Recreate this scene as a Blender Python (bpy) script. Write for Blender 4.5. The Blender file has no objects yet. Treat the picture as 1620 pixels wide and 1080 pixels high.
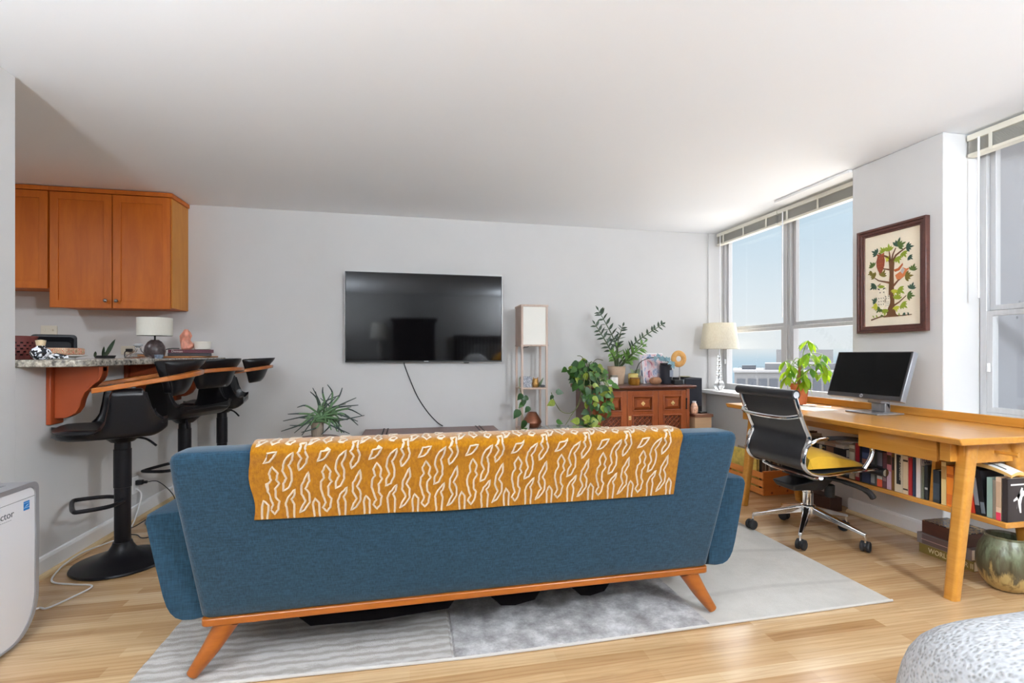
import bpy, bmesh, math, random
from mathutils import Vector, Matrix, Euler, Quaternion
PI = math.pi
sc = bpy.context.scene
COL = sc.collection
rnd = random.Random(7)

# ------------------------------------------------------------------ materials
def lin(v):
    v /= 255.0
    return v / 12.92 if v <= 0.04045 else ((v + 0.055) / 1.055) ** 2.4
def rgb(r, g, b): return (lin(r), lin(g), lin(b), 1.0)
MATS = {}
class NT:
    def __init__(s, name):
        s.m = bpy.data.materials.new(name); s.m.use_nodes = True
        s.t = s.m.node_tree; s.n = s.t.nodes; s.l = s.t.links
        s.p = s.n['Principled BSDF']; s.out = s.n['Material Output']
    def new(s, typ, **kw):
        n = s.n.new(typ)
        for k, v in kw.items():
            if k in n.inputs: n.inputs[k].default_value = v
            else: setattr(n, k, v)
        return n
    def link(s, a, ao, b, bi): s.l.new(a.outputs[ao], b.inputs[bi])
    def coord(s, scale=(1, 1, 1), rot=(0, 0, 0), out='Object'):
        tc = s.new('ShaderNodeTexCoord'); mp = s.new('ShaderNodeMapping')
        mp.inputs['Scale'].default_value = scale; mp.inputs['Rotation'].default_value = rot
        s.link(tc, out, mp, 'Vector'); return mp
    def ramp(s, stops):
        r = s.new('ShaderNodeValToRGB'); e = r.color_ramp.elements
        while len(e) < len(stops): e.new(0.5)
        for i, (p, c) in enumerate(stops): e[i].position = p; e[i].color = c
        return r
    def bump(s, src, out, strength=0.2, dist=0.002):
        b = s.new('ShaderNodeBump', Strength=strength, Distance=dist)
        s.link(src, out, b, 'Height'); s.link(b, 'Normal', s.p, 'Normal'); return b
def M(name, c, rough=0.5, metal=0.0, noise=0.0, nscale=(20, 20, 20), bump=0.0, spec=0.5, alpha=None, trans=0.0, ior=1.45, sheen=0.0, coat=0.0, sub=0.0):
    if name in MATS: return MATS[name]
    t = NT(name); p = t.p
    p.inputs['Base Color'].default_value = c; p.inputs['Roughness'].default_value = rough
    p.inputs['Metallic'].default_value = metal; p.inputs['Specular IOR Level'].default_value = spec
    p.inputs['Transmission Weight'].default_value = trans; p.inputs['IOR'].default_value = ior
    p.inputs['Sheen Weight'].default_value = sheen; p.inputs['Coat Weight'].default_value = coat
    if noise or bump:
        mp = t.coord(nscale); nz = t.new('ShaderNodeTexNoise', Scale=1.0, Detail=5.0, Roughness=0.6)
        t.link(mp, 'Vector', nz, 'Vector')
        if noise:
            lo = tuple(max(0, x * (1 - noise)) for x in c[:3]) + (1,); hi = tuple(min(1, x * (1 + noise)) for x in c[:3]) + (1,)
            r = t.ramp([(0.3, lo), (0.7, hi)]); t.link(nz, 'Fac', r, 'Fac'); t.link(r, 'Color', p, 'Base Color')
        if bump: t.bump(nz, 'Fac', bump)
    MATS[name] = t.m; return t.m
def wood(name, c1, c2, rough=0.4, scale=(3, 40, 40), bump=0.03, coat=0.0):
    if name in MATS: return MATS[name]
    t = NT(name); mp = t.coord(scale)
    n1 = t.new('ShaderNodeTexNoise', Scale=1.0, Detail=6.0, Roughness=0.65, Distortion=0.6); t.link(mp, 'Vector', n1, 'Vector')
    r = t.ramp([(0.3, c1), (0.7, c2)]); t.link(n1, 'Fac', r, 'Fac'); t.link(r, 'Color', t.p, 'Base Color')
    t.p.inputs['Roughness'].default_value = rough; t.p.inputs['Coat Weight'].default_value = coat; t.p.inputs['Coat Roughness'].default_value = 0.15
    if bump: t.bump(n1, 'Fac', bump)
    MATS[name] = t.m; return t.m

# ------------------------------------------------------------------ mesh building
class MB:
    def __init__(s): s.bm = bmesh.new(); s.mi = 0
    def v(s, p): return s.bm.verts.new(p)
    def f(s, vs):
        try:
            f = s.bm.faces.new(vs); f.material_index = s.mi; return f
        except ValueError: return None
    def box(s, x0, x1, y0, y1, z0, z1):
        return s.hexa([(x0, y0, z0), (x1, y0, z0), (x1, y1, z0), (x0, y1, z0), (x0, y0, z1), (x1, y0, z1), (x1, y1, z1), (x0, y1, z1)])
    def hexa(s, c):
        V = [s.v(p) for p in c]
        for q in ((3, 2, 1, 0), (4, 5, 6, 7), (0, 1, 5, 4), (1, 2, 6, 5), (2, 3, 7, 6), (3, 0, 4, 7)): s.f([V[i] for i in q])
        return s
    def rbox(s, c, size, rot=(0, 0, 0)):
        R = Euler(rot).to_matrix(); c = Vector(c); a, b, d = (x / 2 for x in size)
        return s.hexa([c + R @ Vector(p) for p in ((-a, -b, -d), (a, -b, -d), (a, b, -d), (-a, b, -d), (-a, -b, d), (a, -b, d), (a, b, d), (-a, b, d))])
    def prism(s, poly, axis, a, b, fn=None):
        def P(u, w, t):
            p = {'x': (t, u, w), 'y': (u, t, w), 'z': (u, w, t)}[axis]
            return fn(p) if fn else p
        A = [s.v(P(u, w, a)) for u, w in poly]; B = [s.v(P(u, w, b)) for u, w in poly]; n = len(poly)
        s.f(A[::-1]); s.f(B)
        for i in range(n): s.f([A[i], A[(i + 1) % n], B[(i + 1) % n], B[i]])
        return s
    def ring_prism(s, outer, inner, axis, a, b):
        def P(u, w, t): return {'x': (t, u, w), 'y': (u, t, w), 'z': (u, w, t)}[axis]
        L = [[s.v(P(u, w, t)) for u, w in q] for q, t in ((outer, a), (outer, b), (inner, b), (inner, a))]; n = len(outer)
        for k in range(4):
            A, B = L[k], L[(k + 1) % 4]
            for i in range(n): s.f([A[i], A[(i + 1) % n], B[(i + 1) % n], B[i]])
        return s
    def tube(s, pts, r, n=8, closed=False, flat=None, up=(0, 0, 1)):
        pts = [Vector(p) for p in pts]; N = len(pts); rs = r if isinstance(r, (list, tuple)) else [r] * N
        rings = []; prev = None
        for i, p in enumerate(pts):
            if closed: d = pts[(i + 1) % N] - pts[i - 1]
            else: d = pts[min(i + 1, N - 1)] - pts[max(i - 1, 0)]
            d = d.normalized() if d.length > 1e-9 else Vector((0, 0, 1))
            if prev is None:
                a = Vector(up)
                if abs(a.dot(d)) > 0.95: a = Vector((1, 0, 0))
                u = (a - d * a.dot(d)).normalized()
            else:
                u = prev - d * prev.dot(d); u = u.normalized() if u.length > 1e-6 else prev
            prev = u; w = d.cross(u); k = flat or 1.0
            rings.append([s.v(p + u * (math.cos(2 * PI * j / n) * rs[i] * k) + w * (math.sin(2 * PI * j / n) * rs[i])) for j in range(n)])
        for i in range(N if closed else N - 1):
            A, B = rings[i], rings[(i + 1) % N]
            for j in range(n): s.f([A[j], A[(j + 1) % n], B[(j + 1) % n], B[j]])
        if not closed: s.f(rings[0][::-1]); s.f(rings[-1])
        return s
    def lathe(s, prof, c=(0, 0, 0), n=32, sx=1, sy=1):
        rings = []
        for r, z in prof:
            if r < 1e-6: rings.append([s.v((c[0], c[1], c[2] + z))])
            else: rings.append([s.v((c[0] + sx * r * math.cos(2 * PI * j / n), c[1] + sy * r * math.sin(2 * PI * j / n), c[2] + z)) for j in range(n)])
        for A, B in zip(rings, rings[1:]):
            for j in range(n):
                a0, a1 = A[j % len(A)], A[(j + 1) % len(A)]; b0, b1 = B[j % len(B)], B[(j + 1) % len(B)]
                q = []
                for x in (a0, a1, b1, b0):
                    if x not in q: q.append(x)
                if len(q) > 2: s.f(q)
        for R, rev in ((rings[0], True), (rings[-1], False)):
            if len(R) > 2: s.f(R[::-1] if rev else R)
        return s
    def ball(s, c, r, n=16, sq=(1, 1, 1)):
        R = r; m = n // 2 + 1
        b = len(s.bm.verts)
        s.lathe([(R * math.sin(PI * i / (m - 1)) if 0 < i < m - 1 else 0, -R * math.cos(PI * i / (m - 1)) * sq[2]) for i in range(m)], c, n, sq[0], sq[1]); return s
    def grid(s, fn, nu, nv, cu=False, cv=False):
        V = [[s.v(fn(i / (nu if cu else nu - 1), j / (nv if cv else nv - 1))) for j in range(nv)] for i in range(nu)]
        for i in range(nu if cu else nu - 1):
            for j in range(nv if cv else nv - 1):
                s.f([V[i][j], V[(i + 1) % nu][j], V[(i + 1) % nu][(j + 1) % nv], V[i][(j + 1) % nv]])
        return V
    def leaf(s, p, d, up, L, W, prof=(0.0, 0.62, 1.0, 0.8, 0.4, 0.0), curl=0.15, fold=0.2):
        p = Vector(p); d = Vector(d).normalized(); up = Vector(up)
        w = d.cross(up)
        if w.length < 1e-4: w = d.cross(Vector((1, 0.2, 0)))
        w.normalize(); nrm = w.cross(d).normalized(); n = len(prof); rows = []
        for i, k in enumerate(prof):
            t = i / (n - 1); c = p + d * (L * t) - nrm * (curl * L * t * t); h = W * k / 2
            if k == 0: rows.append([s.v(c)])
            else: rows.append([s.v(c - w * h + nrm * (fold * h)), s.v(c), s.v(c + w * h + nrm * (fold * h))])
        for A, B in zip(rows, rows[1:]):
            if len(A) == 1: s.f([A[0], B[1], B[0]]); s.f([A[0], B[2], B[1]])
            elif len(B) == 1: s.f([A[0], A[1], B[0]]); s.f([A[1], A[2], B[0]])
            else: s.f([A[0], A[1], B[1], B[0]]); s.f([A[1], A[2], B[2], B[1]])
        return s

def base_inv(par):
    ms = []
    m = Matrix()
    while par is not None:
        m = par.matrix_basis @ m; par = par.parent
    return m.inverted()
def obj(name, mb, mats, parent=None, bevel=0, smooth=False, sub=0, world=True, seg=2, ang=35):
    me = bpy.data.meshes.new(name)
    if world and parent is not None: mb.bm.transform(base_inv(parent))
    if not world or True: pass
    mb.bm.normal_update()
    bmesh.ops.recalc_face_normals(mb.bm, faces=mb.bm.faces[:])
    mb.bm.to_mesh(me); mb.bm.free()
    for m in (mats if isinstance(mats, (list, tuple)) else [mats]): me.materials.append(m)
    o = bpy.data.objects.new(name, me); COL.objects.link(o)
    if parent is not None: o.parent = parent
    if bevel:
        b = o.modifiers.new('bevel', 'BEVEL'); b.width = bevel; b.segments = seg; b.limit_method = 'ANGLE'; b.angle_limit = 0.6
    if sub:
        ss = o.modifiers.new('subdivision', 'SUBSURF'); ss.levels = sub; ss.render_levels = sub
    if smooth or bevel or sub:
        for p in me.polygons: p.use_smooth = True
        if not sub: me.set_sharp_from_angle(angle=math.radians(ang if not bevel else 30))
    return o
def tag(o, label, cat, group=None):
    o['label'] = label; o['category'] = cat
    if group: o['group'] = group
    return o
def thing(name, label, cat, loc=(0, 0, 0), rz=0, group=None):
    o = bpy.data.objects.new(name, None); COL.objects.link(o); o.empty_display_size = 0.05
    o.location = loc; o.rotation_euler = (0, 0, rz)
    return tag(o, label, cat, group)
def struct(name, mb, mats, parent=None, **k):
    o = obj(name, mb, mats, parent, **k)
    if parent is None: o['kind'] = 'structure'
    return o
def text(name, s, size, origin, xd, yd, mat, parent=None, align='LEFT', ext=0.0004, width=1.0):
    cu = bpy.data.curves.new(name, 'FONT'); cu.body = s; cu.size = size; cu.extrude = ext; cu.align_x = align
    tmp = bpy.data.objects.new(name + '_tmp', cu); COL.objects.link(tmp)
    bpy.context.view_layer.update()
    me = bpy.data.meshes.new_from_object(tmp.evaluated_get(bpy.context.evaluated_depsgraph_get()))
    bpy.data.objects.remove(tmp); bpy.data.curves.remove(cu); me.name = name; me.materials.clear(); me.materials.append(mat)
    o = bpy.data.objects.new(name, me); COL.objects.link(o)
    x = Vector(xd).normalized(); y = Vector(yd).normalized(); z = x.cross(y)
    mw = Matrix((x, y, z)).transposed().to_4x4(); mw.translation = Vector(origin)
    mw = mw @ Matrix.Diagonal((width, 1, 1, 1))
    if parent is not None: o.parent = parent; mw = base_inv(parent) @ mw
    o.matrix_basis = mw
    return o
def copy_thing(root, loc, rz, label=None, group=None):
    def cp(o, par):
        c = o.copy(); COL.objects.link(c); c.parent = par
        for ch in list(o.children): cp(ch, c)
        return c
    r = cp(root, None); r.location = loc; r.rotation_euler = (0, 0, rz)
    if label: r['label'] = label
    if group: r['group'] = group
    return r
def rrect(x0, x1, y0, y1, r, n=5):
    out = []
    for cx, cy, a in ((x1 - r, y0 + r, -90), (x1 - r, y1 - r, 0), (x0 + r, y1 - r, 90), (x0 + r, y0 + r, 180)):
        for i in range(n + 1):
            t = math.radians(a + 90 * i / n); out.append((cx + r * math.cos(t), cy + r * math.sin(t)))
    return out
def bez(p, n=12):
    P = [Vector(x) for x in p]; out = []
    for k in range(len(P) - 1):
        a, b, c, d = P[max(k - 1, 0)], P[k], P[k + 1], P[min(k + 2, len(P) - 1)]
        for i in range(n):
            t = i / n
            out.append(0.5 * ((2 * b) + (c - a) * t + (2 * a - 5 * b + 4 * c - d) * t * t + (3 * b - a - 3 * c + d) * t ** 3))
    out.append(P[-1]); return out

# ------------------------------------------------------------------ shared materials
WALL = M('wall_paint', rgb(209, 208, 207), 0.85, noise=0.015, nscale=(3, 3, 3), bump=0.02)
CEIL = M('ceiling_paint', rgb(241, 243, 246), 0.9, bump=0.04, nscale=(60, 60, 60))
WHITE = M('white_gloss_paint', rgb(236, 236, 236), 0.45)
ALU = M('brushed_aluminium', rgb(196, 196, 197), 0.42, 0.35, noise=0.06, nscale=(60, 60, 4))
CHROME = M('chrome', rgb(225, 226, 228), 0.09, 1.0)
STEEL = M('steel', rgb(150, 150, 150), 0.3, 1.0)
BLACKP = M('black_plastic', rgb(26, 26, 28), 0.45)
BLACKM = M('black_metal', rgb(18, 17, 21), 0.38, 0.0, spec=0.35)
LEATHER = M('black_leather', rgb(15, 14, 17), 0.3, bump=0.10, nscale=(160, 160, 160), spec=0.42)
RUBBER = M('rubber', rgb(30, 30, 32), 0.7)
CORDB = M('black_cord', rgb(32, 32, 34), 0.6)
CORDW = M('white_cord', rgb(228, 228, 228), 0.5)
CAB = wood('cherry_cabinet_wood', rgb(184, 92, 16), rgb(202, 108, 24), 0.5, (18, 18, 2.5), 0.0, 0.0)
CABSIDE = wood('light_cabinet_side_wood', rgb(196, 124, 44), rgb(214, 146, 62), 0.5, (14, 14, 2), 0.0, 0.0)
CORB = M('orange_corbel_wood', rgb(156, 70, 34), 0.4, noise=0.06, nscale=(10, 10, 4))
ARMW = wood('stool_arm_wood', rgb(152, 80, 22), rgb(172, 98, 30), 0.28, (4, 30, 30), 0.0, 0.4)
SOFAW = wood('sofa_orange_wood', rgb(132, 68, 11), rgb(156, 86, 20), 0.38, (3, 40, 40), 0.0, 0.2)
DESKW = wood('desk_golden_wood', rgb(184, 124, 44), rgb(202, 144, 62), 0.3, (40, 2.2, 40), 0.0, 0.3)
PINE = wood('orange_pine', rgb(176, 94, 34), rgb(198, 114, 46), 0.45, (3, 30, 30), 0.0)
GREEN1 = M('leaf_green', rgb(70, 116, 44), 0.4, noise=0.35, nscale=(25, 25, 25))
CERW = M('white_ceramic', rgb(238, 236, 232), 0.3)
PAPER = M('paper_pages', rgb(232, 224, 206), 0.9)
def floor_mat():
    t = NT('laminate_floor'); mp = t.coord()
    br = t.new('ShaderNodeTexBrick', Scale=1.0); br.offset = 0.37; br.offset_frequency = 2; br.squash = 1.0
    br.inputs['Brick Width'].default_value = 0.52; br.inputs['Row Height'].default_value = 0.058; br.inputs['Mortar Size'].default_value = 0.0005
    br.inputs['Mortar Smooth'].default_value = 0.3; br.inputs['Bias'].default_value = 0.0
    br.inputs['Color1'].default_value = (0, 0, 0, 1); br.inputs['Color2'].default_value = (1, 1, 1, 1); br.inputs['Mortar'].default_value = (0.35, 0.35, 0.35, 1)
    t.link(mp, 'Vector', br, 'Vector')
    sxyz = t.new('ShaderNodeSeparateXYZ'); t.link(mp, 'Vector', sxyz, 'Vector')          # a shade of its own for every strip
    dv = t.new('ShaderNodeMath', operation='DIVIDE'); t.l.new(sxyz.outputs['Y'], dv.inputs[0]); dv.inputs[1].default_value = 0.058
    fl = t.new('ShaderNodeMath', operation='FLOOR'); t.l.new(dv.outputs[0], fl.inputs[0])
    wn = t.new('ShaderNodeTexWhiteNoise'); wn.noise_dimensions = '1D'; t.l.new(fl.outputs[0], wn.inputs['W'])
    av = t.new('ShaderNodeMix'); av.data_type = 'FLOAT'; av.inputs['Factor'].default_value = 0.45; t.l.new(br.outputs['Color'], av.inputs['A']); t.l.new(wn.outputs['Value'], av.inputs['B'])
    rb = t.ramp([(0.05, rgb(168, 129, 88)), (0.35, rgb(188, 153, 112)), (0.65, rgb(202, 171, 131)), (0.95, rgb(210, 182, 146))]); t.l.new(av.outputs['Result'], rb.inputs['Fac'])
    m2 = t.coord((1.3, 26, 1)); n1 = t.new('ShaderNodeTexNoise', Scale=1.0, Detail=8.0, Roughness=0.62, Distortion=1.6)
    t.link(m2, 'Vector', n1, 'Vector')
    r = t.ramp([(0.3, (0.72, 0.64, 0.55, 1)), (0.5, (0.98, 0.97, 0.95, 1)), (0.72, (1.12, 1.12, 1.12, 1))]); t.link(n1, 'Fac', r, 'Fac')
    mx = t.new('ShaderNodeMix', data_type='RGBA', blend_type='MULTIPLY'); mx.inputs['Factor'].default_value = 0.8
    t.l.new(rb.outputs['Color'], mx.inputs['A']); t.l.new(r.outputs['Color'], mx.inputs['B'])
    m3 = t.coord((1.5, 14, 1)); wv = t.new('ShaderNodeTexWave', Scale=1.1, Distortion=7.0, Detail=2.0); wv.wave_type = 'RINGS'; wv.rings_direction = 'Z'
    wv.inputs['Detail Scale'].default_value = 0.9; t.link(m3, 'Vector', wv, 'Vector')
    r2 = t.ramp([(0.0, (0.80, 0.72, 0.63, 1)), (0.22, (0.98, 0.97, 0.96, 1)), (1.0, (1.02, 1.02, 1.02, 1))]); t.link(wv, 'Fac', r2, 'Fac')
    mx2 = t.new('ShaderNodeMix', data_type='RGBA', blend_type='MULTIPLY'); mx2.inputs['Factor'].default_value = 0.55
    t.l.new(mx.outputs['Result'], mx2.inputs['A']); t.l.new(r2.outputs['Color'], mx2.inputs['B'])
    t.l.new(mx2.outputs['Result'], t.p.inputs['Base Color'])
    t.p.inputs['Roughness'].default_value = 0.27; t.p.inputs['Specular IOR Level'].default_value = 0.6; t.p.inputs['Coat Weight'].default_value = 0.35; t.p.inputs['Coat Roughness'].default_value = 0.2
    return t.m
FLOOR = floor_mat()
def fabric(name, c1, c2, s=420, rough=0.95):
    t = NT(name)
    a = t.coord((s, s, s * 0.12)); n1 = t.new('ShaderNodeTexNoise', Scale=1.0, Detail=2.0); t.link(a, 'Vector', n1, 'Vector')
    b = t.coord((s * 0.12, s, s)); n2 = t.new('ShaderNodeTexNoise', Scale=1.0, Detail=2.0); t.link(b, 'Vector', n2, 'Vector')
    ad = t.new('ShaderNodeMath', operation='ADD'); t.l.new(n1.outputs['Fac'], ad.inputs[0]); t.l.new(n2.outputs['Fac'], ad.inputs[1])
    ml = t.new('ShaderNodeMath', operation='MULTIPLY'); t.l.new(ad.outputs[0], ml.inputs[0]); ml.inputs[1].default_value = 0.5
    r = t.ramp([(0.35, c1), (0.65, c2)]); t.l.new(ml.outputs[0], r.inputs['Fac']); t.link(r, 'Color', t.p, 'Base Color')
    t.p.inputs['Roughness'].default_value = rough; t.p.inputs['Specular IOR Level'].default_value = 0.2; t.p.inputs['Sheen Weight'].default_value = 0.15
    bp = t.new('ShaderNodeBump', Strength=0.25, Distance=0.001); t.l.new(ml.outputs[0], bp.inputs['Height']); t.link(bp, 'Normal', t.p, 'Normal')
    return t.m
BLUE = fabric('blue_linen', rgb(17, 42, 57), rgb(32, 64, 84), 300)
def glass_mat():
    t = NT('window_glass'); tr = t.new('ShaderNodeBsdfTransparent'); gl = t.new('ShaderNodeBsdfGlossy'); gl.inputs['Roughness'].default_value = 0.02
    mx = t.new('ShaderNodeMixShader'); mx.inputs[0].default_value = 0.04
    t.l.new(tr.outputs[0], mx.inputs[1]); t.l.new(gl.outputs[0], mx.inputs[2]); t.l.new(mx.outputs[0], t.out.inputs[0]); return t.m
GLASS = glass_mat()
KW1, KW2, KW3 = 72, 10, 112
LAMPC = (0.84, 0.92, 1.0)
SUN_E, SUN_DIR = 2.2, (0.78, 0.36, 0.66)
SKY_LO, SKY_HI, LOW_GLOW = 0.425, 4.1, 2.3
EXPO = 1.17
# ------------------------------------------------------------------ setting
XL, D, H = -1.79, 4.66, 2.385
XC, XW, YB = 3.01, 3.30, -1.45
Y0C, Y1C = 2.246, 2.839
struct('floor', MB().box(-4.3, 3.6, YB - 0.12, D + 0.12, -0.12, 0), FLOOR)
struct('ceiling', MB().box(-4.3, 3.6, YB - 0.12, D + 0.12, H, H + 0.15), CEIL)
struct('wall_back', MB().box(-4.3, 3.36, D, D + 0.12, 0.001, H - 0.001), WALL)
struct('wall_rear', MB().box(-4.3, 3.6, YB - 0.12, YB, 0.001, H - 0.001), WALL)
struct('wall_left', MB().box(XL - 0.12, XL, YB + 0.001, 2.68, 0.001, H - 0.001), WALL)
struct('wall_half', MB().box(XL - 0.12, XL, 2.681, D - 0.001, 0.001, 1.038), WALL)
struct('wall_kitchen', MB().box(-4.3, -4.2, YB + 0.001, D - 0.001, 0.001, H - 0.001), WALL)
struct('wall_column', MB().box(XC, 3.37, Y0C, Y1C, 0.001, H - 0.001), WALL, bevel=0.006)
struct('wall_right', MB().box(3.08, 3.42, Y1C + 0.001, D - 0.001, 0.001, 0.70).box(3.08, 3.42, YB + 0.001, Y0C - 0.001, 0.001, 0.70)
       .box(3.20, 3.42, -0.75, -0.55, 0.70, H - 0.001).box(3.20, 3.42, YB + 0.001, -1.3, 0.70, H - 0.001), WALL)
struct('trim_1', MB().box(2.97, 3.27, Y1C + 0.003, 4.645, 0.702, 0.735), WHITE, bevel=0.004)
struct('trim_2', MB().box(2.97, 3.27, YB + 0.003, Y0C - 0.003, 0.702, 0.735), WHITE, bevel=0.004)
struct('trim_3', MB().box(3.10, 3.30, 4.648, 4.6595, 0.001, H - 0.002), WALL)
struct('trim_4', MB().box(2.98, 3.10, 2.842, 3.55, H - 0.022, H - 0.001), WHITE, bevel=0.003)
OAK = wood('oak_shoe', rgb(206, 182, 138), rgb(222, 198, 156), 0.5, (30, 3, 30), 0)
def baseboard(name, poly_axis, a, b, flip):
    pr = [(0, 0.001), (0.016, 0.001), (0.016, 0.085), (0.012, 0.098), (0.0, 0.10)]
    sh = [(0.0165, 0.001), (0.034, 0.001), (0.032, 0.012), (0.026, 0.02), (0.0165, 0.022)]
    def put(p):
        return [(flip[0] + flip[1] * u, w) for u, w in p]
    o = struct(name, MB().prism(put(pr), poly_axis, a, b), WHITE)
    obj('shoe_moulding', MB().prism(put(sh), poly_axis, a, b), OAK, o)
baseboard('baseboard_left', 'y', YB + 0.02, D - 0.04, (XL + 0.0005, 1))
baseboard('baseboard_column', 'y', Y0C, Y1C + 0.02, (XC - 0.0005, -1))
baseboard('baseboard_back', 'x', XL + 0.04, 3.07, (D - 0.0005, -1))
baseboard('baseboard_rear', 'x', XL + 0.04, 3.07, (YB + 0.0005, 1))

# windows: aluminium frame, mullion, sashes, panes
def window(name, y0, y1, mulls, x=XW):
    z0, z1 = 0.736, H - 0.004
    o = obj(name, MB().box(x - 0.03, x + 0.06, y0, y0 + 0.035, z0, z1).box(x - 0.03, x + 0.06, y1 - 0.035, y1, z0, z1)
            .box(x - 0.03, x + 0.06, y0 + 0.035, y1 - 0.035, z0, z0 + 0.03).box(x - 0.03, x + 0.06, y0 + 0.035, y1 - 0.035, z1 - 0.05, z1), ALU, bevel=0.003)
    o['kind'] = 'structure'
    ys = [y0 + 0.035] + [v for m in mulls for v in (m - 0.042, m + 0.042)] + [y1 - 0.035]
    for m in mulls: obj('mullion', MB().box(x - 0.035, x + 0.055, m - 0.041, m + 0.041, z0 + 0.031, z1 - 0.051).box(x - 0.047, x - 0.035, m - 0.012, m + 0.012, z0 + 0.031, z1 - 0.051), ALU, o, bevel=0.003)
    for a, b in zip(ys[::2], ys[1::2]):
        up = obj('upper_sash', MB().ring_prism([(a, 1.355), (b, 1.355), (b, z1 - 0.05), (a, z1 - 0.05)], [(a + 0.03, 1.385), (b - 0.03, 1.385), (b - 0.03, z1 - 0.08), (a + 0.03, z1 - 0.08)], 'x', x - 0.005, x + 0.03), ALU, o, bevel=0.002)
        obj('pane', MB().box(x + 0.012, x + 0.016, a + 0.029, b - 0.029, 1.384, z1 - 0.079), GLASS, up)
        lo = obj('lower_sash', MB().ring_prism([(a, z0 + 0.03), (b, z0 + 0.03), (b, 1.352), (a, 1.352)], [(a + 0.03, z0 + 0.06), (b - 0.03, z0 + 0.06), (b - 0.03, 1.322), (a + 0.03, 1.322)], 'x', x - 0.03, x + 0.004), ALU, o, bevel=0.002)
        obj('pane', MB().box(x - 0.014, x - 0.010, a + 0.029, b - 0.029, z0 + 0.059, 1.323), GLASS, lo)
        obj('latch', MB().box(x - 0.045, x - 0.031, b - 0.022, b - 0.01, 1.0, 1.05), WHITE, lo, bevel=0.002)
    return o
window('window_1', Y1C + 0.003, 4.645, [3.735])
window('window_2', -0.545, Y0C - 0.004, [0.85])
BLINDW = M('blind_white', rgb(226, 222, 208), 0.5)
SLATG = M('blind_slat_grey', rgb(190, 189, 182), 0.5)
def blind(label, y0, y1, wand):
    t = thing('venetian_blind', label, 'blind', (3.20, (y0 + y1) / 2, 2.24), 0, 'raised venetian blinds at the windows')
    obj('headrail', MB().box(3.165, 3.225, y0, y1, 2.335, 2.37), BLINDW, t, bevel=0.003)
    m = MB()
    for k in range(14): m.box(3.172, 3.216, y0 + 0.004, y1 - 0.004, 2.264 + k * 0.005, 2.2662 + k * 0.005)
    obj('slat_stack', m, SLATG, t)
    obj('bottom_rail', MB().box(3.168, 3.222, y0, y1, 2.243, 2.262), BLINDW, t, bevel=0.004)
    n = max(2, int((y1 - y0) / 0.4) + 1)
    for k in range(n):
        y = y0 + 0.12 + (y1 - y0 - 0.24) * k / (n - 1)
        obj('ladder_tape', MB().box(3.160, 3.1635, y - 0.008, y + 0.008, 2.246, 2.336), BLINDW, t)
    if wand is not None:
        obj('wand', MB().tube([(3.158, wand, 2.335), (3.156, wand, 1.9), (3.158, wand, 1.42)], 0.005), WHITE, t, smooth=True)
blind('raised grey blind in the far window, between the mullion and the TV wall corner', 3.745, 4.605, 4.53)
blind('raised grey blind in the far window, ending at the column with the picture', Y1C + 0.01, 3.735, 3.66)
blind('raised grey blind with cream rails at the window behind the bed', -0.5, Y0C - 0.01, 2.17)
# outside: concrete fin beside the near window and apartment blocks by the lake
CONC = M('pale_concrete', rgb(150, 151, 155), 0.9, noise=0.05, nscale=(2, 2, 2), bump=0.05)
m = MB().box(3.372, 7.2, 2.262, 2.80, -6, 5)
for k in range(26):
    m.ball((3.5 + rnd.random() * 1.5, 2.262, -0.3 + rnd.random() * 3.2), 0.008 + 0.006 * rnd.random(), 8)
m.box(3.445, 6.4, -2.2, 2.26, 2.52, 2.72).box(3.445, 6.4, -2.2, 2.26, -0.2, 0.0)  # unseen slabs added to keep high and low sky light off the near window
o = struct('wall_outside_and_sky_baffles', m, CONC)
BLDG = M('hazy_tower_concrete', rgb(84, 85, 88), 0.9, noise=0.04, nscale=(0.2, 0.2, 0.2))
BLDW = M('hazy_tower_glass', rgb(52, 56, 64), 0.4)
BLDL = M('hazy_tower_light', rgb(104, 105, 108), 0.9)
import math as _m
YAW = 0.2056
def bpt(lx, d, z):   # building coordinates: lx across the camera's view, d distance from the flat
    return (lx * _m.cos(YAW) + d * _m.sin(YAW), -lx * _m.sin(YAW) + d * _m.cos(YAW), z)
def bldg_box(m, l0, l1, d0, d1, z0, z1):
    lb = l0 * d1 / d0       # left side walls follow the camera's sight line
    m.hexa([bpt(l0, d0, z0), bpt(l1, d0, z0), bpt(l1, d1, z0), bpt(lb, d1, z0), bpt(l0, d0, z1), bpt(l1, d0, z1), bpt(l1, d1, z1), bpt(lb, d1, z1)])
t = thing('apartment_building', 'grey flat-roofed apartment block by the lake, lower and wider than the tower beside it', 'building', bpt(47, 100, -40))
m = MB(); bldg_box(m, 41.0, 62.0, 90, 105, -40, -2.2); obj('wall', m, BLDG, t)
m = MB(); bldg_box(m, 40.6, 62.4, 89.6, 105.4, -2.2, -1.8); obj('roof_edge', m, BLDL, t)
m = MB(); bldg_box(m, 47.7, 62.0, 92, 104, -1.8, -0.6); obj('penthouse', m, BLDG, t)
m = MB(); bldg_box(m, 44.3, 47.0, 94, 96, -1.8, -1.0); obj('roof_vent', m, BLDW, t)
for k in range(10):
    for r in range(2):
        m = MB(); l = 41.5 + k * 2.0; bldg_box(m, l, l + 1.5, 89.9, 90.1, -5.6 - r * 3, -3.4 - r * 3); obj('window', m, BLDW, t)
for k in range(9):
    m = MB(); bldg_box(m, 42.0 + k * 0.6, 42.05 + k * 0.6, 90.6, 90.65, -1.8, -1.2); obj('railing_post', m, BLDG, t)
m = MB(); bldg_box(m, 42.0, 46.9, 90.6, 90.65, -1.25, -1.2); obj('railing', m, BLDG, t)
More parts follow.
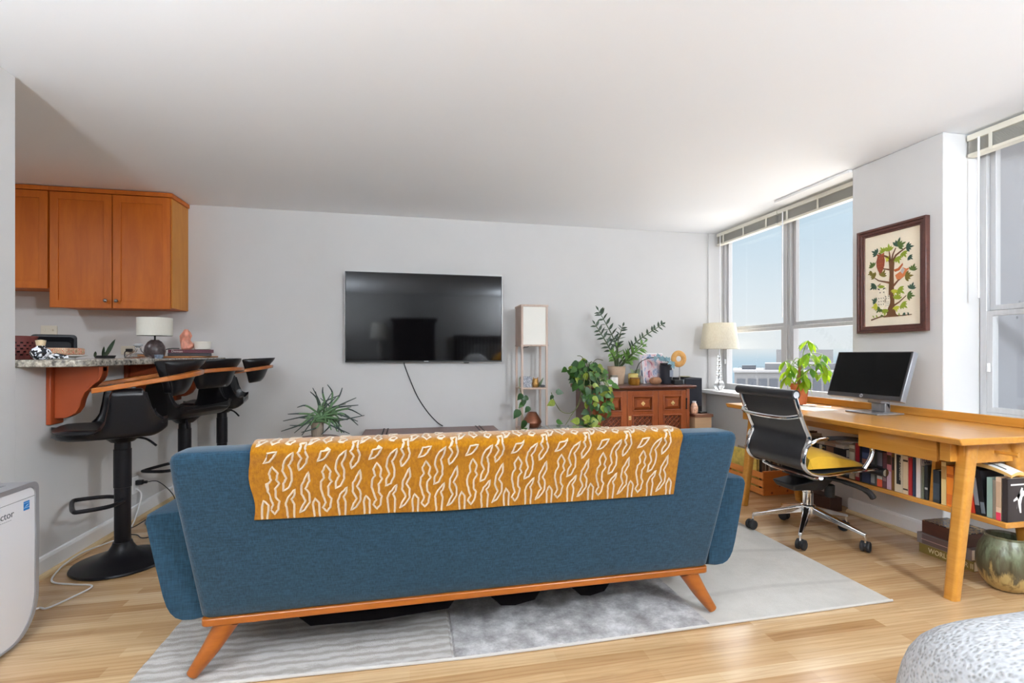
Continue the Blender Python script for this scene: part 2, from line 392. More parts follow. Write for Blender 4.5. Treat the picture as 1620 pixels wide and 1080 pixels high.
t = thing('apartment_tower', 'tall hazy grey tower rising behind the potted money tree', 'building', bpt(60, 120, -40))
m = MB(); bldg_box(m, 65.0, 79.0, 120, 136, -40, 2.3); obj('wall', m, BLDG, t)
m = MB(); bldg_box(m, 70.3, 74.0, 122, 130, 2.3, 3.4); obj('penthouse', m, BLDG, t)
for k in range(5):
    for r in range(3):
        m = MB(); l = 65.8 + k * 2.7; bldg_box(m, l, l + 1.6, 119.9, 120.1, -9.5 - r * 3.4, -7.5 - r * 3.4); obj('window', m, BLDL, t)

# ------------------------------------------------------------------ kitchen
def shaker(m, x0, x1, z0, z1, yf, w=0.055):   # door front facing -Y: frame plus recessed panel
    m.ring_prism([(x0, z0), (x1, z0), (x1, z1), (x0, z1)], [(x0 + w, z0 + w), (x1 - w, z0 + w), (x1 - w, z1 - w), (x0 + w, z1 - w)], 'y', yf, yf + 0.02)
    m.box(x0 + w - 0.002, x1 - w + 0.002, yf + 0.009, yf + 0.018, z0 + w - 0.002, z1 - w + 0.002)
    return m
YF = 4.34
t = thing('kitchen_wall_cabinet', 'tall double-door cherry wall cabinet with two round knobs and a lighter side', 'cabinet', (-2.26, YF + 0.02, 1.468))
obj('carcass', MB().box(-2.685, -1.868, YF + 0.022, D - 0.002, 1.468, 2.345), CAB, t, bevel=0.002)
obj('side_panel', MB().box(-1.867, -1.861, YF + 0.03, D - 0.004, 1.47, 2.343), CABSIDE, t)
obj('crown_strip', MB().box(-2.69, -1.85, YF + 0.002, D - 0.002, 2.346, 2.38), CAB, t, bevel=0.003)
for a, b, kx in ((-2.68, -2.268, -2.30), (-2.262, -1.866, -2.228)):
    d = obj('door', shaker(MB(), a, b, 1.458, 2.34, YF), CAB, t, bevel=0.003)
    obj('knob', MB().tube([(kx, YF - 0.001, 1.515), (kx, YF - 0.014, 1.515)], 0.006).ball((kx, YF - 0.022, 1.515), 0.014, 14, (1, 0.8, 1)), STEEL, d, smooth=True)
t = thing('kitchen_wall_cabinet', 'short single-door cherry wall cabinet hung higher, next to the white wall edge', 'cabinet', (-2.95, YF + 0.02, 1.61))
obj('carcass', MB().box(-3.28, -2.689, YF + 0.022, D - 0.002, 1.61, 2.345), CAB, t, bevel=0.002)
obj('crown_strip', MB().box(-3.28, -2.6905, YF + 0.002, D - 0.002, 2.346, 2.38), CAB, t, bevel=0.003)
obj('door', shaker(MB(), -3.27, -2.694, 1.60, 2.34, YF), CAB, t, bevel=0.003)
def granite():
    t = NT('speckled_granite'); mp = t.coord((1, 1, 1))
    v = t.new('ShaderNodeTexVoronoi', Scale=85.0); t.link(mp, 'Vector', v, 'Vector')
    n = t.new('ShaderNodeTexNoise', Scale=38.0, Detail=6.0, Roughness=0.7); t.link(mp, 'Vector', n, 'Vector')
    r1 = t.ramp([(0.2, rgb(52, 52, 54)), (0.45, rgb(150, 144, 132)), (0.6, rgb(206, 198, 182)), (0.85, rgb(120, 118, 116))]); t.link(v, 'Color', r1, 'Fac')
    r2 = t.ramp([(0.38, rgb(44, 44, 48)), (0.5, rgb(168, 160, 146)), (0.62, rgb(216, 208, 192))]); t.link(n, 'Fac', r2, 'Fac')
    mx = t.new('ShaderNodeMix', data_type='RGBA'); mx.inputs['Factor'].default_value = 0.5
    t.l.new(r1.outputs['Color'], mx.inputs['A']); t.l.new(r2.outputs['Color'], mx.inputs['B']); t.l.new(mx.outputs['Result'], t.p.inputs['Base Color'])
    t.p.inputs['Roughness'].default_value = 0.15; return t.m
poly = [(-2.14, 2.685), (-1.64, 2.685)] + [(-1.64 + 0.10 * math.sin(a), 2.785 - 0.10 * math.cos(a)) for a in (0.3, 0.6, 0.9, 1.2, 1.5)] + [(-1.54, 2.80), (-1.54, 4.56)] + [(-1.60 + 0.06 * math.cos(a), 4.56 + 0.06 * math.sin(a)) for a in (0.4, 0.8, 1.2, 1.57)] + [(-2.14, 4.62)]
tag(obj('countertop', MB().prism(poly, 'z', 1.040, 1.074), granite(), bevel=0.005), 'speckled granite breakfast bar top on the half wall', 'countertop')
def corbel(y, label):
    t = thing('corbel', label, 'bracket', (XL, y, 0.77), 0, 'orange corbels under the breakfast bar')
    S = [(0.0, 0.775), (0.05, 0.775), (0.075, 0.785), (0.10, 0.80), (0.12, 0.83), (0.13, 0.87), (0.145, 0.905), (0.165, 0.92), (0.17, 0.925), (0.19, 0.945), (0.215, 0.965), (0.228, 0.99), (0.232, 1.015), (0.232, 1.038), (0.0, 1.038)]
    obj('scroll', MB().prism([(XL + 0.022 + u * 0.92, w) for u, w in S], 'y', y - 0.022, y + 0.022), CORB, t, bevel=0.003)
    obj('back_plate', MB().box(XL + 0.0005, XL + 0.022, y - 0.048, y + 0.048, 0.745, 1.038), CORB, t, bevel=0.004)
    obj('rib', MB().prism([(XL + 0.022 + u * 0.92 - 0.0, w) for u, w in S[8:14]] + [(XL + 0.022 + u * 0.92 - 0.016, w) for u, w in S[8:14]][::-1], 'y', y - 0.028, y + 0.028), CORB, t, bevel=0.002)
corbel(2.92, 'orange wooden scroll bracket under the bar, the one fully in view by the first stool')
corbel(3.60, 'orange wooden scroll bracket under the bar, partly behind the first stool arm')
corbel(4.26, 'orange wooden scroll bracket under the bar, farthest along toward the TV wall')
CREAM = M('cream_plate', rgb(222, 216, 200), 0.4)
def wplate(name, label, cat, x0, x1, z0, z1, slots):
    t = thing(name, label, cat, ((x0 + x1) / 2, D, z0))
    obj('cover_plate', MB().box(x0, x1, D - 0.007, D - 0.0005, z0, z1), CREAM, t, bevel=0.003)
    n = 2
    for k in range(n):
        c = x0 + (x1 - x0) * (k + 0.5) / n
        if slots: obj('socket', MB().prism(rrect(c - 0.012, c + 0.012, (z0 + z1) / 2 - 0.016, (z0 + z1) / 2 + 0.016, 0.006, 3), 'y', D - 0.010, D - 0.0072), CREAM, t)
        else: obj('switch_toggle', MB().box(c - 0.004, c + 0.004, D - 0.018, D - 0.0072, (z0 + z1) / 2 - 0.008, (z0 + z1) / 2 + 0.01), CREAM, t, bevel=0.001)
wplate('light_switch', 'cream double light switch plate on the kitchen wall above the black dish', 'light switch', -2.935, -2.82, 1.262, 1.335, False)
wplate('wall_outlet', 'cream wall outlet behind the glass decanter in the kitchen', 'outlet', -2.365, -2.262, 1.10, 1.17, True)
# things on the bar
CT = 1.075
t = thing('wall_plug', 'black plug in the cream outlet behind the decanter', 'plug', (-2.30, D - 0.02, 1.13))
obj('plug_body', MB().rbox((-2.292, D - 0.030, 1.135), (0.04, 0.035, 0.026)), BLACKP, t, bevel=0.005)
obj('plug_cord', MB().tube(bez([(-2.292, D - 0.049, 1.13), (-2.30, D - 0.08, 1.11), (-2.28, D - 0.10, 1.0), (-2.28, D - 0.10, 0.9)], 6), 0.004, 6), CORDB, t, smooth=True)
RED = M('dark_red_basket', rgb(112, 52, 48), 0.6)
m = MB(); cx, cy = -2.0, 2.985
cell = []
for r in range(13):
    for k in range(44):
        a0, a1 = 2 * PI * k / 44, 2 * PI * (k + 1) / 44; z0 = CT + 0.012 + r * 0.0077
        if r % 2 and r < 11 and (k + r // 2) % 2: continue
        R = 0.085 + 0.004 * r / 13
        m.hexa([(cx + q * math.cos(a), cy + q * math.sin(a), z) for z in (z0, z0 + 0.0077) for q, a in ((R - 0.004, a0), (R, a0), (R, a1), (R - 0.004, a1))])
m.mi = 1; m.lathe([(0.074, 0.014), (0.074, 0.100)], (cx, cy, CT), 32); m.mi = 0  # dark sleeve inside: shade of the holes put into its colour
m.lathe([(0, 0), (0.089, 0), (0.089, 0.012), (0, 0.012)], (cx, cy, CT), 24).lathe([(0.087, 0.112), (0.093, 0.112), (0.093, 0.12), (0.087, 0.12), (0.087, 0.112)], (cx, cy, CT), 24)
tag(obj('basket', m, [RED, M('basket_hole_shade', rgb(34, 18, 20), 0.9)]), 'dark red perforated basket on the bar against the white wall edge', 'basket')
def bw(name, a, b, s):
    t = NT(name); mp = t.coord((1, 1, 1)); w = t.new('ShaderNodeTexNoise', Scale=s, Detail=2.0, Distortion=2.5); t.link(mp, 'Vector', w, 'Vector')
    r = t.ramp([(0.5, a), (0.53, b)]); t.link(w, 'Fac', r, 'Fac'); t.link(r, 'Color', t.p, 'Base Color'); t.p.inputs['Roughness'].default_value = 0.2; return t.m
BW = bw('black_white_glaze', rgb(20, 24, 34), rgb(228, 230, 236), 26)
t = thing('painted_bottle', 'small round black and white painted bottle with a cork, beside the red basket', 'bottle', (-1.73, 2.745, CT))
obj('body', MB().lathe([(0, 0), (0.022, 0), (0.034, 0.014), (0.04, 0.032), (0.034, 0.05), (0.018, 0.06), (0.014, 0.066), (0, 0.066)], (-1.73, 2.745, CT), 28), BW, t, smooth=True)
obj('cork', MB().lathe([(0, 0.067), (0.016, 0.067), (0.020, 0.092), (0, 0.096)], (-1.73, 2.745, CT), 18), M('cork', rgb(206, 184, 150), 0.9, noise=0.2, nscale=(150, 150, 150)), t, smooth=True)
m = MB(); c = Vector((-1.655, 2.735, CT + 0.001))
m.tube([c + Vector((-0.03, 0.0, 0.014)), c + Vector((-0.005, 0.0, 0.017)), c + Vector((0.03, 0.006, 0.012)), c + Vector((0.04, 0.008, 0.010))], [0.012, 0.014, 0.009, 0.004], 10)
tag(obj('figurine', m, BW, smooth=True), 'little black and white figurine lying in front of the white plate', 'figurine')
t0 = tag(obj('serving_plate', MB().lathe([(0, 0), (0.055, 0), (0.06, 0.008), (0.105, 0.018), (0.107, 0.022), (0.058, 0.012), (0, 0.010)], (-1.80, 3.0, CT), 36), CERW, smooth=True), 'white footed plate under the patterned box on the bar', 'plate')
t = NT('patterned_print'); mp = t.coord((55, 55, 55)); w = t.new('ShaderNodeTexWave', Scale=0.8, Distortion=14.0, Detail=2.0); t.link(mp, 'Vector', w, 'Vector')
r = t.ramp([(0.1, rgb(150, 122, 84)), (0.4, rgb(206, 188, 150)), (0.6, rgb(232, 222, 198)), (0.9, rgb(190, 96, 70))]); t.link(w, 'Fac', r, 'Fac'); t.link(r, 'Color', t.p, 'Base Color'); PATT = t.m
tag(obj('patterned_box', MB().rbox((-1.80, 3.0, CT + 0.041), (0.13, 0.19, 0.036), (0, 0, 0.1)), PATT, bevel=0.008), 'beige and red swirl-patterned box on the white plate', 'box')
# black dish tilted on its side, leaning over the box
t = thing('loaf_dish', 'black oblong dish tipped on its edge behind the patterned box', 'dish', (-1.93, 3.06, CT))
m = MB(); 
DP = Vector((0.85, 0.52, 0)); DV = Vector((-0.52, 0.85, 0)); DT = math.radians(62)
def dishpt(u, v, z):
    up = Vector((0, 0, 1)) * math.sin(DT) + DV * math.cos(DT); n = DP.cross(up)
    return Vector((-1.925, 3.155, CT + 0.066)) + DP * u + up * v + n * (z - 0.03)
def dl(w, l, z): return [dishpt(x, y, z) for x, y in rrect(-w, w, -l, l, 0.02, 4)]
L = [dl(0.075, 0.052, 0.0), dl(0.088, 0.064, 0.045), dl(0.095, 0.070, 0.047), dl(0.082, 0.058, 0.043), dl(0.070, 0.047, 0.006)]
V = [[m.v(p) for p in q] for q in L]
for A, B in zip(V, V[1:]):
    for i in range(len(A)): m.f([A[i], A[(i + 1) % len(A)], B[(i + 1) % len(A)], B[i]])
m.f(V[0][::-1]); m.f(V[-1])
obj('dish_body', m, M('black_stoneware', rgb(34, 35, 40), 0.35), t, smooth=True, ang=50)
# snake plant leaves
SNK = M('snake_plant_green', rgb(62, 78, 58), 0.4, noise=0.3, nscale=(30, 30, 60))
t = thing('snake_plant', 'small snake plant with a curved leaf behind the bar edge', 'plant', (-1.95, 3.66, CT))
m = MB()
for (dx, dy, h, w, l) in ((0.0, 0.0, 0.135, 0.03, 0.10), (-0.02, -0.07, 0.035, 0.02, -0.02), (0.02, -0.05, 0.03, 0.02, 0.02), (-0.03, 0.03, 0.07, 0.02, -0.02)):
    m.leaf((-1.95 + dx, 3.66 + dy, CT + 0.012), (0.1, l * 6, 1), (1, -0.4, 0), h, w, (0.5, 0.9, 1, 0.9, 0.6, 0.0), -0.12, 0.25)
obj('leaves', m, SNK, t, smooth=True)
obj('pot', MB().lathe([(0, 0), (0.05, 0), (0.058, 0.018), (0.05, 0.018), (0, 0.012)], (-1.95, 3.66, CT + 0.0005), 24), BLACKP, t, smooth=True)
CLEAR = M('clear_glass', (1, 1, 1, 1), 0.02, trans=1.0, ior=1.2)
t = thing('glass_decanter', 'clear glass decanter with a round stopper on the bar', 'decanter', (-1.80, 3.745, CT))
obj('bottle', MB().lathe([(0, 0), (0.07, 0), (0.075, 0.006), (0.06, 0.022), (0.026, 0.042), (0.017, 0.056), (0.017, 0.07), (0.022, 0.074), (0.018, 0.074), (0.013, 0.07), (0.013, 0.056), (0.022, 0.042), (0.056, 0.02), (0.068, 0.006), (0, 0.005)], (-1.80, 3.745, CT), 32), CLEAR, t, smooth=True)
obj('stopper', MB().lathe([(0, 0.068), (0.010, 0.070), (0.011, 0.076), (0.024, 0.082), (0.027, 0.09), (0.02, 0.097), (0, 0.098)], (-1.80, 3.745, CT + 0.0), 20), M('frosted_stopper', rgb(232, 236, 240), 0.2, trans=0.4), t, smooth=True)
t = thing('table_lamp', 'small table lamp with a dark crackled base and white drum shade on the bar', 'lamp', (-1.80, 3.965, CT))
CRK = M('crackled_brown_glaze', rgb(74, 62, 62), 0.3, noise=0.55, nscale=(45, 45, 45), bump=0.3)
obj('lamp_base', MB().lathe([(0, 0), (0.045, 0), (0.058, 0.014), (0.066, 0.05), (0.06, 0.085), (0.042, 0.116), (0.03, 0.124), (0.024, 0.13), (0, 0.13)], (-1.80, 3.965, CT), 32), CRK, t, smooth=True)
obj('stem', MB().tube([(-1.80, 3.965, CT + 0.13), (-1.80, 3.965, CT + 0.20)], 0.006), BLACKM, t)
SHADE = M('linen_lamp_shade', rgb(228, 224, 212), 0.9, noise=0.03, nscale=(200, 200, 20), trans=0.0)
obj('lamp_shade', MB().lathe([(0.107, 0), (0.107, 0.128), (0.103, 0.128), (0.103, 0), (0.107, 0)], (-1.80, 3.965, CT + 0.160), 48), SHADE, t, smooth=True)
tag(obj('cutting_board', MB().box(-1.96, -1.60, 4.06, 4.58, CT, CT + 0.012), wood('board_wood', rgb(178, 116, 66), rgb(196, 134, 82), 0.5, (30, 4, 30), 0), bevel=0.004), 'flat wooden board on the bar under the books', 'board')
def book(name, label, c, size, col, rot=(0, 0, 0), spine='-x', group=None, pages=True, decor=None, cat='book'):
    """size = (depth, thickness, height); the spine faces local -X, thickness along local Y"""
    t = thing(name, label, cat, c, 0, group); t.rotation_euler = rot
    d, w, h = size; k = 0.0022; cm = M('cover_%d_%d_%d' % col, rgb(*col), 0.5)
    obj('cover', MB().box(0, d, -w / 2, -w / 2 + k, 0, h).box(0, d, w / 2 - k, w / 2, 0, h).box(-0.0015, k, -w / 2, w / 2, 0, h), cm, t, world=False)
    obj('page_block', MB().box(k, d - 0.004, -w / 2 + k, w / 2 - k, 0.003, h - 0.003), PAPER, t, world=False)
    if decor:
        for q in decor:
            dm = M('decor_%d_%d_%d' % q[2], rgb(*q[2]), 0.5)
            obj('spine_band', MB().box(-0.0022, -0.0016, -w / 2 * 0.92, w / 2 * 0.92, q[0] * h, q[1] * h), dm, t, world=False)
    return t
flat = (0, -PI / 2, 0)
def flatbook(label, x, y, z, size, col, rz=0, decor=None, group=None, name='book'):
    # lying on its side: spine toward +X (room) unless turned
    d, w, h = size
    t = book(name, label, (x, y, z + w / 2), size, col, (0, 0, 0), decor=decor, group=group)
    t.rotation_euler = (Euler((0, 0, rz)).to_matrix() @ Matrix(((1, 0, 0), (0, 0, -1), (0, 1, 0)))).to_euler()
    return t
g = 'books under the salt lamp'
b1 = flatbook('dark grey hardback under the maroon book on the bar', -1.835, 4.235, CT + 0.0125, (0.17, 0.024, 0.29), (52, 48, 52), math.radians(111.7), None, g)
b2 = flatbook('maroon hardback under the pink salt lamp', -1.83, 4.23, CT + 0.0370, (0.18, 0.026, 0.30), (88, 26, 44), math.radians(111.7), None, g)
WT = M('white_lettering', rgb(232, 226, 222), 0.6)
text('lettering', 'Demon', 0.024, (-1.83 + 0.0186 + 0.0011, 4.23 + 0.0074 - 0.0028, CT + 0.042), (0.929, 0.370, 0), (0, 0, 1), WT, b2)
m = MB(); c = Vector((-1.755, 4.355, CT + 0.0635))
rings = []
for k, (z, r) in enumerate(((0, 0.034), (0.012, 0.042), (0.04, 0.046), (0.075, 0.034), (0.11, 0.036), (0.14, 0.026), (0.162, 0.010))):
    rings.append([m.v(c + Vector((r * (0.8 + 0.5 * rnd.random()) * math.cos(2 * PI * j / 9), r * (0.8 + 0.5 * rnd.random()) * math.sin(2 * PI * j / 9), z))) for j in range(9)])
for A, B in zip(rings, rings[1:]):
    for j in range(9): m.f([A[j], A[(j + 1) % 9], B[(j + 1) % 9]]); m.f([A[j], B[(j + 1) % 9], B[j]])
m.f(rings[0][::-1]); m.f(rings[-1])
SALT = M('pink_salt', rgb(232, 158, 134), 0.45, noise=0.25, nscale=(40, 40, 25), sub=0.3)
t = thing('salt_lamp', 'pink salt rock lamp on the maroon book', 'lamp', c)
obj('salt_rock', m, SALT, t)
obj('lamp_cord', MB().tube(bez([(-1.80, 4.345, CT + 0.072), (-1.85, 4.30, CT + 0.07), (-1.89, 4.22, CT + 0.045), (-1.92, 4.14, CT + 0.018), (-2.05, 4.10, CT + 0.018)], 8), 0.0035, 6), CORDB, t, smooth=True)
tag(obj('candle', MB().lathe([(0, 0), (0.05, 0), (0.057, 0.004), (0.062, 0.062), (0.058, 0.066), (0.054, 0.058), (0, 0.056)], (-1.655, 4.400, CT + 0.0635), 32), M('white_wax', rgb(236, 232, 220), 0.5, sub=0.2), smooth=True), 'wide white candle bowl on the maroon book beside the salt lamp', 'candle')
tag(obj('glass_tealight', MB().lathe([(0, 0), (0.022, 0), (0.028, 0.024), (0.024, 0.024), (0.018, 0.006), (0, 0.005)], (-1.62, 3.62, CT), 24), M('blue_glass', rgb(190, 205, 225), 0.05, trans=0.7, ior=1.2), smooth=True), 'tiny clear glass tealight holder at the bar edge', 'tealight holder')
# ------------------------------------------------------------------ bar stools
STG = 'black bar stools along the breakfast bar'
def stool(label):
    t = thing('bar_stool', label, 'stool', (0, 0, 0), 0, STG)
    o = lambda n, m, mt, p=None, **k: obj(n, m, mt, p or t, world=False, **k)
    o('base', MB().lathe([(0, 0), (0.212, 0), (0.218, 0.006), (0.214, 0.014), (0.17, 0.026), (0.10, 0.045), (0.062, 0.072), (0.046, 0.10), (0.042, 0.115), (0, 0.115)], n=48), BLACKM, smooth=True)
    o('pole', MB().lathe([(0, 0.115), (0.036, 0.115), (0.036, 0.40), (0.039, 0.402), (0.039, 0.60), (0.036, 0.602), (0.034, 0.665), (0, 0.665)], n=28), BLACKM, smooth=True)
    L = bez([(0.0, 0.036, 0.335), (-0.06, 0.115, 0.335), (-0.17, 0.135, 0.337), (-0.195, 0.11, 0.337), (-0.20, 0, 0.337), (-0.195, -0.11, 0.337), (-0.17, -0.135, 0.337), (-0.06, -0.115, 0.335), (0.0, -0.036, 0.335)], 6)
    o('footrest', MB().tube(L, 0.0105, 10), BLACKM, smooth=True)
    lv = o('gas_lever', MB().tube(bez([(0.03, -0.02, 0.665), (0.09, -0.09, 0.655), (0.13, -0.13, 0.62)], 5), 0.006, 8), BLACKM, smooth=True)
    o('swivel_plate', MB().lathe([(0, 0.64), (0.05, 0.64), (0.09, 0.676), (0, 0.676)], n=24), BLACKM)
    # bucket shell: padded seat whose side wings rise behind the middle and leave the rear open
    TAB = [(-0.275, 0.0), (-0.15, 0.0), (-0.125, 0.03), (-0.10, 0.09), (-0.085, 0.22), (-0.0745, 0.5), (-0.066, 0.82), (-0.056, 0.97), (-0.045, 1.0), (0.055, 1.0), (0.068, 0.97), (0.08, 0.82), (0.092, 0.58), (0.115, 0.34), (0.14, 0.17), (0.165, 0.08)]
    def wing(x):
        for (x0, h0), (x1, h1) in zip(TAB, TAB[1:]):
            if x <= x1: return h0 + (h1 - h0) * (x - x0) / (x1 - x0)
        return TAB[-1][1]
    xs = [-0.275, -0.27, -0.258, -0.24, -0.215, -0.18, -0.15, -0.125, -0.10, -0.085, -0.074, -0.066, -0.06, -0.055, -0.05, -0.044, -0.035, -0.015, 0.01, 0.035, 0.055, 0.063, 0.07, 0.076, 0.082, 0.088, 0.094, 0.102, 0.115, 0.13, 0.146, 0.16, 0.168]
    m = MB(); nv = 41; nu = len(xs)
    O = [[None] * nv for _ in range(nu)]; I = [[None] * nv for _ in range(nu)]
    for i, x in enumerate(xs):
        a = wing(x); w = 0.205 + 0.02 * min(1, max(0, (x + 0.2) / 0.12))
        if x < -0.15: w *= math.sqrt(max(0.0, 1 - ((-0.15 - x) / 0.128) ** 2)) * 0.75 + 0.25
        front = max(0.0, (-0.20 - x) / 0.075)
        lip = 0.045 * max(0, (x - 0.09) / 0.078) ** 2
        top = 0.742 - 0.016 * max(0, min(1, (x + 0.275) / 0.3)) - 0.022 * front ** 2 + lip
        bot = 0.682 + 0.016 * front ** 3 + lip * 0.9
        for j in range(nv):
            s = j / (nv - 1) * 2 - 1; q = abs(s); sg = 1 if s > 0 else -1
            if q <= 0.5:
                k = q / 0.5; y = (w - 0.032) * k
                pi = Vector((x, sg * y, top - 0.010 * (1 - k * k) * (1 - front))); po = Vector((x, sg * y, bot))
            else:
                k = (q - 0.5) / 0.5; hh = 0.205 * a
                kk = min(1, k / 0.3); ang = kk * PI / 2
                up = max(0, (k - 0.3) / 0.7) * hh
                flare = 0.014 * max(0, (k - 0.3) / 0.7)
                po = Vector((x, sg * (w - 0.032 + 0.034 * math.sin(ang) + flare), bot + 0.034 * (1 - math.cos(ang)) + up))
                yi = w - 0.032 + 0.006 * kk + flare; zi = top + up * (1 if hh > 0.01 else 0)
                if hh <= 0.012: yi = po.y * sg - 0.002 * (1 - kk) if False else w - 0.032 + 0.032 * math.sin(ang) * 0.95; zi = top - 0.022 * (1 - math.cos(ang))
                pi = Vector((x, sg * yi, zi + (0.0 if hh > 0.012 else 0)))
            O[i][j] = m.v(po); I[i][j] = m.v(pi)
    for i in range(nu - 1):
        for j in range(nv - 1):
            m.f([O[i][j], O[i + 1][j], O[i + 1][j + 1], O[i][j + 1]]); m.f([I[i][j + 1], I[i + 1][j + 1], I[i + 1][j], I[i][j]])
    for i in range(nu - 1):
        for j in (0, nv - 1): m.f([O[i][j], I[i][j], I[i + 1][j], O[i + 1][j]])
    for j in range(nv - 1):
        for i in (0, nu - 1): m.f([O[i][j], O[i][j + 1], I[i][j + 1], I[i][j]])
    sh = o('seat', m, LEATHER, smooth=True, ang=75)
    for sg in (-1, 1):
        o('piping', MB().tube([(x, sg * (0.231 + 0.012 * h), 0.715 + 0.205 * h) for x, h in ((0.075, 0.95), (0.083, 0.8), (0.095, 0.58), (0.118, 0.34), (0.143, 0.18))] + [(0.166, sg * 0.19, 0.738), (0.172, sg * 0.10, 0.745), (0.173, 0, 0.746)], 0.004, 6), LEATHER, sh, smooth=True)
    # bent wooden arm band
    band = []
    for k in range(41):
        u = k / 40 * 2 - 1; sg = 1 if u > 0 else -1; q = abs(u)
        if q > 0.5: x = 0.14 - (q - 0.5) / 0.5 * 0.275; y = 0.24
        else:
            a = q / 0.5 * PI / 2; x = 0.14 + 0.20 * math.cos(a); y = 0.24 * math.sin(a)
        band.append((x, sg * y, 0.932 + (x + 0.10) * 0.16))
    m = MB(); R = []
    for k, p in enumerate(band):
        a = Vector(band[max(k - 1, 0)]); b = Vector(band[min(k + 1, 40)]); d = (b - a).normalized(); nrm = Vector((d.y, -d.x, 0)).normalized(); p = Vector(p)
        hw = 0.026 if 0 < k < 40 else 0.02
        R.append([m.v(p + nrm * sx + Vector((0, 0, sz))) for sx, sz in ((-hw, -0.012), (hw, -0.012), (hw, 0.012), (-hw, 0.012))])
    for A, B in zip(R, R[1:]):
        for j in range(4): m.f([A[j], A[(j + 1) % 4], B[(j + 1) % 4], B[j]])
    m.f(R[0][::-1]); m.f(R[-1])
    o('arm_band', m, ARMW, bevel=0.004)
    # curved back pad held inside the band
    m = MB(); nu, nv = 21, 11; A = [[None] * nv for _ in range(nu)]; B = [[None] * nv for _ in range(nu)]
    for i in range(nu):
        for j in range(nv):
            u = i / (nu - 1) * 2 - 1; v = j / (nv - 1); a = u * (0.62 + 0.28 * v) * PI / 2.1
            edge = min(1, (1 - abs(u)) / 0.18); ev = min(1, min(v, 1 - v) / 0.15); th = 0.006 + 0.030 * math.sqrt(edge) * math.sqrt(ev)
            rx = 0.14 + 0.045 + 0.075 * v + (0.035 * max(0, v - 0.72) / 0.28); ry = 0.165 + 0.03 * v
            c = Vector((0.085 + rx * math.cos(a), ry * math.sin(a) * 1.0, 0.865 + 0.195 * v + 0.015 * math.cos(a)))
            n = Vector((math.cos(a) / rx, math.sin(a) / ry, -0.25 / 0.2)).normalized(); n = Vector((n.x, n.y, 0)).normalized()
            A[i][j] = m.v(c + n * th * 0.5); B[i][j] = m.v(c - n * th * 0.7)
    for i in range(nu - 1):
        for j in range(nv - 1):
            m.f([A[i][j], A[i + 1][j], A[i + 1][j + 1], A[i][j + 1]]); m.f([B[i][j + 1], B[i + 1][j + 1], B[i + 1][j], B[i][j]])
    for i in range(nu - 1):
        for j in (0, nv - 1): m.f([A[i][j], B[i][j], B[i + 1][j], A[i + 1][j]])
    for j in range(nv - 1):
        for i in (0, nu - 1): m.f([A[i][j], A[i][j + 1], B[i][j + 1], B[i][j]])
    o('backrest', m, LEATHER, smooth=True, sub=1)
    return t
st = stool('black bar stool seen side-on, its base encircled by the white cord')
copy_thing(st, (-1.492, 3.68, 0.0005), math.radians(-18), 'black bar stool turned to show its open back, second along the bar', STG)
copy_thing(st, (-1.462, 4.26, 0.0005), math.radians(12), 'black bar stool farthest along the bar, closest to the TV wall', STG)
st.location = (-1.488, 2.945, 0.0005); st.rotation_euler = (0, 0, math.radians(31))

# ------------------------------------------------------------------ air purifier
PW = M('purifier_white', rgb(228, 229, 234), 0.25)
PS = M('purifier_silver', rgb(176, 178, 184), 0.32, 0.55)
def poutline(e):
    y0, y1, z1 = 1.875 + e, 2.282 - e, 0.602 - e
    p = []
    for a in range(7): t = math.radians(90 * a / 6); p.append((y1 - 0.03 + 0.03 * math.cos(t), z1 - 0.03 + 0.03 * math.sin(t)))
    for a in range(7): t = math.radians(90 + 90 * a / 6); p.append((y0 + 0.03 + 0.03 * math.cos(t), z1 - 0.03 + 0.03 * math.sin(t)))
    p += [(y0 - 0.003, 0.40), (y0, 0.25)]
    for a in range(9): t = math.radians(180 + 90 * a / 8); p.append((y0 + 0.13 + 0.13 * math.cos(t), 0.012 + e * 0.3 + 0.16 + 0.16 * math.sin(t)))
    for a in range(9): t = math.radians(270 + 90 * a / 8); p.append((y1 - 0.13 + 0.13 * math.cos(t), 0.012 + e * 0.3 + 0.16 + 0.16 * math.sin(t)))
    p += [(y1, 0.25), (y1 + 0.003, 0.40)]
    return p
t = thing('air_purifier', 'white air purifier with a silver rim against the white wall', 'air purifier', (-1.57, 2.08, 0))
obj('body', MB().prism(poutline(0.004), 'x', -1.70, -1.470), PW, t, smooth=True)
obj('front_panel', MB().prism(poutline(0.018), 'x', -1.4695, -1.447), PW, t, bevel=0.002)
obj('silver_rim', MB().ring_prism(poutline(0.0), poutline(0.0178), 'x', -1.70, -1.444), PS, t, smooth=True)
obj('panel_seam', MB().box(-1.4468, -1.4462, 1.90, 2.262, 0.546, 0.5475), M('seam_grey', rgb(90, 90, 94), 0.6), t)
obj('foot', MB().box(-1.66, -1.50, 1.99, 2.17, 0.0006, 0.014), BLACKP, t)
m = MB()
for k in range(9): m.box(-1.67 + k * 0.02, -1.66 + k * 0.02, 1.93, 2.20, 0.6021, 0.6035)
obj('top_vent', m, M('vent_grey', rgb(150, 152, 158), 0.5), t)
text('lettering', 'AirDoctor', 0.036, (-1.4463, 2.160, 0.497), (0, 1, 0), (0, 0, 1), M('logo_grey', rgb(92, 96, 104), 0.5), t, 'RIGHT')
m = MB()
for k in range(14): m.box(-1.4468, -1.4463, 2.142 - k * 0.009, 2.148 - k * 0.009, 0.4855, 0.4875)
obj('logo_underline', m, M('underline_grey', rgb(150, 153, 160), 0.5), t)
st_ = obj('energy_sticker', MB().box(-1.4468, -1.4462, 2.207, 2.236, 0.502, 0.536), M('sticker_blue', rgb(24, 128, 206), 0.4), t)
m = MB(); SB = M('sticker_light', rgb(196, 226, 246), 0.4)
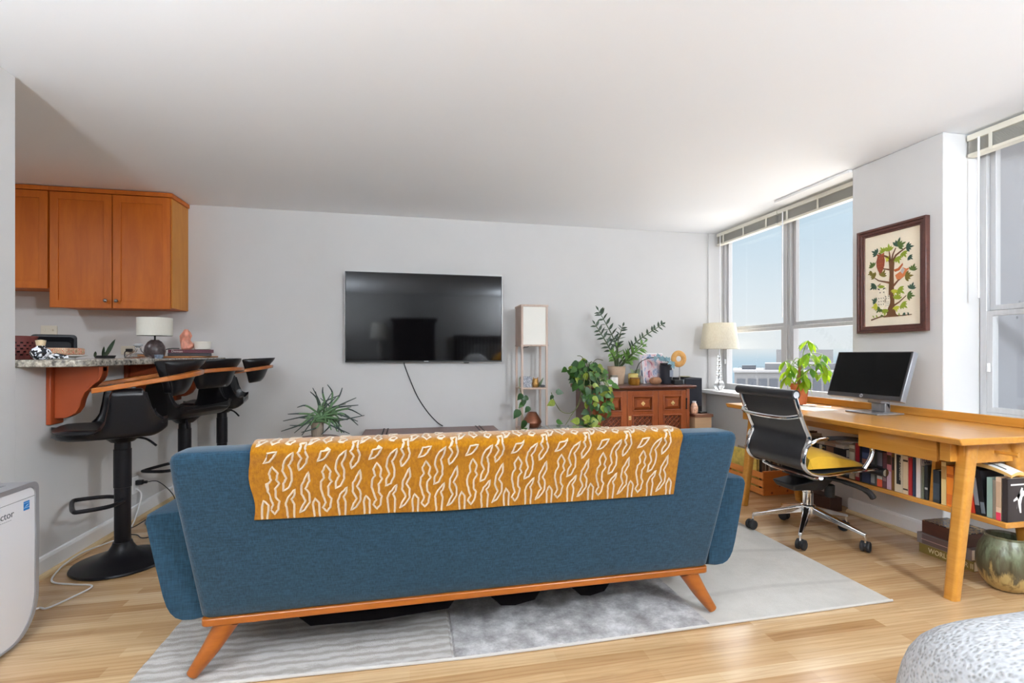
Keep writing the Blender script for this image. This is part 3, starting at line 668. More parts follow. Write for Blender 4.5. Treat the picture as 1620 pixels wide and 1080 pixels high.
m.box(-1.4461, -1.4458, 2.207, 2.236, 0.511, 0.5125).box(-1.4461, -1.4458, 2.207, 2.236, 0.529, 0.5302)
m.prism([(2.212, 0.514), (2.226, 0.519), (2.233, 0.524), (2.220, 0.5205)], 'x', -1.4461, -1.4458)
obj('star_mark', m, SB, st_)
obj('power_cord', MB().tube(bez([(-1.62, 2.284, 0.05), (-1.60, 2.36, 0.006), (-1.575, 2.475, 0.006), (-1.535, 2.47, 0.006), (-1.50, 2.54, 0.006), (-1.47, 2.66, 0.006), (-1.57, 2.70, 0.006), (-1.69, 2.755, 0.006), (-1.745, 2.89, 0.008), (-1.748, 2.97, 0.02), (-1.742, 3.08, 0.024), (-1.72, 3.22, 0.012), (-1.69, 3.36, 0.006), (-1.74, 3.55, 0.008), (-1.75, 3.64, 0.08), (-1.745, 3.67, 0.17), (-1.765, 3.67, 0.205), (-1.779, 3.67, 0.207)], 7), 0.0042, 6), CORDW, t, smooth=True)
t = thing('wall_outlet', 'low white wall outlet under the bar where the cords plug in', 'outlet', (XL, 3.68, 0.23))
obj('cover_plate', MB().box(XL + 0.0005, XL + 0.007, 3.645, 3.715, 0.18, 0.29), WHITE, t, bevel=0.002)
obj('socket', MB().prism(rrect(3.662, 3.698, 0.242, 0.274, 0.008, 3), 'x', XL + 0.0072, XL + 0.009), WHITE, t)
t = thing('power_adapter', 'black plug with thin black cord in the low white outlet', 'plug', (XL + 0.03, 3.68, 0.25))
obj('plug_body', MB().prism([(3.667, 0.236), (3.693, 0.236), (3.693, 0.266), (3.667, 0.266)], 'x', XL + 0.0095, XL + 0.05).prism([(3.672, 0.242), (3.688, 0.242), (3.688, 0.26), (3.672, 0.26)], 'x', XL + 0.0505, XL + 0.075), BLACKP, t, bevel=0.003)
obj('plug_cord', MB().tube(bez([(XL + 0.075, 3.68, 0.251), (-1.66, 3.70, 0.245), (-1.60, 3.74, 0.16), (-1.585, 3.75, 0.09), (-1.63, 3.66, 0.06), (-1.69, 3.50, 0.022), (-1.70, 3.44, 0.022), (-1.68, 3.36, 0.02), (-1.62, 3.36, 0.006), (-1.56, 3.30, 0.006), (-1.45, 3.33, 0.006), (-1.30, 3.2, 0.006)], 7), 0.003, 6), CORDB, t, smooth=True)

# ------------------------------------------------------------------ rug
def rug_mat():
    t = NT('pieced_wool_rug'); mp = t.coord((1, 1, 1))
    sx = t.new('ShaderNodeSeparateXYZ'); t.link(mp, 'Vector', sx, 'Vector')
    n1 = t.new('ShaderNodeTexNoise', Scale=9.0, Detail=8.0, Roughness=0.72); t.link(mp, 'Vector', n1, 'Vector')
    r1 = t.ramp([(0.34, rgb(128, 125, 124)), (0.5, rgb(168, 165, 164)), (0.64, rgb(204, 202, 201))]); t.link(n1, 'Fac', r1, 'Fac')   # shaggy field
    m2 = t.coord((2.5, 7, 1)); n2 = t.new('ShaderNodeTexNoise', Scale=3.0, Detail=6.0, Roughness=0.7); t.link(m2, 'Vector', n2, 'Vector')
    ad = t.new('ShaderNodeMath', operation='MULTIPLY_ADD'); t.l.new(sx.outputs['Y'], ad.inputs[0]); ad.inputs[1].default_value = 2 * PI / 0.042
    ns = t.new('ShaderNodeMath', operation='MULTIPLY'); t.l.new(n2.outputs['Fac'], ns.inputs[0]); ns.inputs[1].default_value = 11.0
    t.l.new(ns.outputs[0], ad.inputs[2])
    si = t.new('ShaderNodeMath', operation='SINE'); t.l.new(ad.outputs[0], si.inputs[0])
    mr = t.new('ShaderNodeMapRange'); mr.inputs['From Min'].default_value = -1; mr.inputs['From Max'].default_value = 1; t.l.new(si.outputs[0], mr.inputs['Value'])
    r2 = t.ramp([(0.05, rgb(158, 152, 145)), (0.5, rgb(173, 168, 163)), (0.95, rgb(187, 183, 179))]); t.l.new(mr.outputs[0], r2.inputs['Fac'])    # striped field
    n3 = t.new('ShaderNodeTexNoise', Scale=2.2, Detail=7.0, Roughness=0.75); t.link(mp, 'Vector', n3, 'Vector')
    r3 = t.ramp([(0.3, rgb(178, 174, 166)), (0.6, rgb(196, 192, 185))]); t.link(n3, 'Fac', r3, 'Fac')    # flat cream field
    wv = t.new('ShaderNodeTexWave', Scale=0.55, Distortion=4.0, Detail=1.0); wv.wave_type = 'RINGS'; m4 = t.coord((1, 1.3, 1)); m4.inputs['Location'].default_value = (-0.6, 0.9, 0); t.link(m4, 'Vector', wv, 'Vector')
    r4 = t.ramp([(0.0, (0.86, 0.85, 0.85, 1)), (0.025, (1, 1, 1, 1))]); t.link(wv, 'Fac', r4, 'Fac')
    mc = t.new('ShaderNodeMix', data_type='RGBA', blend_type='MULTIPLY'); mc.inputs['Factor'].default_value = 0.8
    t.l.new(r3.outputs['Color'], mc.inputs['A']); t.l.new(r4.outputs['Color'], mc.inputs['B'])
    def step(x):
        g = t.new('ShaderNodeMath', operation='GREATER_THAN'); t.l.new(sx.outputs['X'], g.inputs[0]); g.inputs[1].default_value = x; return g
    a = t.new('ShaderNodeMix', data_type='RGBA'); t.l.new(step(0.155).outputs[0], a.inputs['Factor']); t.l.new(r2.outputs['Color'], a.inputs['A']); t.l.new(r1.outputs['Color'], a.inputs['B'])
    b = t.new('ShaderNodeMix', data_type='RGBA'); t.l.new(step(1.187).outputs[0], b.inputs['Factor']); t.l.new(a.outputs['Result'], b.inputs['A']); t.l.new(mc.outputs['Result'], b.inputs['B'])
    t.l.new(b.outputs['Result'], t.p.inputs['Base Color']); t.p.inputs['Roughness'].default_value = 1.0; t.p.inputs['Specular IOR Level'].default_value = 0.1
    hi = t.new('ShaderNodeTexNoise', Scale=260.0, Detail=3.0); t.link(mp, 'Vector', hi, 'Vector')
    t.bump(hi, 'Fac', 0.6, 0.004); return t.m
m = MB()
def rugh(x, y):
    if x < 0.155: return 0.011 + 0.0005 * math.sin(y * 2 * PI / 0.042 + 1.2 * math.sin(x * 9)) + 0.0012 * math.sin(x * 61 + y * 47)
    if x < 1.187: return 0.013 + 0.002 * math.sin(x * 40) * math.sin(y * 33)
    return 0.006
xs = [-0.915 + 0.02 * k for k in range(53)] + [0.146, 0.15, 0.157, 0.163] + [0.18 + 0.04 * k for k in range(25)] + [1.185, 1.189] + [1.22 + 0.08 * k for k in range(11)] + [2.1]
ys = [1.76 + 0.012 * k for k in range(60)] + [2.5 + 0.1 * k for k in range(15)]
def bow(x): return 0.035 * max(0, -(x - 0.2)) + 0.0 + 0.016 * max(0, x - 0.6)
T = [[m.v((x, y + bow(x) * max(0, 1 - (y - 1.76)), 0.001 + (0.006 if (0.147 < x < 0.16) else rugh(x, y)))) for y in ys] for x in xs]
for i in range(len(xs) - 1):
    for j in range(len(ys) - 1): m.f([T[i][j], T[i + 1][j], T[i + 1][j + 1], T[i][j + 1]])
ring = [T[i][0] for i in range(len(xs))] + [T[-1][j] for j in range(1, len(ys))] + [T[i][-1] for i in range(len(xs) - 2, -1, -1)] + [T[0][j] for j in range(len(ys) - 2, 0, -1)]
low = [m.v((v.co.x, v.co.y, 0.0006)) for v in ring]
for k in range(len(ring)): m.f([ring[k], low[k], low[(k + 1) % len(low)], ring[(k + 1) % len(ring)]])
rug = tag(obj('rug', m, rug_mat(), smooth=True), 'large pale rug pieced from striped, shaggy grey and flat cream fields under the sofa', 'rug')
obj('binding', MB().tube([(x, 1.7565 + bow(x), 0.007) for x in xs], 0.0055, 6), M('rug_binding', rgb(186, 182, 176), 0.9), rug, smooth=True)
RT = 0.017

# ------------------------------------------------------------------ sofa
SX = 0.262
t = thing('sofa', 'blue linen mid-century sofa seen from behind, on an orange wooden rail', 'sofa', (SX, 2.25, 0))
def sofaback():
    m = MB(); W = 0.995
    def sec(z):   # outline at height z: half width, rear Y, front Y
        k = (z - 0.213) / (0.797 - 0.213)
        return 0.957 + 0.042 * min(1, k * 1.2), 1.825 - 0.145 * k, 1.985 - 0.165 * k
    zs = [0.213, 0.222, 0.26, 0.36, 0.46, 0.56, 0.66, 0.74, 0.768, 0.784, 0.793, 0.797]
    ins = [0.008, 0.0, 0, 0, 0, 0, 0, 0, 0.0, 0.006, 0.016, 0.034]
    L = []
    for z, e in zip(zs, ins):
        w, a, b = sec(z); L.append([m.v((SX + x, y, z)) for x, y in rrect(-w + e, w - e, a + e * 0.6, b - e * 0.6, 0.028 - min(e, 0.02) * 0.3, 5)])
    for A, B in zip(L, L[1:]):
        for i in range(len(A)): m.f([A[i], A[(i + 1) % len(A)], B[(i + 1) % len(B)], B[i]])
    m.f(L[0][::-1]); m.f(L[-1]); return m
bk = obj('back', sofaback(), BLUE, t, smooth=True, ang=60)
obj('piping', MB().tube([(SX - 0.955 + 0.0, 1.692, 0.787), (SX - 0.6, 1.688, 0.790), (SX + 0.6, 1.688, 0.790), (SX + 0.955, 1.692, 0.787)], 0.0035, 6), BLUE, bk, smooth=True)
for sg in (-1, 1):
    m = MB()
    def arm_sec(y):
        k = (y - 1.86) / 0.80
        zt = 0.572 - 0.02 * k
        P = []
        pts = [(0.955, 0.205), (1.0, 0.197), (1.028, 0.199), (1.05, 0.209), (1.066, 0.227), (1.078, 0.25), (1.09, 0.29), (1.118, 0.42), (1.140, 0.53), (1.143, 0.548), (1.139, zt - 0.008), (1.128, zt - 0.001), (1.11, zt + 0.001), (0.985, zt + 0.008), (0.975, zt), (0.972, 0.45)]
        return [(SX + 0.012 + sg * u, y, z) for u, z in pts]
    L = [[m.v(p) for p in arm_sec(y)] for y in (1.845, 1.86, 2.2, 2.55, 2.645, 2.66)]
    for k in (0, 5):
        c = sum((v.co for v in L[k]), Vector()) / len(L[k])
        for v in L[k]: v.co.x += (c.x - v.co.x) * 0.06; v.co.z += (c.z - v.co.z) * 0.04
    for A, B in zip(L, L[1:]):
        for i in range(len(A)): m.f([A[i], A[(i + 1) % len(A)], B[(i + 1) % len(B)], B[i]])
    m.f(L[0][::-1]); m.f(L[-1])
    obj('arm', m, BLUE, t, bevel=0.010, seg=3)
obj('seat_base', MB().box(SX - 0.95, SX + 0.95, 1.93, 2.66, 0.215, 0.33), BLUE, t, bevel=0.01)
for k in (-1, 0, 1):
    obj('seat_cushion', MB().box(SX + k * 0.64 - 0.315, SX + k * 0.64 + 0.315, 2.03, 2.68, 0.332, 0.45), BLUE, t, bevel=0.03, seg=4)
    obj('back_cushion', MB().rbox((SX + k * 0.64, 2.0, 0.585), (0.62, 0.13, 0.30), (0.12, 0, 0)), BLUE, t, bevel=0.04, seg=4)
obj('wooden_rail', MB().ring_prism(rrect(SX - 0.955, SX + 0.955, 1.818, 2.65, 0.02, 4), rrect(SX - 0.90, SX + 0.90, 1.87, 2.60, 0.02, 4), 'z', 0.187, 0.2125), SOFAW, t, bevel=0.004)
for sx, x0, x1 in ((-1, -0.88, -0.985), (1, 0.88, 0.985)):
    for y0, y1 in ((1.862, 1.838), (2.58, 2.62)):
        obj('leg', MB().tube([(SX + x0, y0, 0.188), (SX + (x0 + x1) / 2, (y0 + y1) / 2, 0.10), (SX + x1, y1, RT + 0.007)], [0.038, 0.029, 0.019], 24), SOFAW, t, smooth=True)
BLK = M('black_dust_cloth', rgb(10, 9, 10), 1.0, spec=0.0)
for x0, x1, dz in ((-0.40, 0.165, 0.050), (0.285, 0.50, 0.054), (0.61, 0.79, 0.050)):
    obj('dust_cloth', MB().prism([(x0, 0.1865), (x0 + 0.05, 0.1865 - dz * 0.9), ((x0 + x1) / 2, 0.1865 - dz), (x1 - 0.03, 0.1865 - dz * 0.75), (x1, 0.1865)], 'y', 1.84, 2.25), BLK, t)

# mustard throw draped over the back: pattern motifs are raised cream pile in the same mesh
PILE = 0.0045
def prof_pt(s):      # s metres from the hem behind the sofa, up, over the top and down the seat side
    rear = 0.262
    P = [(1.7475, 0.548), (1.735, 0.60), (1.698, 0.745), (1.684, 0.778), (1.681, 0.793), (1.687, 0.803), (1.705, 0.8075), (1.75, 0.808), (1.79, 0.806), (1.812, 0.800), (1.826, 0.786), (1.838, 0.75), (1.86, 0.69), (1.865, 0.66)]
    return P
PP = [Vector((0, y - 0.005 if z < 0.80 and y < 1.76 else y, z + 0.0012)) for y, z in prof_pt(0)]
for i, p in enumerate(PP):
    if p.y > 1.80: PP[i] = Vector((0, p.y + 0.012, p.z))
CUM = [0]
for a, b in zip(PP, PP[1:]): CUM.append(CUM[-1] + (b - a).length)
TX0, TX1 = -0.502, 1.003
def throw_pt(u, s, off=0.0):
    s = min(max(s, 0), CUM[-1] - 1e-6)
    for i in range(len(CUM) - 1):
        if s <= CUM[i + 1]: break
    k = (s - CUM[i]) / (CUM[i + 1] - CUM[i]); p = PP[i].lerp(PP[i + 1], k); d = (PP[i + 1] - PP[i]).normalized()
    n = Vector((0, -d.z, d.y)); n = n if n.z > -0.5 else -n
    hang = max(0, 0.30 - s) / 0.30
    wav = 0.004 * hang * math.sin(u * 5.1 + 0.8) + 0.0025 * hang * math.sin(u * 13)
    x = u + 0.006 * math.sin(s * 30) * (1 if u < TX0 + 0.05 else 0)
    hem = (0.010 * math.sin((u - TX0) * 2.0) - 0.012 * (u - TX0) / 1.487) * hang
    q = p + n * (0.004 + off + max(0, wav)); q.x = x; dz = -hem * 0.6 + 0.016 * hang * (1 - (u - TX0) / 1.5); q.z += dz; q.y -= 0.26 * dz + 0.001; return q
m = MB(); NU, NS = 110, 44; S = CUM[-1]
ga = [[m.v(throw_pt(TX0 + (TX1 - TX0) * i / NU, S * j / NS, PILE)) for j in range(NS + 1)] for i in range(NU + 1)]
gb = [[m.v(throw_pt(TX0 + (TX1 - TX0) * i / NU, S * j / NS, 0.0)) for j in range(NS + 1)] for i in range(NU + 1)]
for i in range(NU):
    for j in range(NS):
        m.f([ga[i][j], ga[i + 1][j], ga[i + 1][j + 1], ga[i][j + 1]]); m.f([gb[i][j + 1], gb[i + 1][j + 1], gb[i + 1][j], gb[i][j]])
for i in range(NU):
    for j in (0, NS): m.f([ga[i][j], gb[i][j], gb[i + 1][j], ga[i + 1][j]])
for j in range(NS):
    for i in (0, NU): m.f([ga[i][j], ga[i][j + 1], gb[i][j + 1], gb[i][j]])
m.mi = 1
SC = 0.000466; PER = 345 * SC
MOT = [[(205, 295), (235, 350), (225, 400), (240, 430), (215, 470), (215, 540), (235, 570), (225, 640), (200, 675), (175, 640), (195, 600), (180, 550), (165, 490), (170, 430), (190, 400), (180, 350)],
       [(345, 185), (335, 240), (310, 290), (325, 340), (325, 410), (300, 470), (265, 490), (270, 430), (290, 390), (268, 330), (280, 260), (300, 220)],
       [(432, 345), (438, 420), (410, 480), (432, 520), (435, 590), (400, 650), (365, 675), (385, 620), (405, 580), (380, 520), (385, 450), (410, 400)],
       [(240, 178), (215, 220), (190, 250), (150, 262), (165, 230), (180, 185)],
       [(372, 190), (395, 230), (370, 290), (375, 335), (400, 310), (425, 270), (435, 220), (420, 170), (425, 130), (385, 140), (395, 165)],
       [(340, 480), (335, 530), (315, 560), (330, 600), (325, 712), (285, 712), (280, 640), (275, 590), (295, 540), (320, 510)],
       [(125, 560), (150, 600), (150, 712), (115, 712), (108, 610)],
       [(330, 60), (345, 110), (320, 140), (290, 130), (300, 90)], [(480, 20), (500, 70), (470, 130), (440, 150), (450, 100), (440, 60)],
       [(205, -60), (235, 0), (225, 60), (240, 110), (210, 140), (180, 90), (190, 20)], [(345, -160), (335, -60), (310, 0), (290, 30), (280, -60), (300, -120)]]
def thr(cx, cy):      # crop coordinates of the photograph's cloth -> metres on the cloth
    return TX0 + (cx - 65) * SC, 0.262 * (1 - (cy - 155) / 560.0)
for rep in range(-1, 11):
    for mo in MOT:
        P = []
        for k in range(len(mo)):      # densify and jitter
            a, b = mo[k], mo[(k + 1) % len(mo)]
            for q in range(3): P.append((a[0] + (b[0] - a[0]) * q / 3 + rnd.uniform(-2, 2), a[1] + (b[1] - a[1]) * q / 3 + rnd.uniform(-2, 2)))
        uv = [thr(x + rep * 345, y) for x, y in P]; n = len(uv)
        if min(u for u, s in uv) < TX0 + 0.006 or max(u for u, s in uv) > TX1 - 0.006: continue
        hw = 0.0034; R = []
        for k in range(n):
            a, b = uv[k - 1], uv[(k + 1) % n]; dx, dy = b[0] - a[0], b[1] - a[1]; L = math.hypot(dx, dy) or 1; nx, ny = -dy / L * hw, dx / L * hw
            u, s = uv[k]; s0 = max(s, 0.002)
            R.append([m.v(throw_pt(u + nx, max(s0 + ny, 0.001), PILE + 0.0004)), m.v(throw_pt(u, s0, PILE + 0.0032)), m.v(throw_pt(u - nx, max(s0 - ny, 0.001), PILE + 0.0004))])
        for k in range(n):
            A, B = R[k], R[(k + 1) % n]
            if P[k][1] > 700 and P[(k + 1) % n][1] > 700: continue
            for j in range(2): m.f([A[j], A[j + 1], B[j + 1], B[j]])
def plush(name, c1, c2, sc_):
    t = NT(name); mp = t.coord((sc_, sc_, sc_ * 0.5)); n = t.new('ShaderNodeTexNoise', Scale=1.0, Detail=5.0, Roughness=0.7); t.link(mp, 'Vector', n, 'Vector')
    r = t.ramp([(0.3, c1), (0.68, c2)]); t.link(n, 'Fac', r, 'Fac'); t.link(r, 'Color', t.p, 'Base Color'); t.p.inputs['Roughness'].default_value = 1.0
    t.p.inputs['Specular IOR Level'].default_value = 0.1; t.p.inputs['Sheen Weight'].default_value = 0.25; t.bump(n, 'Fac', 0.5, 0.003); return t.m
thr_ob = tag(obj('throw_blanket', m, [plush('mustard_plush', rgb(126, 78, 3), rgb(158, 106, 10), 110), M('cream_pile', rgb(186, 170, 150), 1.0, noise=0.08, nscale=(120, 120, 120))], smooth=True, ang=70), 'mustard throw with cream flame outlines draped over the sofa back', 'throw blanket')

SRZ = math.radians(0.7); sofa_ob = bk.parent; sofa_ob.rotation_euler = (0, 0, SRZ)
piv = Vector((SX, 2.25, 0)); Rz = Matrix.Rotation(SRZ, 3, 'Z'); thr_ob.rotation_euler = (0, 0, SRZ); thr_ob.location = piv - Rz @ piv
# ------------------------------------------------------------------ television wall
t = thing('television', 'large wall-mounted black flat-screen television', 'television', (0.144, 4.62, 1.03))
TVS = M('tv_screen', rgb(10, 10, 12), 0.05, spec=0.34)
obj('bezel', MB().ring_prism([(-0.573, 1.03), (0.861, 1.03), (0.861, 1.848), (-0.573, 1.848)], [(-0.566, 1.044), (0.854, 1.044), (0.854, 1.841), (-0.566, 1.841)], 'y', 4.598, 4.625), BLACKP, t, bevel=0.002)
obj('metal_edge', MB().ring_prism([(-0.5755, 1.0275), (0.8635, 1.0275), (0.8635, 1.8505), (-0.5755, 1.8505)], [(-0.5731, 1.0299), (0.8611, 1.0299), (0.8611, 1.8481), (-0.5731, 1.8481)], 'y', 4.602, 4.622), STEEL, t)
obj('screen', MB().box(-0.566, 0.854, 4.602, 4.61, 1.044, 1.841), TVS, t)
obj('back_shell', MB().box(-0.4, 0.69, 4.6255, 4.648, 1.10, 1.75), BLACKP, t, bevel=0.008)
obj('wall_bracket', MB().box(0.0, 0.29, 4.6482, 4.6595, 1.3, 1.55), STEEL, t)
obj('logo', MB().box(0.125, 0.165, 4.596, 4.5978, 1.034, 1.040), M('logo_silver', rgb(190, 190, 194), 0.3, 0.8), t)
obj('sensor', MB().prism([(0.49, 1.027), (0.50, 1.018), (0.54, 1.018), (0.55, 1.027)], 'y', 4.60, 4.615), BLACKP, t)
tag(obj('tv_cable', MB().tube(bez([(-0.055, 4.638, 1.023), (-0.048, 4.648, 0.99), (0.0, 4.652, 0.86), (0.07, 4.652, 0.70), (0.16, 4.652, 0.56), (0.25, 4.65, 0.46), (0.30, 4.62, 0.428)], 8), 0.0045, 6), CORDB, smooth=True), 'black cable hanging down the wall from the television', 'cable')
TRW = wood('trunk_mahogany', rgb(86, 42, 30), rgb(110, 56, 40), 0.35, (4, 40, 40), 0.02, 0.2)
t = thing('trunk', 'dark reddish wooden trunk with strapped lid under the television', 'trunk', (0.19, 4.37, 0))
obj('chest', MB().box(-0.39, 0.77, 4.17, 4.60, 0.001, 0.335), TRW, t, bevel=0.006)
obj('lid', MB().prism([(4.16, 0.338), (4.612, 0.338), (4.612, 0.412), (4.60, 0.422), (4.175, 0.422), (4.16, 0.412)], 'x', -0.40, 0.78), TRW, t, bevel=0.004)
m = MB(); 
for x in (-0.24, 0.60):
    for dx in (0.0, 0.035): m.box(x + dx, x + dx + 0.014, 4.158, 4.613, 0.4225, 0.4245)
    for k in range(14):
        for dx in (0.007, 0.042): m.ball((x + dx, 4.19 + k * 0.03, 0.425), 0.004, 6)
obj('strap', m, M('trunk_straps', rgb(58, 50, 48), 0.5), t)

# spidery potted plant left of the trunk
t = thing('plant_stand', 'round plant stand under the spidery succulent beside the trunk', 'plant stand', (-0.72, 4.12, 0))
obj('stand_top', MB().lathe([(0, 0.42), (0.16, 0.42), (0.165, 0.43), (0.16, 0.438), (0, 0.438)], (-0.72, 4.12, 0), 32), TRW, t, smooth=True)
for k in range(3):
    a = 2 * PI * k / 3 + 0.4
    obj('leg', MB().tube([(-0.72 + 0.10 * math.cos(a), 4.12 + 0.10 * math.sin(a), 0.42), (-0.72 + 0.16 * math.cos(a), 4.12 + 0.16 * math.sin(a), 0.001)], [0.016, 0.011], 10), TRW, t, smooth=True)
t = thing('succulent', 'spidery grey-green succulent with long thin curling leaves in a ribbed pot', 'plant', (-0.70, 4.12, 0.439))
obj('pot', MB().lathe([(0, 0), (0.042, 0), (0.046, 0.06), (0.047, 0.125), (0.043, 0.125), (0.041, 0.11), (0, 0.11)], (-0.72, 4.10, 0.439), 24), M('weathered_pot', rgb(142, 128, 112), 0.8, noise=0.25, nscale=(60, 60, 10), bump=0.3), t, smooth=True)
AL = M('aloe_green', rgb(96, 128, 88), 0.45, noise=0.25, nscale=(20, 20, 20)); ALT = M('aloe_tip', rgb(64, 76, 72), 0.5)
m = MB()
tips = [(-0.94, 4.1, 0.63), (-0.37, 4.08, 0.62), (-0.68, 4.1, 0.85), (-0.52, 4.12, 0.83), (-0.75, 4.15, 0.84), (-0.72, 4.05, 0.82), (-0.66, 4.14, 0.84), (-0.44, 4.1, 0.76), (-0.41, 4.02, 0.70), (-0.42, 4.12, 0.52), (-0.90, 4.05, 0.54), (-0.97, 4.12, 0.57), (-0.86, 4.0, 0.50), (-0.79, 4.18, 0.79), (-0.88, 4.2, 0.68), (-0.36, 4.16, 0.60), (-0.46, 4.0, 0.48), (-0.58, 4.0, 0.76), (-0.55, 4.16, 0.77), (-0.80, 3.98, 0.49), (-0.66, 3.97, 0.47), (-0.55, 3.99, 0.50), (-0.48, 4.2, 0.66), (-0.60, 4.06, 0.80), (-0.98, 4.06, 0.50), (-0.40, 4.05, 0.56), (-0.52, 4.05, 0.46), (-0.84, 4.08, 0.47), (-0.62, 4.2, 0.70), (-0.72, 4.2, 0.74), (-0.50, 4.11, 0.71), (-0.58, 4.12, 0.55), (-0.47, 3.98, 0.58), (-0.87, 4.12, 0.60)]
for i, q in enumerate(tips):
    q = Vector(q); b = Vector((-0.69 + rnd.uniform(-0.05, 0.07), 4.10 + rnd.uniform(-0.03, 0.04), 0.565 + rnd.uniform(0, 0.04)))
    mid = b.lerp(q, 0.5) + Vector((rnd.uniform(-0.05, 0.05), rnd.uniform(-0.03, 0.02), rnd.uniform(-0.02, 0.08)))
    pts = bez([b, b.lerp(mid, 0.5) + Vector((0, 0, 0.012)), mid, q + Vector((rnd.uniform(-.015, .015), 0, rnd.uniform(-.01, .02)))], 4); n = len(pts)
    k = n * 2 // 3
    m.mi = 0; m.tube(pts[:k + 1], [0.0105 - 0.0055 * j / n for j in range(k + 1)], 6)
    m.mi = 1; m.tube(pts[k:], [0.0066 - 0.0046 * j / max(1, (n - k)) for j in range(n - k)], 6)
for k in range(16):
    a = rnd.uniform(0, 6.28); b = Vector((-0.67, 4.10, 0.56)); e = b + Vector((0.14 * math.cos(a), 0.07 * math.sin(a) - 0.02, rnd.uniform(-0.10, 0.05)))
    m.mi = 0; m.tube(bez([b, b.lerp(e, 0.5) + Vector((0, 0, 0.06)), e], 4), [0.010 - 0.0007 * j for j in range(9)], 6)
obj('foliage', m, [AL, ALT], t, smooth=True)
# ------------------------------------------------------------------ shelf lamp with things on it
LMP = wood('ash_lamp_wood', rgb(182, 158, 142), rgb(202, 180, 166), 0.5, (40, 40, 4), 0)
lx0, lx1, ly0, ly1 = 0.982, 1.232, 4.30, 4.55
t = thing('shelf_floor_lamp', 'square wooden floor lamp with open shelves and a white fabric box shade', 'floor lamp', ((lx0 + lx1) / 2, (ly0 + ly1) / 2, 0))
for x in (lx0, lx1 - 0.019):
    for y in (ly0, ly1 - 0.019): obj('post', MB().box(x, x + 0.019, y, y + 0.019, 0.001, 1.535), LMP, t, bevel=0.0015)
for z in (0.06, 0.405, 0.783): obj('shelf', MB().box(lx0 + 0.002, lx1 - 0.002, ly0 + 0.002, ly1 - 0.002, z, z + 0.014), LMP, t, bevel=0.0015)
obj('top_frame', MB().ring_prism([(lx0 - 0.004, ly0 - 0.004), (lx1 + 0.004, ly0 - 0.004), (lx1 + 0.004, ly1 + 0.004), (lx0 - 0.004, ly1 + 0.004)], [(lx0 + 0.03, ly0 + 0.03), (lx1 - 0.03, ly0 + 0.03), (lx1 - 0.03, ly1 - 0.03), (lx0 + 0.03, ly1 - 0.03)], 'z', 1.535, 1.553), LMP, t, bevel=0.0015)
obj('lower_frame', MB().ring_prism([(lx0 - 0.003, ly0 - 0.003), (lx1 + 0.003, ly0 - 0.003), (lx1 + 0.003, ly1 + 0.003), (lx0 - 0.003, ly1 + 0.003)], [(lx0 + 0.02, ly0 + 0.02), (lx1 - 0.02, ly0 + 0.02), (lx1 - 0.02, ly1 - 0.02), (lx0 + 0.02, ly1 - 0.02)], 'z', 1.176, 1.190), LMP, t)
FABW = M('white_shade_fabric', rgb(238, 236, 228), 0.95, noise=0.015, nscale=(200, 200, 200))
obj('lamp_shade', MB().ring_prism([(lx0 + 0.006, ly0 + 0.006), (lx1 - 0.006, ly0 + 0.006), (lx1 - 0.006, ly1 - 0.006), (lx0 + 0.006, ly1 - 0.006)], [(lx0 + 0.009, ly0 + 0.009), (lx1 - 0.009, ly0 + 0.009), (lx1 - 0.009, ly1 - 0.009), (lx0 + 0.009, ly1 - 0.009)], 'z', 1.19, 1.535), FABW, t)
obj('side_panel', MB().box(lx0 + 0.001, lx0 + 0.0055, ly0 + 0.0192, ly1 - 0.0192, 1.19, 1.535), LMP, t)
obj('lamp_cord', MB().tube(bez([(1.08, 4.42, 1.175), (1.06, 4.40, 1.165), (1.03, 4.42, 1.16), (1.022, 4.44, 1.10), (1.022, 4.44, 0.9), (1.022, 4.44, 0.80)], 6), 0.003, 6).ball((1.023, 4.438, 1.07), 0.008, 8).ball((1.023, 4.438, 0.95), 0.007, 8), CORDB, t, smooth=True)
LEAF = M('pothos_green', rgb(64, 104, 42), 0.38, noise=0.3, nscale=(18, 18, 18)); LEAFD = M('pothos_dark', rgb(40, 74, 34), 0.4, noise=0.25, nscale=(18, 18, 18))
LEAFY = M('pothos_yellow', rgb(128, 144, 52), 0.4, noise=0.3, nscale=(25, 25, 25)); STEMG = M('vine_stem', rgb(94, 104, 58), 0.6)
HEART = (0.40, 1.0, 0.98, 0.72, 0.34, 0.0)
def put_leaf(m, p, L, down=0.7, facing=None, mi=None):
    a = rnd.uniform(0, 2 * PI); f = Vector(facing or (0.2, -1, 0.35))
    d = Vector((rnd.uniform(-1, 1), rnd.uniform(-0.6, 0.2), -down + rnd.uniform(-0.5, 0.5)))
    up = (f + Vector((rnd.uniform(-.5, .5), rnd.uniform(-.3, .3), rnd.uniform(-.3, .5)))).normalized()
    m.mi = mi if mi is not None else rnd.choice((0, 0, 0, 1, 1, 2)) if rnd.random() < 0.9 else 2
    m.leaf(p, d, up, L, L * rnd.uniform(0.66, 0.8), HEART, rnd.uniform(0.05, 0.3), 0.12)
t = thing('planter', 'grey mottled square planter with a trailing vine on the middle shelf of the lamp', 'planter', (1.05, 4.40, 0.798))
obj('planter_box', MB().ring_prism(rrect(1.00, 1.095, 4.352, 4.44, 0.008, 3), rrect(1.006, 1.089, 4.358, 4.434, 0.006, 3), 'z', 0.798, 0.895).box(1.004, 1.091, 4.356, 4.436, 0.798, 0.88), bw('mottled_grey', rgb(120, 124, 136), rgb(206, 208, 214), 60), t)
m = MB(); sm = MB()
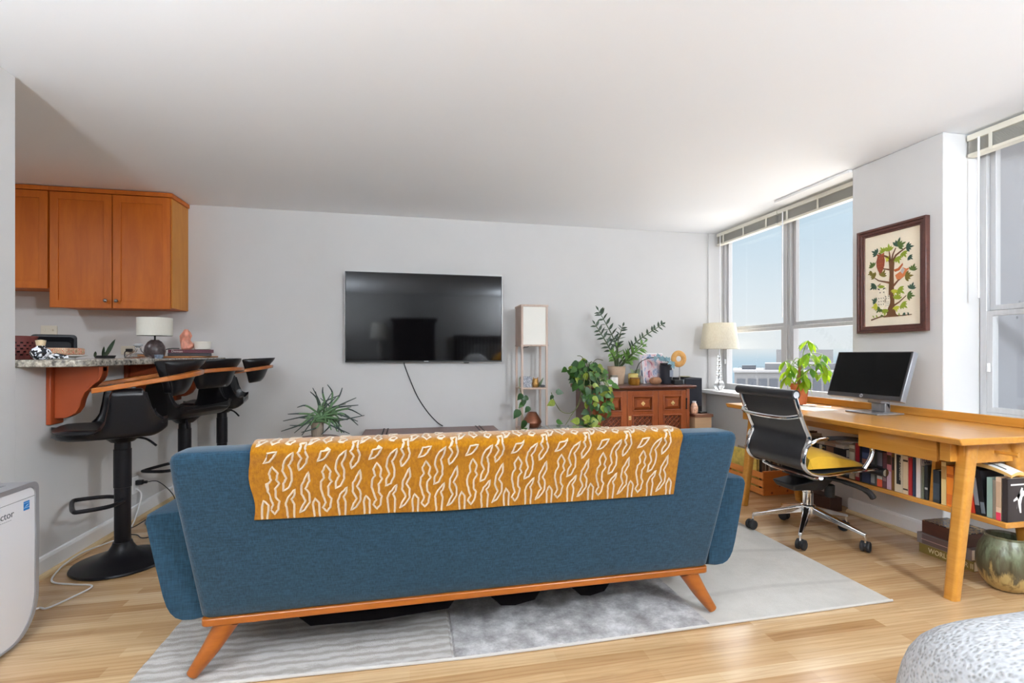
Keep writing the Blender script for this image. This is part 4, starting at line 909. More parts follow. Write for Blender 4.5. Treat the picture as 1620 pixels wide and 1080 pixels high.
path = bez([(1.0, 4.37, 0.89), (0.972, 4.33, 0.88), (0.965, 4.285, 0.80), (0.985, 4.272, 0.70), (0.96, 4.275, 0.62), (0.99, 4.27, 0.54), (0.975, 4.27, 0.46), (0.96, 4.27, 0.36)], 5)
sm.tube(path, 0.003, 6)
for px, z, L, c in ((0.985, 0.745, 0.075, 1), (0.995, 0.71, 0.08, 1), (1.035, 0.72, 0.065, 1), (1.05, 0.63, 0.07, 1), (0.96, 0.60, 0.095, 1), (1.005, 0.51, 0.09, 1), (0.965, 0.41, 0.09, 0), (1.0, 0.44, 0.06, 0), (0.99, 0.67, 0.07, 0)):
    put_leaf(m, (px, 4.262, z), L, 0.8, (0.1, -1, 0.3), c)
obj('vine', sm, STEMG, t, smooth=True); obj('leaves', m, [LEAF, LEAFD, LEAFY], t, smooth=True)
GOLD = M('antique_gold', rgb(168, 128, 72), 0.4, 0.6, noise=0.35, nscale=(120, 120, 120), bump=0.5)
tag(obj('owl_ornament', MB().lathe([(0, 0), (0.022, 0), (0.032, 0.018), (0.034, 0.036), (0.028, 0.052), (0.03, 0.062), (0.024, 0.078), (0, 0.084)], (1.13, 4.36, 0.798), 24).tube([(1.113, 4.35, 0.876), (1.108, 4.35, 0.892)], [0.008, 0.002], 8).tube([(1.147, 4.35, 0.876), (1.152, 4.35, 0.892)], [0.008, 0.002], 8), GOLD, smooth=True), 'small bronze owl-shaped ornament on the lamp shelf', 'ornament')
tag(obj('pebble', MB().ball((1.19, 4.335, 0.811), 0.026, 14, (1.0, 0.7, 0.45)), M('dark_pebble', rgb(92, 94, 96), 0.7), smooth=True), 'flat dark grey pebble on the lamp shelf', 'pebble')
m = MB(); 
for a, b in (((1.165, 4.40), 0.07), ((1.175, 4.42), 0.05)): m.leaf((a[0], a[1], 0.799), (0.5, -0.3, 0.9), (0, -1, 0.3), b + 0.03, 0.022, (0.5, 0.8, 1, 0.8, 0.5, 0.0), 0.3)
tag(obj('air_plant', m, M('air_plant_green', rgb(98, 118, 78), 0.5), smooth=True), 'tiny air plant leaning behind the owl ornament', 'plant')
tag(obj('vase', MB().lathe([(0, 0), (0.05, 0), (0.062, 0.008), (0.088, 0.05), (0.084, 0.068), (0.045, 0.132), (0.040, 0.142), (0.034, 0.142), (0.036, 0.132), (0, 0.12)], (1.115, 4.42, 0.420), 40), M('copper_glaze', rgb(128, 78, 54), 0.35, 0.35, noise=0.3, nscale=(6, 6, 18)), smooth=True), 'angular brown copper-glazed vase on the lower shelf of the floor lamp', 'vase')
tag(obj('small_pot', MB().lathe([(0, 0), (0.024, 0), (0.028, 0.052), (0.024, 0.052), (0.022, 0.04), (0, 0.04)], (1.04, 4.335, 0.420), 20), bw('mottled_pale', rgb(168, 168, 166), rgb(224, 222, 216), 80), smooth=True), 'tiny pale mottled pot on the lower lamp shelf', 'pot')

# ------------------------------------------------------------------ carved cabinet
CW = wood('carved_cabinet_wood', rgb(128, 62, 30), rgb(156, 82, 42), 0.32, (16, 16, 3), 0.03, 0.25)
CWD = wood('carved_cabinet_dark', rgb(84, 44, 32), rgb(108, 60, 46), 0.3, (3, 30, 30), 0.02, 0.3)
cx0, cx1, cy0, cy1 = 1.61, 2.575, 4.155, 4.615
t = thing('carved_cabinet', 'carved reddish-brown wooden cabinet with three panelled doors and quatrefoil lattice', 'cabinet', (2.09, 4.38, 0))
obj('carcass', MB().box(cx0, cx1, cy0 + 0.022, cy1, 0.06, 0.776), CWD, t, bevel=0.002)
obj('plinth', MB().box(cx0 + 0.01, cx1 - 0.01, cy0 + 0.03, cy1 - 0.005, 0.001, 0.058), CWD, t)
obj('top', MB().prism([(cy0 - 0.04, 0.797), (cy0 - 0.034, 0.79), (cy0 - 0.018, 0.787), (cy0 - 0.004, 0.777), (cy1 + 0.02, 0.777), (cy1 + 0.02, 0.812), (cy0 - 0.034, 0.812), (cy0 - 0.04, 0.806)], 'x', cx0 - 0.05, cx1 + 0.05), CWD, t, bevel=0.003)
obj('side_post', MB().box(cx0, cx0 + 0.026, cy0, cy0 + 0.0215, 0.06, 0.776), CW, t, bevel=0.003)
obj('side_post', MB().box(cx1 - 0.03, cx1, cy0, cy0 + 0.0215, 0.06, 0.776), CW, t, bevel=0.003)
BRASS = M('brass', rgb(226, 196, 138), 0.42, 0.45)
edges = [(cx0 + 0.028, 1.942), (1.946, 2.251), (2.255, cx1 - 0.032)]
for k, (a, b) in enumerate(edges):
    zt, zm, z0 = 0.764, 0.560, 0.075
    fw = 0.055
    m = MB(); y = cy0 + 0.002
    m.box(a, a + fw, y, y + 0.0195, z0, zt).box(b - fw, b, y, y + 0.0195, z0, zt).box(a + fw, b - fw, y, y + 0.0195, zt - 0.05, zt).box(a + fw, b - fw, y, y + 0.0195, zm - 0.022, zm + 0.022).box(a + fw, b - fw, y, y + 0.0195, z0, z0 + 0.05)
    d = obj('door', m, CW, t, bevel=0.002)
    for za, zb in ((zm + 0.022, zt - 0.05), (z0 + 0.05, zm - 0.022)):
        o_, i_ = [(a + fw - 0.006, za - 0.006), (b - fw + 0.006, za - 0.006), (b - fw + 0.006, zb + 0.006), (a + fw - 0.006, zb + 0.006)], [(a + fw + 0.007, za + 0.007), (b - fw - 0.007, za + 0.007), (b - fw - 0.007, zb - 0.007), (a + fw + 0.007, zb - 0.007)]
        obj('moulding', MB().ring_prism(o_, i_, 'y', y - 0.008, y + 0.012), CW, d, bevel=0.003)
    # raised bevelled upper panel
    m = MB(); xa, xb, za, zb = a + fw + 0.008, b - fw - 0.008, zm + 0.03, zt - 0.058
    m.hexa([(xa, y + 0.018, za), (xb, y + 0.018, za), (xb, y + 0.018, zb), (xa, y + 0.018, zb), (xa + 0.028, y - 0.006, za + 0.028), (xb - 0.028, y - 0.006, za + 0.028), (xb - 0.028, y - 0.006, zb - 0.028), (xa + 0.028, y - 0.006, zb - 0.028)])
    obj('raised_panel', m, CW, d)
    cxm, czm = (a + b) / 2, (zm + zt) / 2 - 0.014
    obj('knob', MB().prism([(cxm - 0.021, czm), (cxm - 0.012, czm - 0.010), (cxm, czm - 0.022), (cxm + 0.012, czm - 0.010), (cxm + 0.021, czm), (cxm + 0.012, czm + 0.010), (cxm, czm + 0.022), (cxm - 0.012, czm + 0.010)], 'y', y - 0.010, y - 0.0065).ball((cxm, y - 0.015, czm), 0.009, 10), BRASS, d, smooth=True)
    # quatrefoil lattice: pierced board of interlaced rings over a dark ground
    m = MB(); xa, xb, za, zb = a + fw + 0.0, b - fw - 0.0, z0 + 0.05, zm - 0.022
    m.box(xa, xb, y + 0.016, y + 0.0195, za, zb); obj('lattice_ground', m, CWD, d)
    m = MB(); s = (xb - xa) / 4
    n = int((zb - za) / s) + 1
    for iz in range(n):
        for ix in range(4):
            qx, qz = xa + s * (ix + 0.5), zb - s * (iz + 0.5)
            if qz - s * 0.48 < za: continue
            P = []
            for q in range(32):
                th = 2 * PI * q / 32; rr = s * (0.30 + 0.12 * abs(math.cos(2 * th)))
                P.append((rr * math.cos(th), rr * math.sin(th)))
            m.ring_prism([(qx + 1.16 * u, qz + 1.16 * w) for u, w in P], [(qx + 0.86 * u, qz + 0.86 * w) for u, w in P], 'y', y + 0.004, y + 0.016)
            m.prism([(qx - s * .5, qz - s * .5 + s * 0.16), (qx - s * .5 + s * 0.16, qz - s * .5), (qx - s * 0.5, qz - s * 0.5)], 'y', y + 0.004, y + 0.016)
            m.prism([(qx + s * .5, qz + s * .5 - s * 0.16), (qx + s * .5 - s * 0.16, qz + s * .5), (qx + s * 0.5, qz + s * 0.5)], 'y', y + 0.004, y + 0.016)
    obj('lattice', m, CW, d)
    if k == 1: obj('keyhole_plate', MB().box(a + 0.012, a + 0.036, y - 0.004, y - 0.0005, 0.500, 0.536).ball((a + 0.024, y - 0.007, 0.518), 0.008, 10), BRASS, d, bevel=0.001)
    if k == 2: obj('hinge', MB().tube([(b - 0.004, y - 0.008, 0.60), (b - 0.004, y - 0.008, 0.68)], 0.006, 8).ball((b - 0.004, y - 0.008, 0.595), 0.009, 8).ball((b - 0.004, y - 0.008, 0.685), 0.009, 8), M('dark_iron', rgb(50, 40, 36), 0.5, 0.6), d, smooth=True)
CTZ = 0.813
# pothos cascading over the cabinet's end
t = thing('pothos', 'large leafy green pothos spilling over the end of the carved cabinet', 'plant', (1.66, 4.40, CTZ))
obj('pot', MB().lathe([(0, 0), (0.06, 0), (0.075, 0.13), (0.068, 0.13), (0.06, 0.11), (0, 0.11)], (1.665, 4.43, CTZ), 24), M('brown_pot', rgb(96, 70, 52), 0.7), t, smooth=True)
m = MB(); sm = MB()
def vine(pts, n, L0=0.08, r=0.0032, spread=0.03):
    p = bez(pts, 6); sm.tube(p, r, 6)
    for k in range(n):
        q = p[int((k + 0.6) / n * (len(p) - 1))]
        put_leaf(m, q + Vector((rnd.uniform(-spread, spread), rnd.uniform(-0.03, -0.005), rnd.uniform(-0.01, 0.02))), L0 * rnd.uniform(0.75, 1.15), 0.7)
for k in range(95):     # crown mound: upper part spreading from the pot
    u = rnd.uniform(-1, 1); h = rnd.uniform(0, 1)
    put_leaf(m, (1.60 + 0.17 * u + 0.05 * (1 - h), 4.33 + rnd.uniform(-0.10, 0.12), 0.80 + 0.27 * h * (1 - 0.35 * abs(u))), rnd.uniform(0.06, 0.095), 0.55)
for k in range(16):
    u = rnd.uniform(-1, 1); b = Vector((1.665, 4.43, 0.93)); e = Vector((1.60 + 0.18 * u, 4.30 + rnd.uniform(-.06, .1), rnd.uniform(0.95, 1.10)))
    sm.tube(bez([b, b.lerp(e, 0.5) + Vector((0, 0, 0.06)), e], 5), 0.003, 6)
for px, n, z1 in ((1.50, 8, 0.66), (1.56, 7, 0.68), (1.70, 9, 0.58), (1.73, 8, 0.62), (1.64, 5, 0.72)):
    vine([(1.63, 4.38, 0.94), ((px + 1.62) / 2, 4.2, 0.93), (px, 4.085, 0.83), (px + 0.01, 4.08, 0.74), (px, 4.08, z1)], n)
vine([(1.60, 4.36, 0.92), (1.52, 4.20, 0.90), (1.53, 4.08, 0.74), (1.565, 4.075, 0.60), (1.55, 4.07, 0.50), (1.56, 4.07, 0.36)], 4, 0.085)
for k in range(26): put_leaf(m, (1.62 + rnd.uniform(-0.12, 0.12), 4.07 + rnd.uniform(-.03, .02), rnd.uniform(0.55, 0.82)), rnd.uniform(0.06, 0.085), 0.6)
for k in range(24): put_leaf(m, (1.50 + rnd.uniform(-0.06, 0.12), 4.06 + rnd.uniform(-.03, .03), rnd.uniform(0.40, 0.55)), rnd.uniform(0.07, 0.10), 0.3)
# long runners reaching the floor lamp
for pts, lv in (([(1.52, 4.22, 0.78), (1.50, 4.18, 0.68), (1.44, 4.16, 0.60), (1.38, 4.16, 0.575), (1.31, 4.17, 0.60), (1.255, 4.18, 0.69), (1.235, 4.2, 0.76)], ((1.262, 0.775, 0.075, 1), (1.25, 0.685, 0.08, 2), (1.235, 0.74, 0.05, 1))),
                ([(1.52, 4.22, 0.75), (1.47, 4.17, 0.64), (1.40, 4.15, 0.55), (1.34, 4.15, 0.46), (1.27, 4.16, 0.42), (1.21, 4.17, 0.40)], ((1.265, 0.51, 0.075, 0), (1.335, 0.445, 0.075, 2), (1.27, 0.40, 0.075, 0), (1.20, 0.44, 0.06, 1)))):
    sm.tube(bez(pts, 6), 0.0035, 6)
    for x, z, L, c in lv: put_leaf(m, (x, 4.15, z), L, 0.5, (0.1, -1, 0.25), c)
obj('stems', sm, STEMG, t, smooth=True); obj('leaves', m, [LEAF, LEAFD, LEAFY], t, smooth=True)
tag(obj('oblong_dish', MB().ring_prism(rrect(1.71, 1.84, 4.215, 4.275, 0.015, 4), rrect(1.715, 1.835, 4.22, 4.27, 0.012, 4), 'z', CTZ, CTZ + 0.035).box(1.717, 1.833, 4.222, 4.268, CTZ, CTZ + 0.006), CERW), 'small white oblong dish between the pothos and the candle jar', 'dish')
# zz plant
t = thing('zz_plant', 'tall arching zz plant in a beige pot on the carved cabinet', 'plant', (1.965, 4.44, CTZ))
obj('pot', MB().lathe([(0, 0), (0.066, 0), (0.072, 0.02), (0.086, 0.155), (0.088, 0.172), (0.080, 0.172), (0.078, 0.15), (0, 0.145)], (1.965, 4.44, CTZ), 36), M('beige_pot', rgb(196, 168, 142), 0.7, noise=0.06, nscale=(30, 30, 30)), t, smooth=True)
ZZD = M('zz_leaf_dark', rgb(58, 76, 58), 0.35, noise=0.2, nscale=(30, 30, 30)); ZZS = M('zz_stem', rgb(74, 88, 58), 0.5)
m = MB(); sm = MB()
for tip, mid, n, L, mi in (((1.745, 4.36, 1.52), (1.93, 4.40, 1.22), 12, 0.085, 0), ((1.70, 4.33, 1.385), (1.86, 4.38, 1.17), 10, 0.08, 0), ((1.985, 4.34, 1.37), (1.955, 4.39, 1.2), 8, 0.07, 0), ((2.41, 4.36, 1.395), (2.13, 4.40, 1.20), 14, 0.06, 0), ((1.93, 4.36, 1.18), (1.95, 4.40, 1.08), 5, 0.08, 1), ((2.18, 4.33, 1.17), (2.08, 4.38, 1.08), 8, 0.09, 1), ((2.10, 4.34, 1.12), (2.03, 4.40, 1.05), 6, 0.09, 1), ((2.06, 4.30, 1.05), (2.02, 4.38, 1.03), 5, 0.08, 1), ((1.86, 4.34, 1.12), (1.92, 4.40, 1.06), 4, 0.07, 1), ((2.22, 4.36, 1.22), (2.10, 4.40, 1.10), 6, 0.07, 1)):
    b = (1.965 + rnd.uniform(-0.03, 0.04), 4.44 + rnd.uniform(-0.02, 0.02), 0.955)
    p = bez([b, mid, tip], 14); N = len(p); sm.tube(p, [0.0095 - 0.007 * j / N for j in range(N)], 8)
    n = int(n * 0.78)
    for k in range(n):
        j = int(N * (0.42 + 0.57 * k / n)); j = min(j, N - 1); d = (p[j] - p[max(j - 1, 0)]).normalized()
        for sg in (-1, 1):
            side = d.cross(Vector((0, -1, 0.15))).normalized() * sg
            dd = (side * 0.9 + d * 0.55 + Vector((0, -0.15, rnd.uniform(-.1, .1)))).normalized()
            m.mi = mi; m.leaf(p[j], dd, Vector((0, -0.8, 0.8)) if rnd.random() < .7 else Vector((0, -0.3, 1)), L * rnd.uniform(1.0, 1.25) * (1 - 0.3 * k / n), 0.026 + 0.004 * mi, (0.15, 0.8, 1, 0.85, 0.45, 0.0), 0.1)
    m.mi = mi; m.leaf(p[-1], p[-1] - p[-2], (0, -1, 0.4), L * 0.6, 0.02, (0.2, 0.8, 1, 0.85, 0.45, 0.0), 0.1)
obj('stems', sm, ZZS, t, smooth=True); obj('leaves', m, [ZZD, M('zz_leaf_bright', rgb(96, 134, 58), 0.35, noise=0.3, nscale=(30, 30, 30))], t, smooth=True)
def jar(name, label, cat, x, y, r, h, mat, lidmat, lh, z=CTZ, band=None):
    t = thing(name, label, cat, (x, y, z))
    obj('jar', MB().lathe([(0, 0), (r * 0.9, 0), (r, r * 0.15), (r, h - r * 0.12), (r * 0.88, h), (0, h)], (x, y, z), 28), mat, t, smooth=True)
    if lidmat: obj('lid', MB().lathe([(0, h + 0.0005), (r * 0.93, h + 0.0005), (r * 0.93, h + lh), (0, h + lh)], (x, y, z), 28), lidmat, t, bevel=0.001)
    if band: obj('paper_label', MB().ring_prism([(x + r * 1.012 * math.cos(a), y + r * 1.012 * math.sin(a)) for a in [2 * PI * q / 28 for q in range(28)]], [(x + r * 1.002 * math.cos(a), y + r * 1.002 * math.sin(a)) for a in [2 * PI * q / 28 for q in range(28)]], 'z', z + h * band[0], z + h * band[1]), band[2], t)
    return t
jar('jar_candle', 'small white jar candle with a metal lid in front of the beige pot', 'candle', 1.86, 4.26, 0.036, 0.075, CERW, M('lid_grey', rgb(140, 132, 120), 0.4, 0.4), 0.02, band=(0.25, 0.75, M('label_cream', rgb(240, 238, 230), 0.7)))
AMB = M('amber_brass', rgb(172, 120, 44), 0.25, 0.5, noise=0.15, nscale=(30, 30, 30))
jar('amber_votive', 'round amber brass votive in front of the small orchid', 'votive', 2.07, 4.265, 0.048, 0.07, AMB, None, 0, band=(0.86, 0.94, M('dark_band', rgb(70, 44, 24), 0.4)))
jar('gold_tin', 'gold tin with a cream label behind the amber votive', 'tin', 2.105, 4.37, 0.046, 0.105, M('gold_tin', rgb(176, 146, 62), 0.35, 0.6), None, 0, band=(0.55, 0.95, M('label_gold', rgb(212, 196, 120), 0.6)))
t = thing('orchid', 'small orchid with broad pale leaves beside the leaning print', 'plant', (2.165, 4.46, CTZ))
obj('pot', MB().lathe([(0, 0), (0.04, 0), (0.045, 0.075), (0.04, 0.075), (0, 0.065)], (2.165, 4.47, CTZ), 24), M('green_pot', rgb(96, 104, 66), 0.6), t, smooth=True)
m = MB(); 
for d, L in (((-0.5, -0.3, 0.8), 0.10), ((0.3, -0.5, 0.8), 0.09), ((-0.1, -0.6, 0.7), 0.08)): m.leaf((2.165, 4.46, CTZ + 0.07), d, (0, -1, 0.5), L, 0.05, (0.3, 0.8, 1, 0.9, 0.6, 0.0), 0.2)
obj('leaves', m, M('orchid_leaf', rgb(150, 164, 130), 0.35), t, smooth=True)
m = MB(); stem_ = bez([(2.165, 4.46, 0.88), (2.17, 4.36, 1.02), (2.26, 4.28, 1.07), (2.37, 4.25, 1.05), (2.455, 4.235, 0.99)], 8)
obj('flower_stem', MB().tube(stem_, 0.004, 6), M('dark_stem', rgb(60, 74, 62), 0.5), t, smooth=True)
for k in range(13):
    q = stem_[18 + k] if 18 + k < len(stem_) else stem_[-1]; q = q + Vector((rnd.uniform(-.015, .03), rnd.uniform(-.03, 0), rnd.uniform(-.025, .02)))
    for j in range(4):
        a = 2 * PI * j / 4 + rnd.random(); m.leaf(q, (math.cos(a), -0.3, math.sin(a)), (0, -1, 0.1), 0.028, 0.02, (0.3, 0.9, 1, 0.8, 0.4, 0.0), 0.2)
obj('flowers', m, M('blue_petals', rgb(122, 156, 166), 0.6, noise=0.2, nscale=(60, 60, 60)), t, smooth=True)
# leaning print, glass edge
t = NT('floral_print'); mp = t.coord((9, 9, 9)); n = t.new('ShaderNodeTexNoise', Scale=1.0, Detail=3.0, Distortion=1.6); t.link(mp, 'Vector', n, 'Vector')
r = t.ramp([(0.36, rgb(40, 42, 58)), (0.43, rgb(110, 140, 180)), (0.49, rgb(206, 198, 206)), (0.55, rgb(228, 200, 200)), (0.62, rgb(186, 110, 136)), (0.7, rgb(60, 62, 56))]); t.link(n, 'Color', r, 'Fac'); t.link(r, 'Color', t.p, 'Base Color'); t.p.inputs['Roughness'].default_value = 0.3; PRINT = t.m
t = thing('canvas_print', 'pastel floral print leaning against the wall behind the rock', 'picture', (2.34, 4.47, CTZ))
R = (math.radians(-8), 0, 0)
obj('panel', MB().rbox((2.345, 4.46, CTZ + 0.152), (0.252, 0.02, 0.296), R), M('print_edge', rgb(236, 236, 238), 0.5), t)
obj('print_face', MB().rbox((2.345, 4.4487, CTZ + 0.1505), (0.236, 0.001, 0.28), R), PRINT, t)
t = thing('canvas_print', 'narrow pink and blue print standing at an angle in front of the pastel floral print', 'picture', (2.25, 4.36, CTZ))
obj('panel', MB().rbox((2.232, 4.375, CTZ + 0.125), (0.07, 0.012, 0.24), (math.radians(-6), 0, 0.5)), M('print_edge', rgb(236, 236, 238), 0.5), t)
obj('print_face', MB().rbox((2.2358, 4.3682, CTZ + 0.124), (0.06, 0.001, 0.226), (math.radians(-6), 0, 0.5)), PRINT, t)
m = MB().ball((2.285, 4.27, CTZ + 0.036), 0.058, 18, (1.1, 0.62, 0.62)).ball((2.262, 4.262, CTZ + 0.04), 0.034, 14, (1, 0.7, 0.9)).ball((2.31, 4.27, CTZ + 0.044), 0.033, 14, (1, 0.7, 0.9))
for v in m.bm.verts: v.co.z = max(v.co.z, CTZ + 0.0005); v.co += Vector((rnd.uniform(-.002, .002), 0, 0))
tag(obj('rock', m, M('tan_rock', rgb(150, 108, 78), 0.8, noise=0.3, nscale=(40, 40, 40), bump=0.6), smooth=True), 'knobbly tan rock in front of the leaning print', 'rock')
t = jar('black_candle', 'tall matte black jar candle with a pale label, by the wooden ring', 'candle', 2.452, 4.375, 0.058, 0.185, M('matte_black_jar', rgb(40, 42, 50), 0.55), M('matte_black_lid', rgb(34, 36, 42), 0.5), 0.018)
obj('paper_label', MB().box(2.46, 2.496, 4.3128, 4.3138, CTZ + 0.07, CTZ + 0.135), M('label_grey', rgb(150, 156, 172), 0.6), t)
t = thing('ring_sculpture', 'carved wooden ring sculpture on a black stand', 'sculpture', (2.53, 4.33, CTZ))
obj('stand_base', MB().box(2.475, 2.565, 4.250, 4.310, CTZ + 0.0005, CTZ + 0.042), BLACKP, t, bevel=0.002)
obj('rod', MB().tube([(2.545, 4.280, CTZ + 0.042), (2.545, 4.280, CTZ + 0.17)], 0.004, 8), STEEL, t)
m = MB(); cc = Vector((2.535, 4.280, CTZ + 0.245)); R = 0.078; r_ = 0.030
pts = [cc + Vector((0.054 * math.cos(a), 0, 0.054 * math.sin(a))) for a in [2 * PI * k / 40 for k in range(40)]]
m.tube(pts, 0.027, 12, closed=True, up=(0, 1, 0))
for v in m.bm.verts: v.co.y = 4.280 + (v.co.y - 4.280) * 0.55
obj('ring', m, wood('ring_wood', rgb(182, 130, 62), rgb(206, 156, 88), 0.6, (40, 40, 40), 0.3), t, smooth=True)
tag(obj('glass_block', MB().box(2.577, 2.60, 4.29, 4.33, CTZ, CTZ + 0.045), M('clear_acrylic', rgb(214, 224, 234), 0.05, trans=0.8, ior=1.2), bevel=0.002), 'small clear glass block beside the black stand', 'ornament')
# carton, speaker and the rest of the corner
t = thing('carton', 'tan cardboard carton with a dark lid beside the carved cabinet', 'carton', (2.74, 4.34, 0))
obj('box_body', MB().box(2.64, 2.815, 4.17, 4.58, 0.001, 0.505), M('cardboard', rgb(196, 160, 124), 0.85, noise=0.04, nscale=(8, 8, 60)), t, bevel=0.002)
obj('box_lid', MB().box(2.632, 2.825, 4.155, 4.59, 0.506, 0.532), wood('carton_lid', rgb(110, 70, 50), rgb(130, 86, 62), 0.5, (6, 40, 40), 0), t, bevel=0.002)
t = thing('loudspeaker', 'black box loudspeaker on the cardboard carton', 'speaker', (2.73, 4.44, 0.533))
obj('speaker_box', MB().box(2.635, 2.822, 4.335, 4.575, 0.5335, 0.868), M('speaker_vinyl', rgb(46, 48, 56), 0.5), t, bevel=0.004)
obj('grille', MB().box(2.642, 2.815, 4.329, 4.3345, 0.60, 0.858), M('speaker_cloth', rgb(38, 40, 48), 0.9, noise=0.1, nscale=(300, 300, 300)), t, bevel=0.002)
obj('lower_panel', MB().box(2.642, 2.815, 4.329, 4.3345, 0.54, 0.594), BLACKP, t, bevel=0.002)
tag(obj('dish', MB().lathe([(0, 0), (0.03, 0), (0.06, 0.012), (0.057, 0.014), (0.03, 0.004), (0, 0.003)], (2.68, 4.42, 0.869), 28), M('sage_dish', rgb(186, 182, 150), 0.5), smooth=True), 'shallow sage dish on top of the loudspeaker', 'dish')
t = thing('candy_jar', 'rounded glass jar of pink and yellow sweets on the carton', 'jar', (2.662, 4.235, 0.533))
obj('jar', MB().lathe([(0, 0.001), (0.026, 0.001), (0.036, 0.02), (0.036, 0.06), (0.024, 0.095), (0.016, 0.105), (0, 0.105)], (2.672, 4.235, 0.533), 24), M('candy_mix', rgb(226, 170, 140), 0.2, noise=0.45, nscale=(70, 70, 70), coat=1.0), t, smooth=True)
obj('lid', MB().lathe([(0, 0.1055), (0.018, 0.1055), (0.018, 0.118), (0, 0.12)], (2.672, 4.235, 0.533), 20), M('candy_lid', rgb(226, 220, 224), 0.3), t, smooth=True)
tag(obj('remote_control', MB().rbox((2.765, 4.24, 0.541), (0.09, 0.035, 0.014), (0, 0, 0.3)), BLACKP, bevel=0.004), 'black remote control on the carton lid', 'remote control')
tag(obj('white_box', MB().box(2.84, 2.875, 4.30, 4.55, 0.001, 0.42), WHITE, bevel=0.002), 'slim white box standing between the carton and the sill wall', 'box')
t = thing('side_table', 'round glass-topped side table beyond the sofa, its pale rim just showing', 'side table', (1.20, 3.74, 0))
obj('table_top', MB().lathe([(0, 0.497), (0.20, 0.497), (0.21, 0.503), (0.20, 0.509), (0, 0.509)], (1.20, 3.74, 0), 48), M('grey_glass_top', rgb(170, 176, 174), 0.1, trans=0.3), t, smooth=True)
obj('pedestal', MB().lathe([(0, RT), (0.14, RT), (0.14, RT + 0.02), (0.025, RT + 0.05), (0.02, 0.45), (0.08, 0.496), (0, 0.496)], (1.20, 3.74, 0), 28), STEEL, t, smooth=True)

# crystal lamp on the sill
t = thing('table_lamp', 'crystal-ball table lamp with a cream linen shade on the window sill', 'lamp', (3.115, 4.42, 0.736))
cxl, cyl = 3.072, 4.42
obj('stem', MB().tube([(cxl, cyl, 0.736), (cxl, cyl, 1.19)], 0.0055, 10), CHROME, t, smooth=True)
CRY = M('crystal', (1, 1, 1, 1), 0.0, trans=1.0, ior=1.5)
for z, r in ((0.790, 0.052), (0.866, 0.030), (0.918, 0.027), (0.965, 0.024), (1.008, 0.021), (1.046, 0.019), (1.080, 0.016)):
    m = MB().ball((cxl, cyl, z), r, 18)
    obj('crystal_ball', m, CRY, t, smooth=True)
obj('base_plate', MB().lathe([(0, 0.7365), (0.035, 0.7365), (0.035, 0.741), (0, 0.741)], (cxl, cyl, 0), 24), CHROME, t)
t2 = NT('cream_linen_shade'); mp = t2.coord((260, 260, 30)); n = t2.new('ShaderNodeTexNoise', Scale=1.0, Detail=3.0); t2.link(mp, 'Vector', n, 'Vector')
r = t2.ramp([(0.3, rgb(226, 219, 201)), (0.7, rgb(242, 237, 222))]); t2.link(n, 'Fac', r, 'Fac'); t2.link(r, 'Color', t2.p, 'Base Color'); t2.p.inputs['Roughness'].default_value = 0.95
tl = t2.new('ShaderNodeBsdfTranslucent'); t2.link(r, 'Color', tl, 'Color'); mx = t2.new('ShaderNodeMixShader'); mx.inputs[0].default_value = 0.35
t2.l.new(t2.p.outputs[0], mx.inputs[1]); t2.l.new(tl.outputs[0], mx.inputs[2]); t2.l.new(mx.outputs[0], t2.out.inputs[0])
obj('lamp_shade', MB().lathe([(0.188, 1.155), (0.152, 1.415), (0.149, 1.415), (0.185, 1.155), (0.188, 1.155)], (cxl, cyl, 0), 56), t2.m, t, smooth=True)
obj('shade_spider', MB().tube([(cxl - 0.15, cyl, 1.40), (cxl + 0.15, cyl, 1.40)], 0.002, 6).tube([(cxl, cyl, 1.19), (cxl, cyl, 1.40)], 0.003, 6), STEEL, t)
# ------------------------------------------------------------------ picture on the column
t = thing('framed_picture', 'dark-framed embroidered picture of a tree with owls on the column', 'picture', (XC, 2.546, 1.58))
FRW = wood('dark_frame_wood', rgb(72, 40, 34), rgb(96, 56, 46), 0.35, (30, 30, 30), 0.02, 0.2)
py0, py1, pz0, pz1 = 2.318, 2.776, 1.240, 1.925
def q(e): return [(py0 + e, pz0 + e), (py1 - e, pz0 + e), (py1 - e, pz1 - e), (py0 + e, pz1 - e)]
obj('frame', MB().ring_prism(q(0), q(0.016), 'x', XC - 0.034, XC - 0.002).ring_prism(q(0.0162), q(0.034), 'x', XC - 0.027, XC - 0.004).ring_prism(q(0.0342), q(0.046), 'x', XC - 0.021, XC - 0.004), FRW, t, bevel=0.003)
obj('linen_ground', MB().box(XC - 0.012, XC - 0.008, py0 + 0.04, py1 - 0.04, pz0 + 0.04, pz1 - 0.04), M('cream_linen', rgb(238, 226, 204), 0.9, noise=0.03, nscale=(200, 200, 200)), t)
cols = [rgb(108, 72, 44), rgb(142, 158, 48), rgb(86, 108, 52), rgb(58, 84, 68), rgb(120, 108, 44), rgb(140, 70, 48), rgb(206, 122, 74), rgb(240, 230, 210), rgb(60, 56, 50), rgb(176, 92, 44), rgb(196, 186, 180), rgb(190, 190, 60)]
TM = [M('thread_%d' % i, c, 0.8, noise=0.12, nscale=(150, 150, 400)) for i, c in enumerate(cols)]
m = MB()
def E_(u, v): return (py1 - 0.046 - u * (py1 - py0 - 0.092), pz0 + 0.046 + v * (pz1 - pz0 - 0.092))
def shape(P, mi, lift=0):
    m.mi = mi; m.prism([E_(u, v) for u, v in P], 'x', XC - 0.0138 - lift, XC - 0.012)
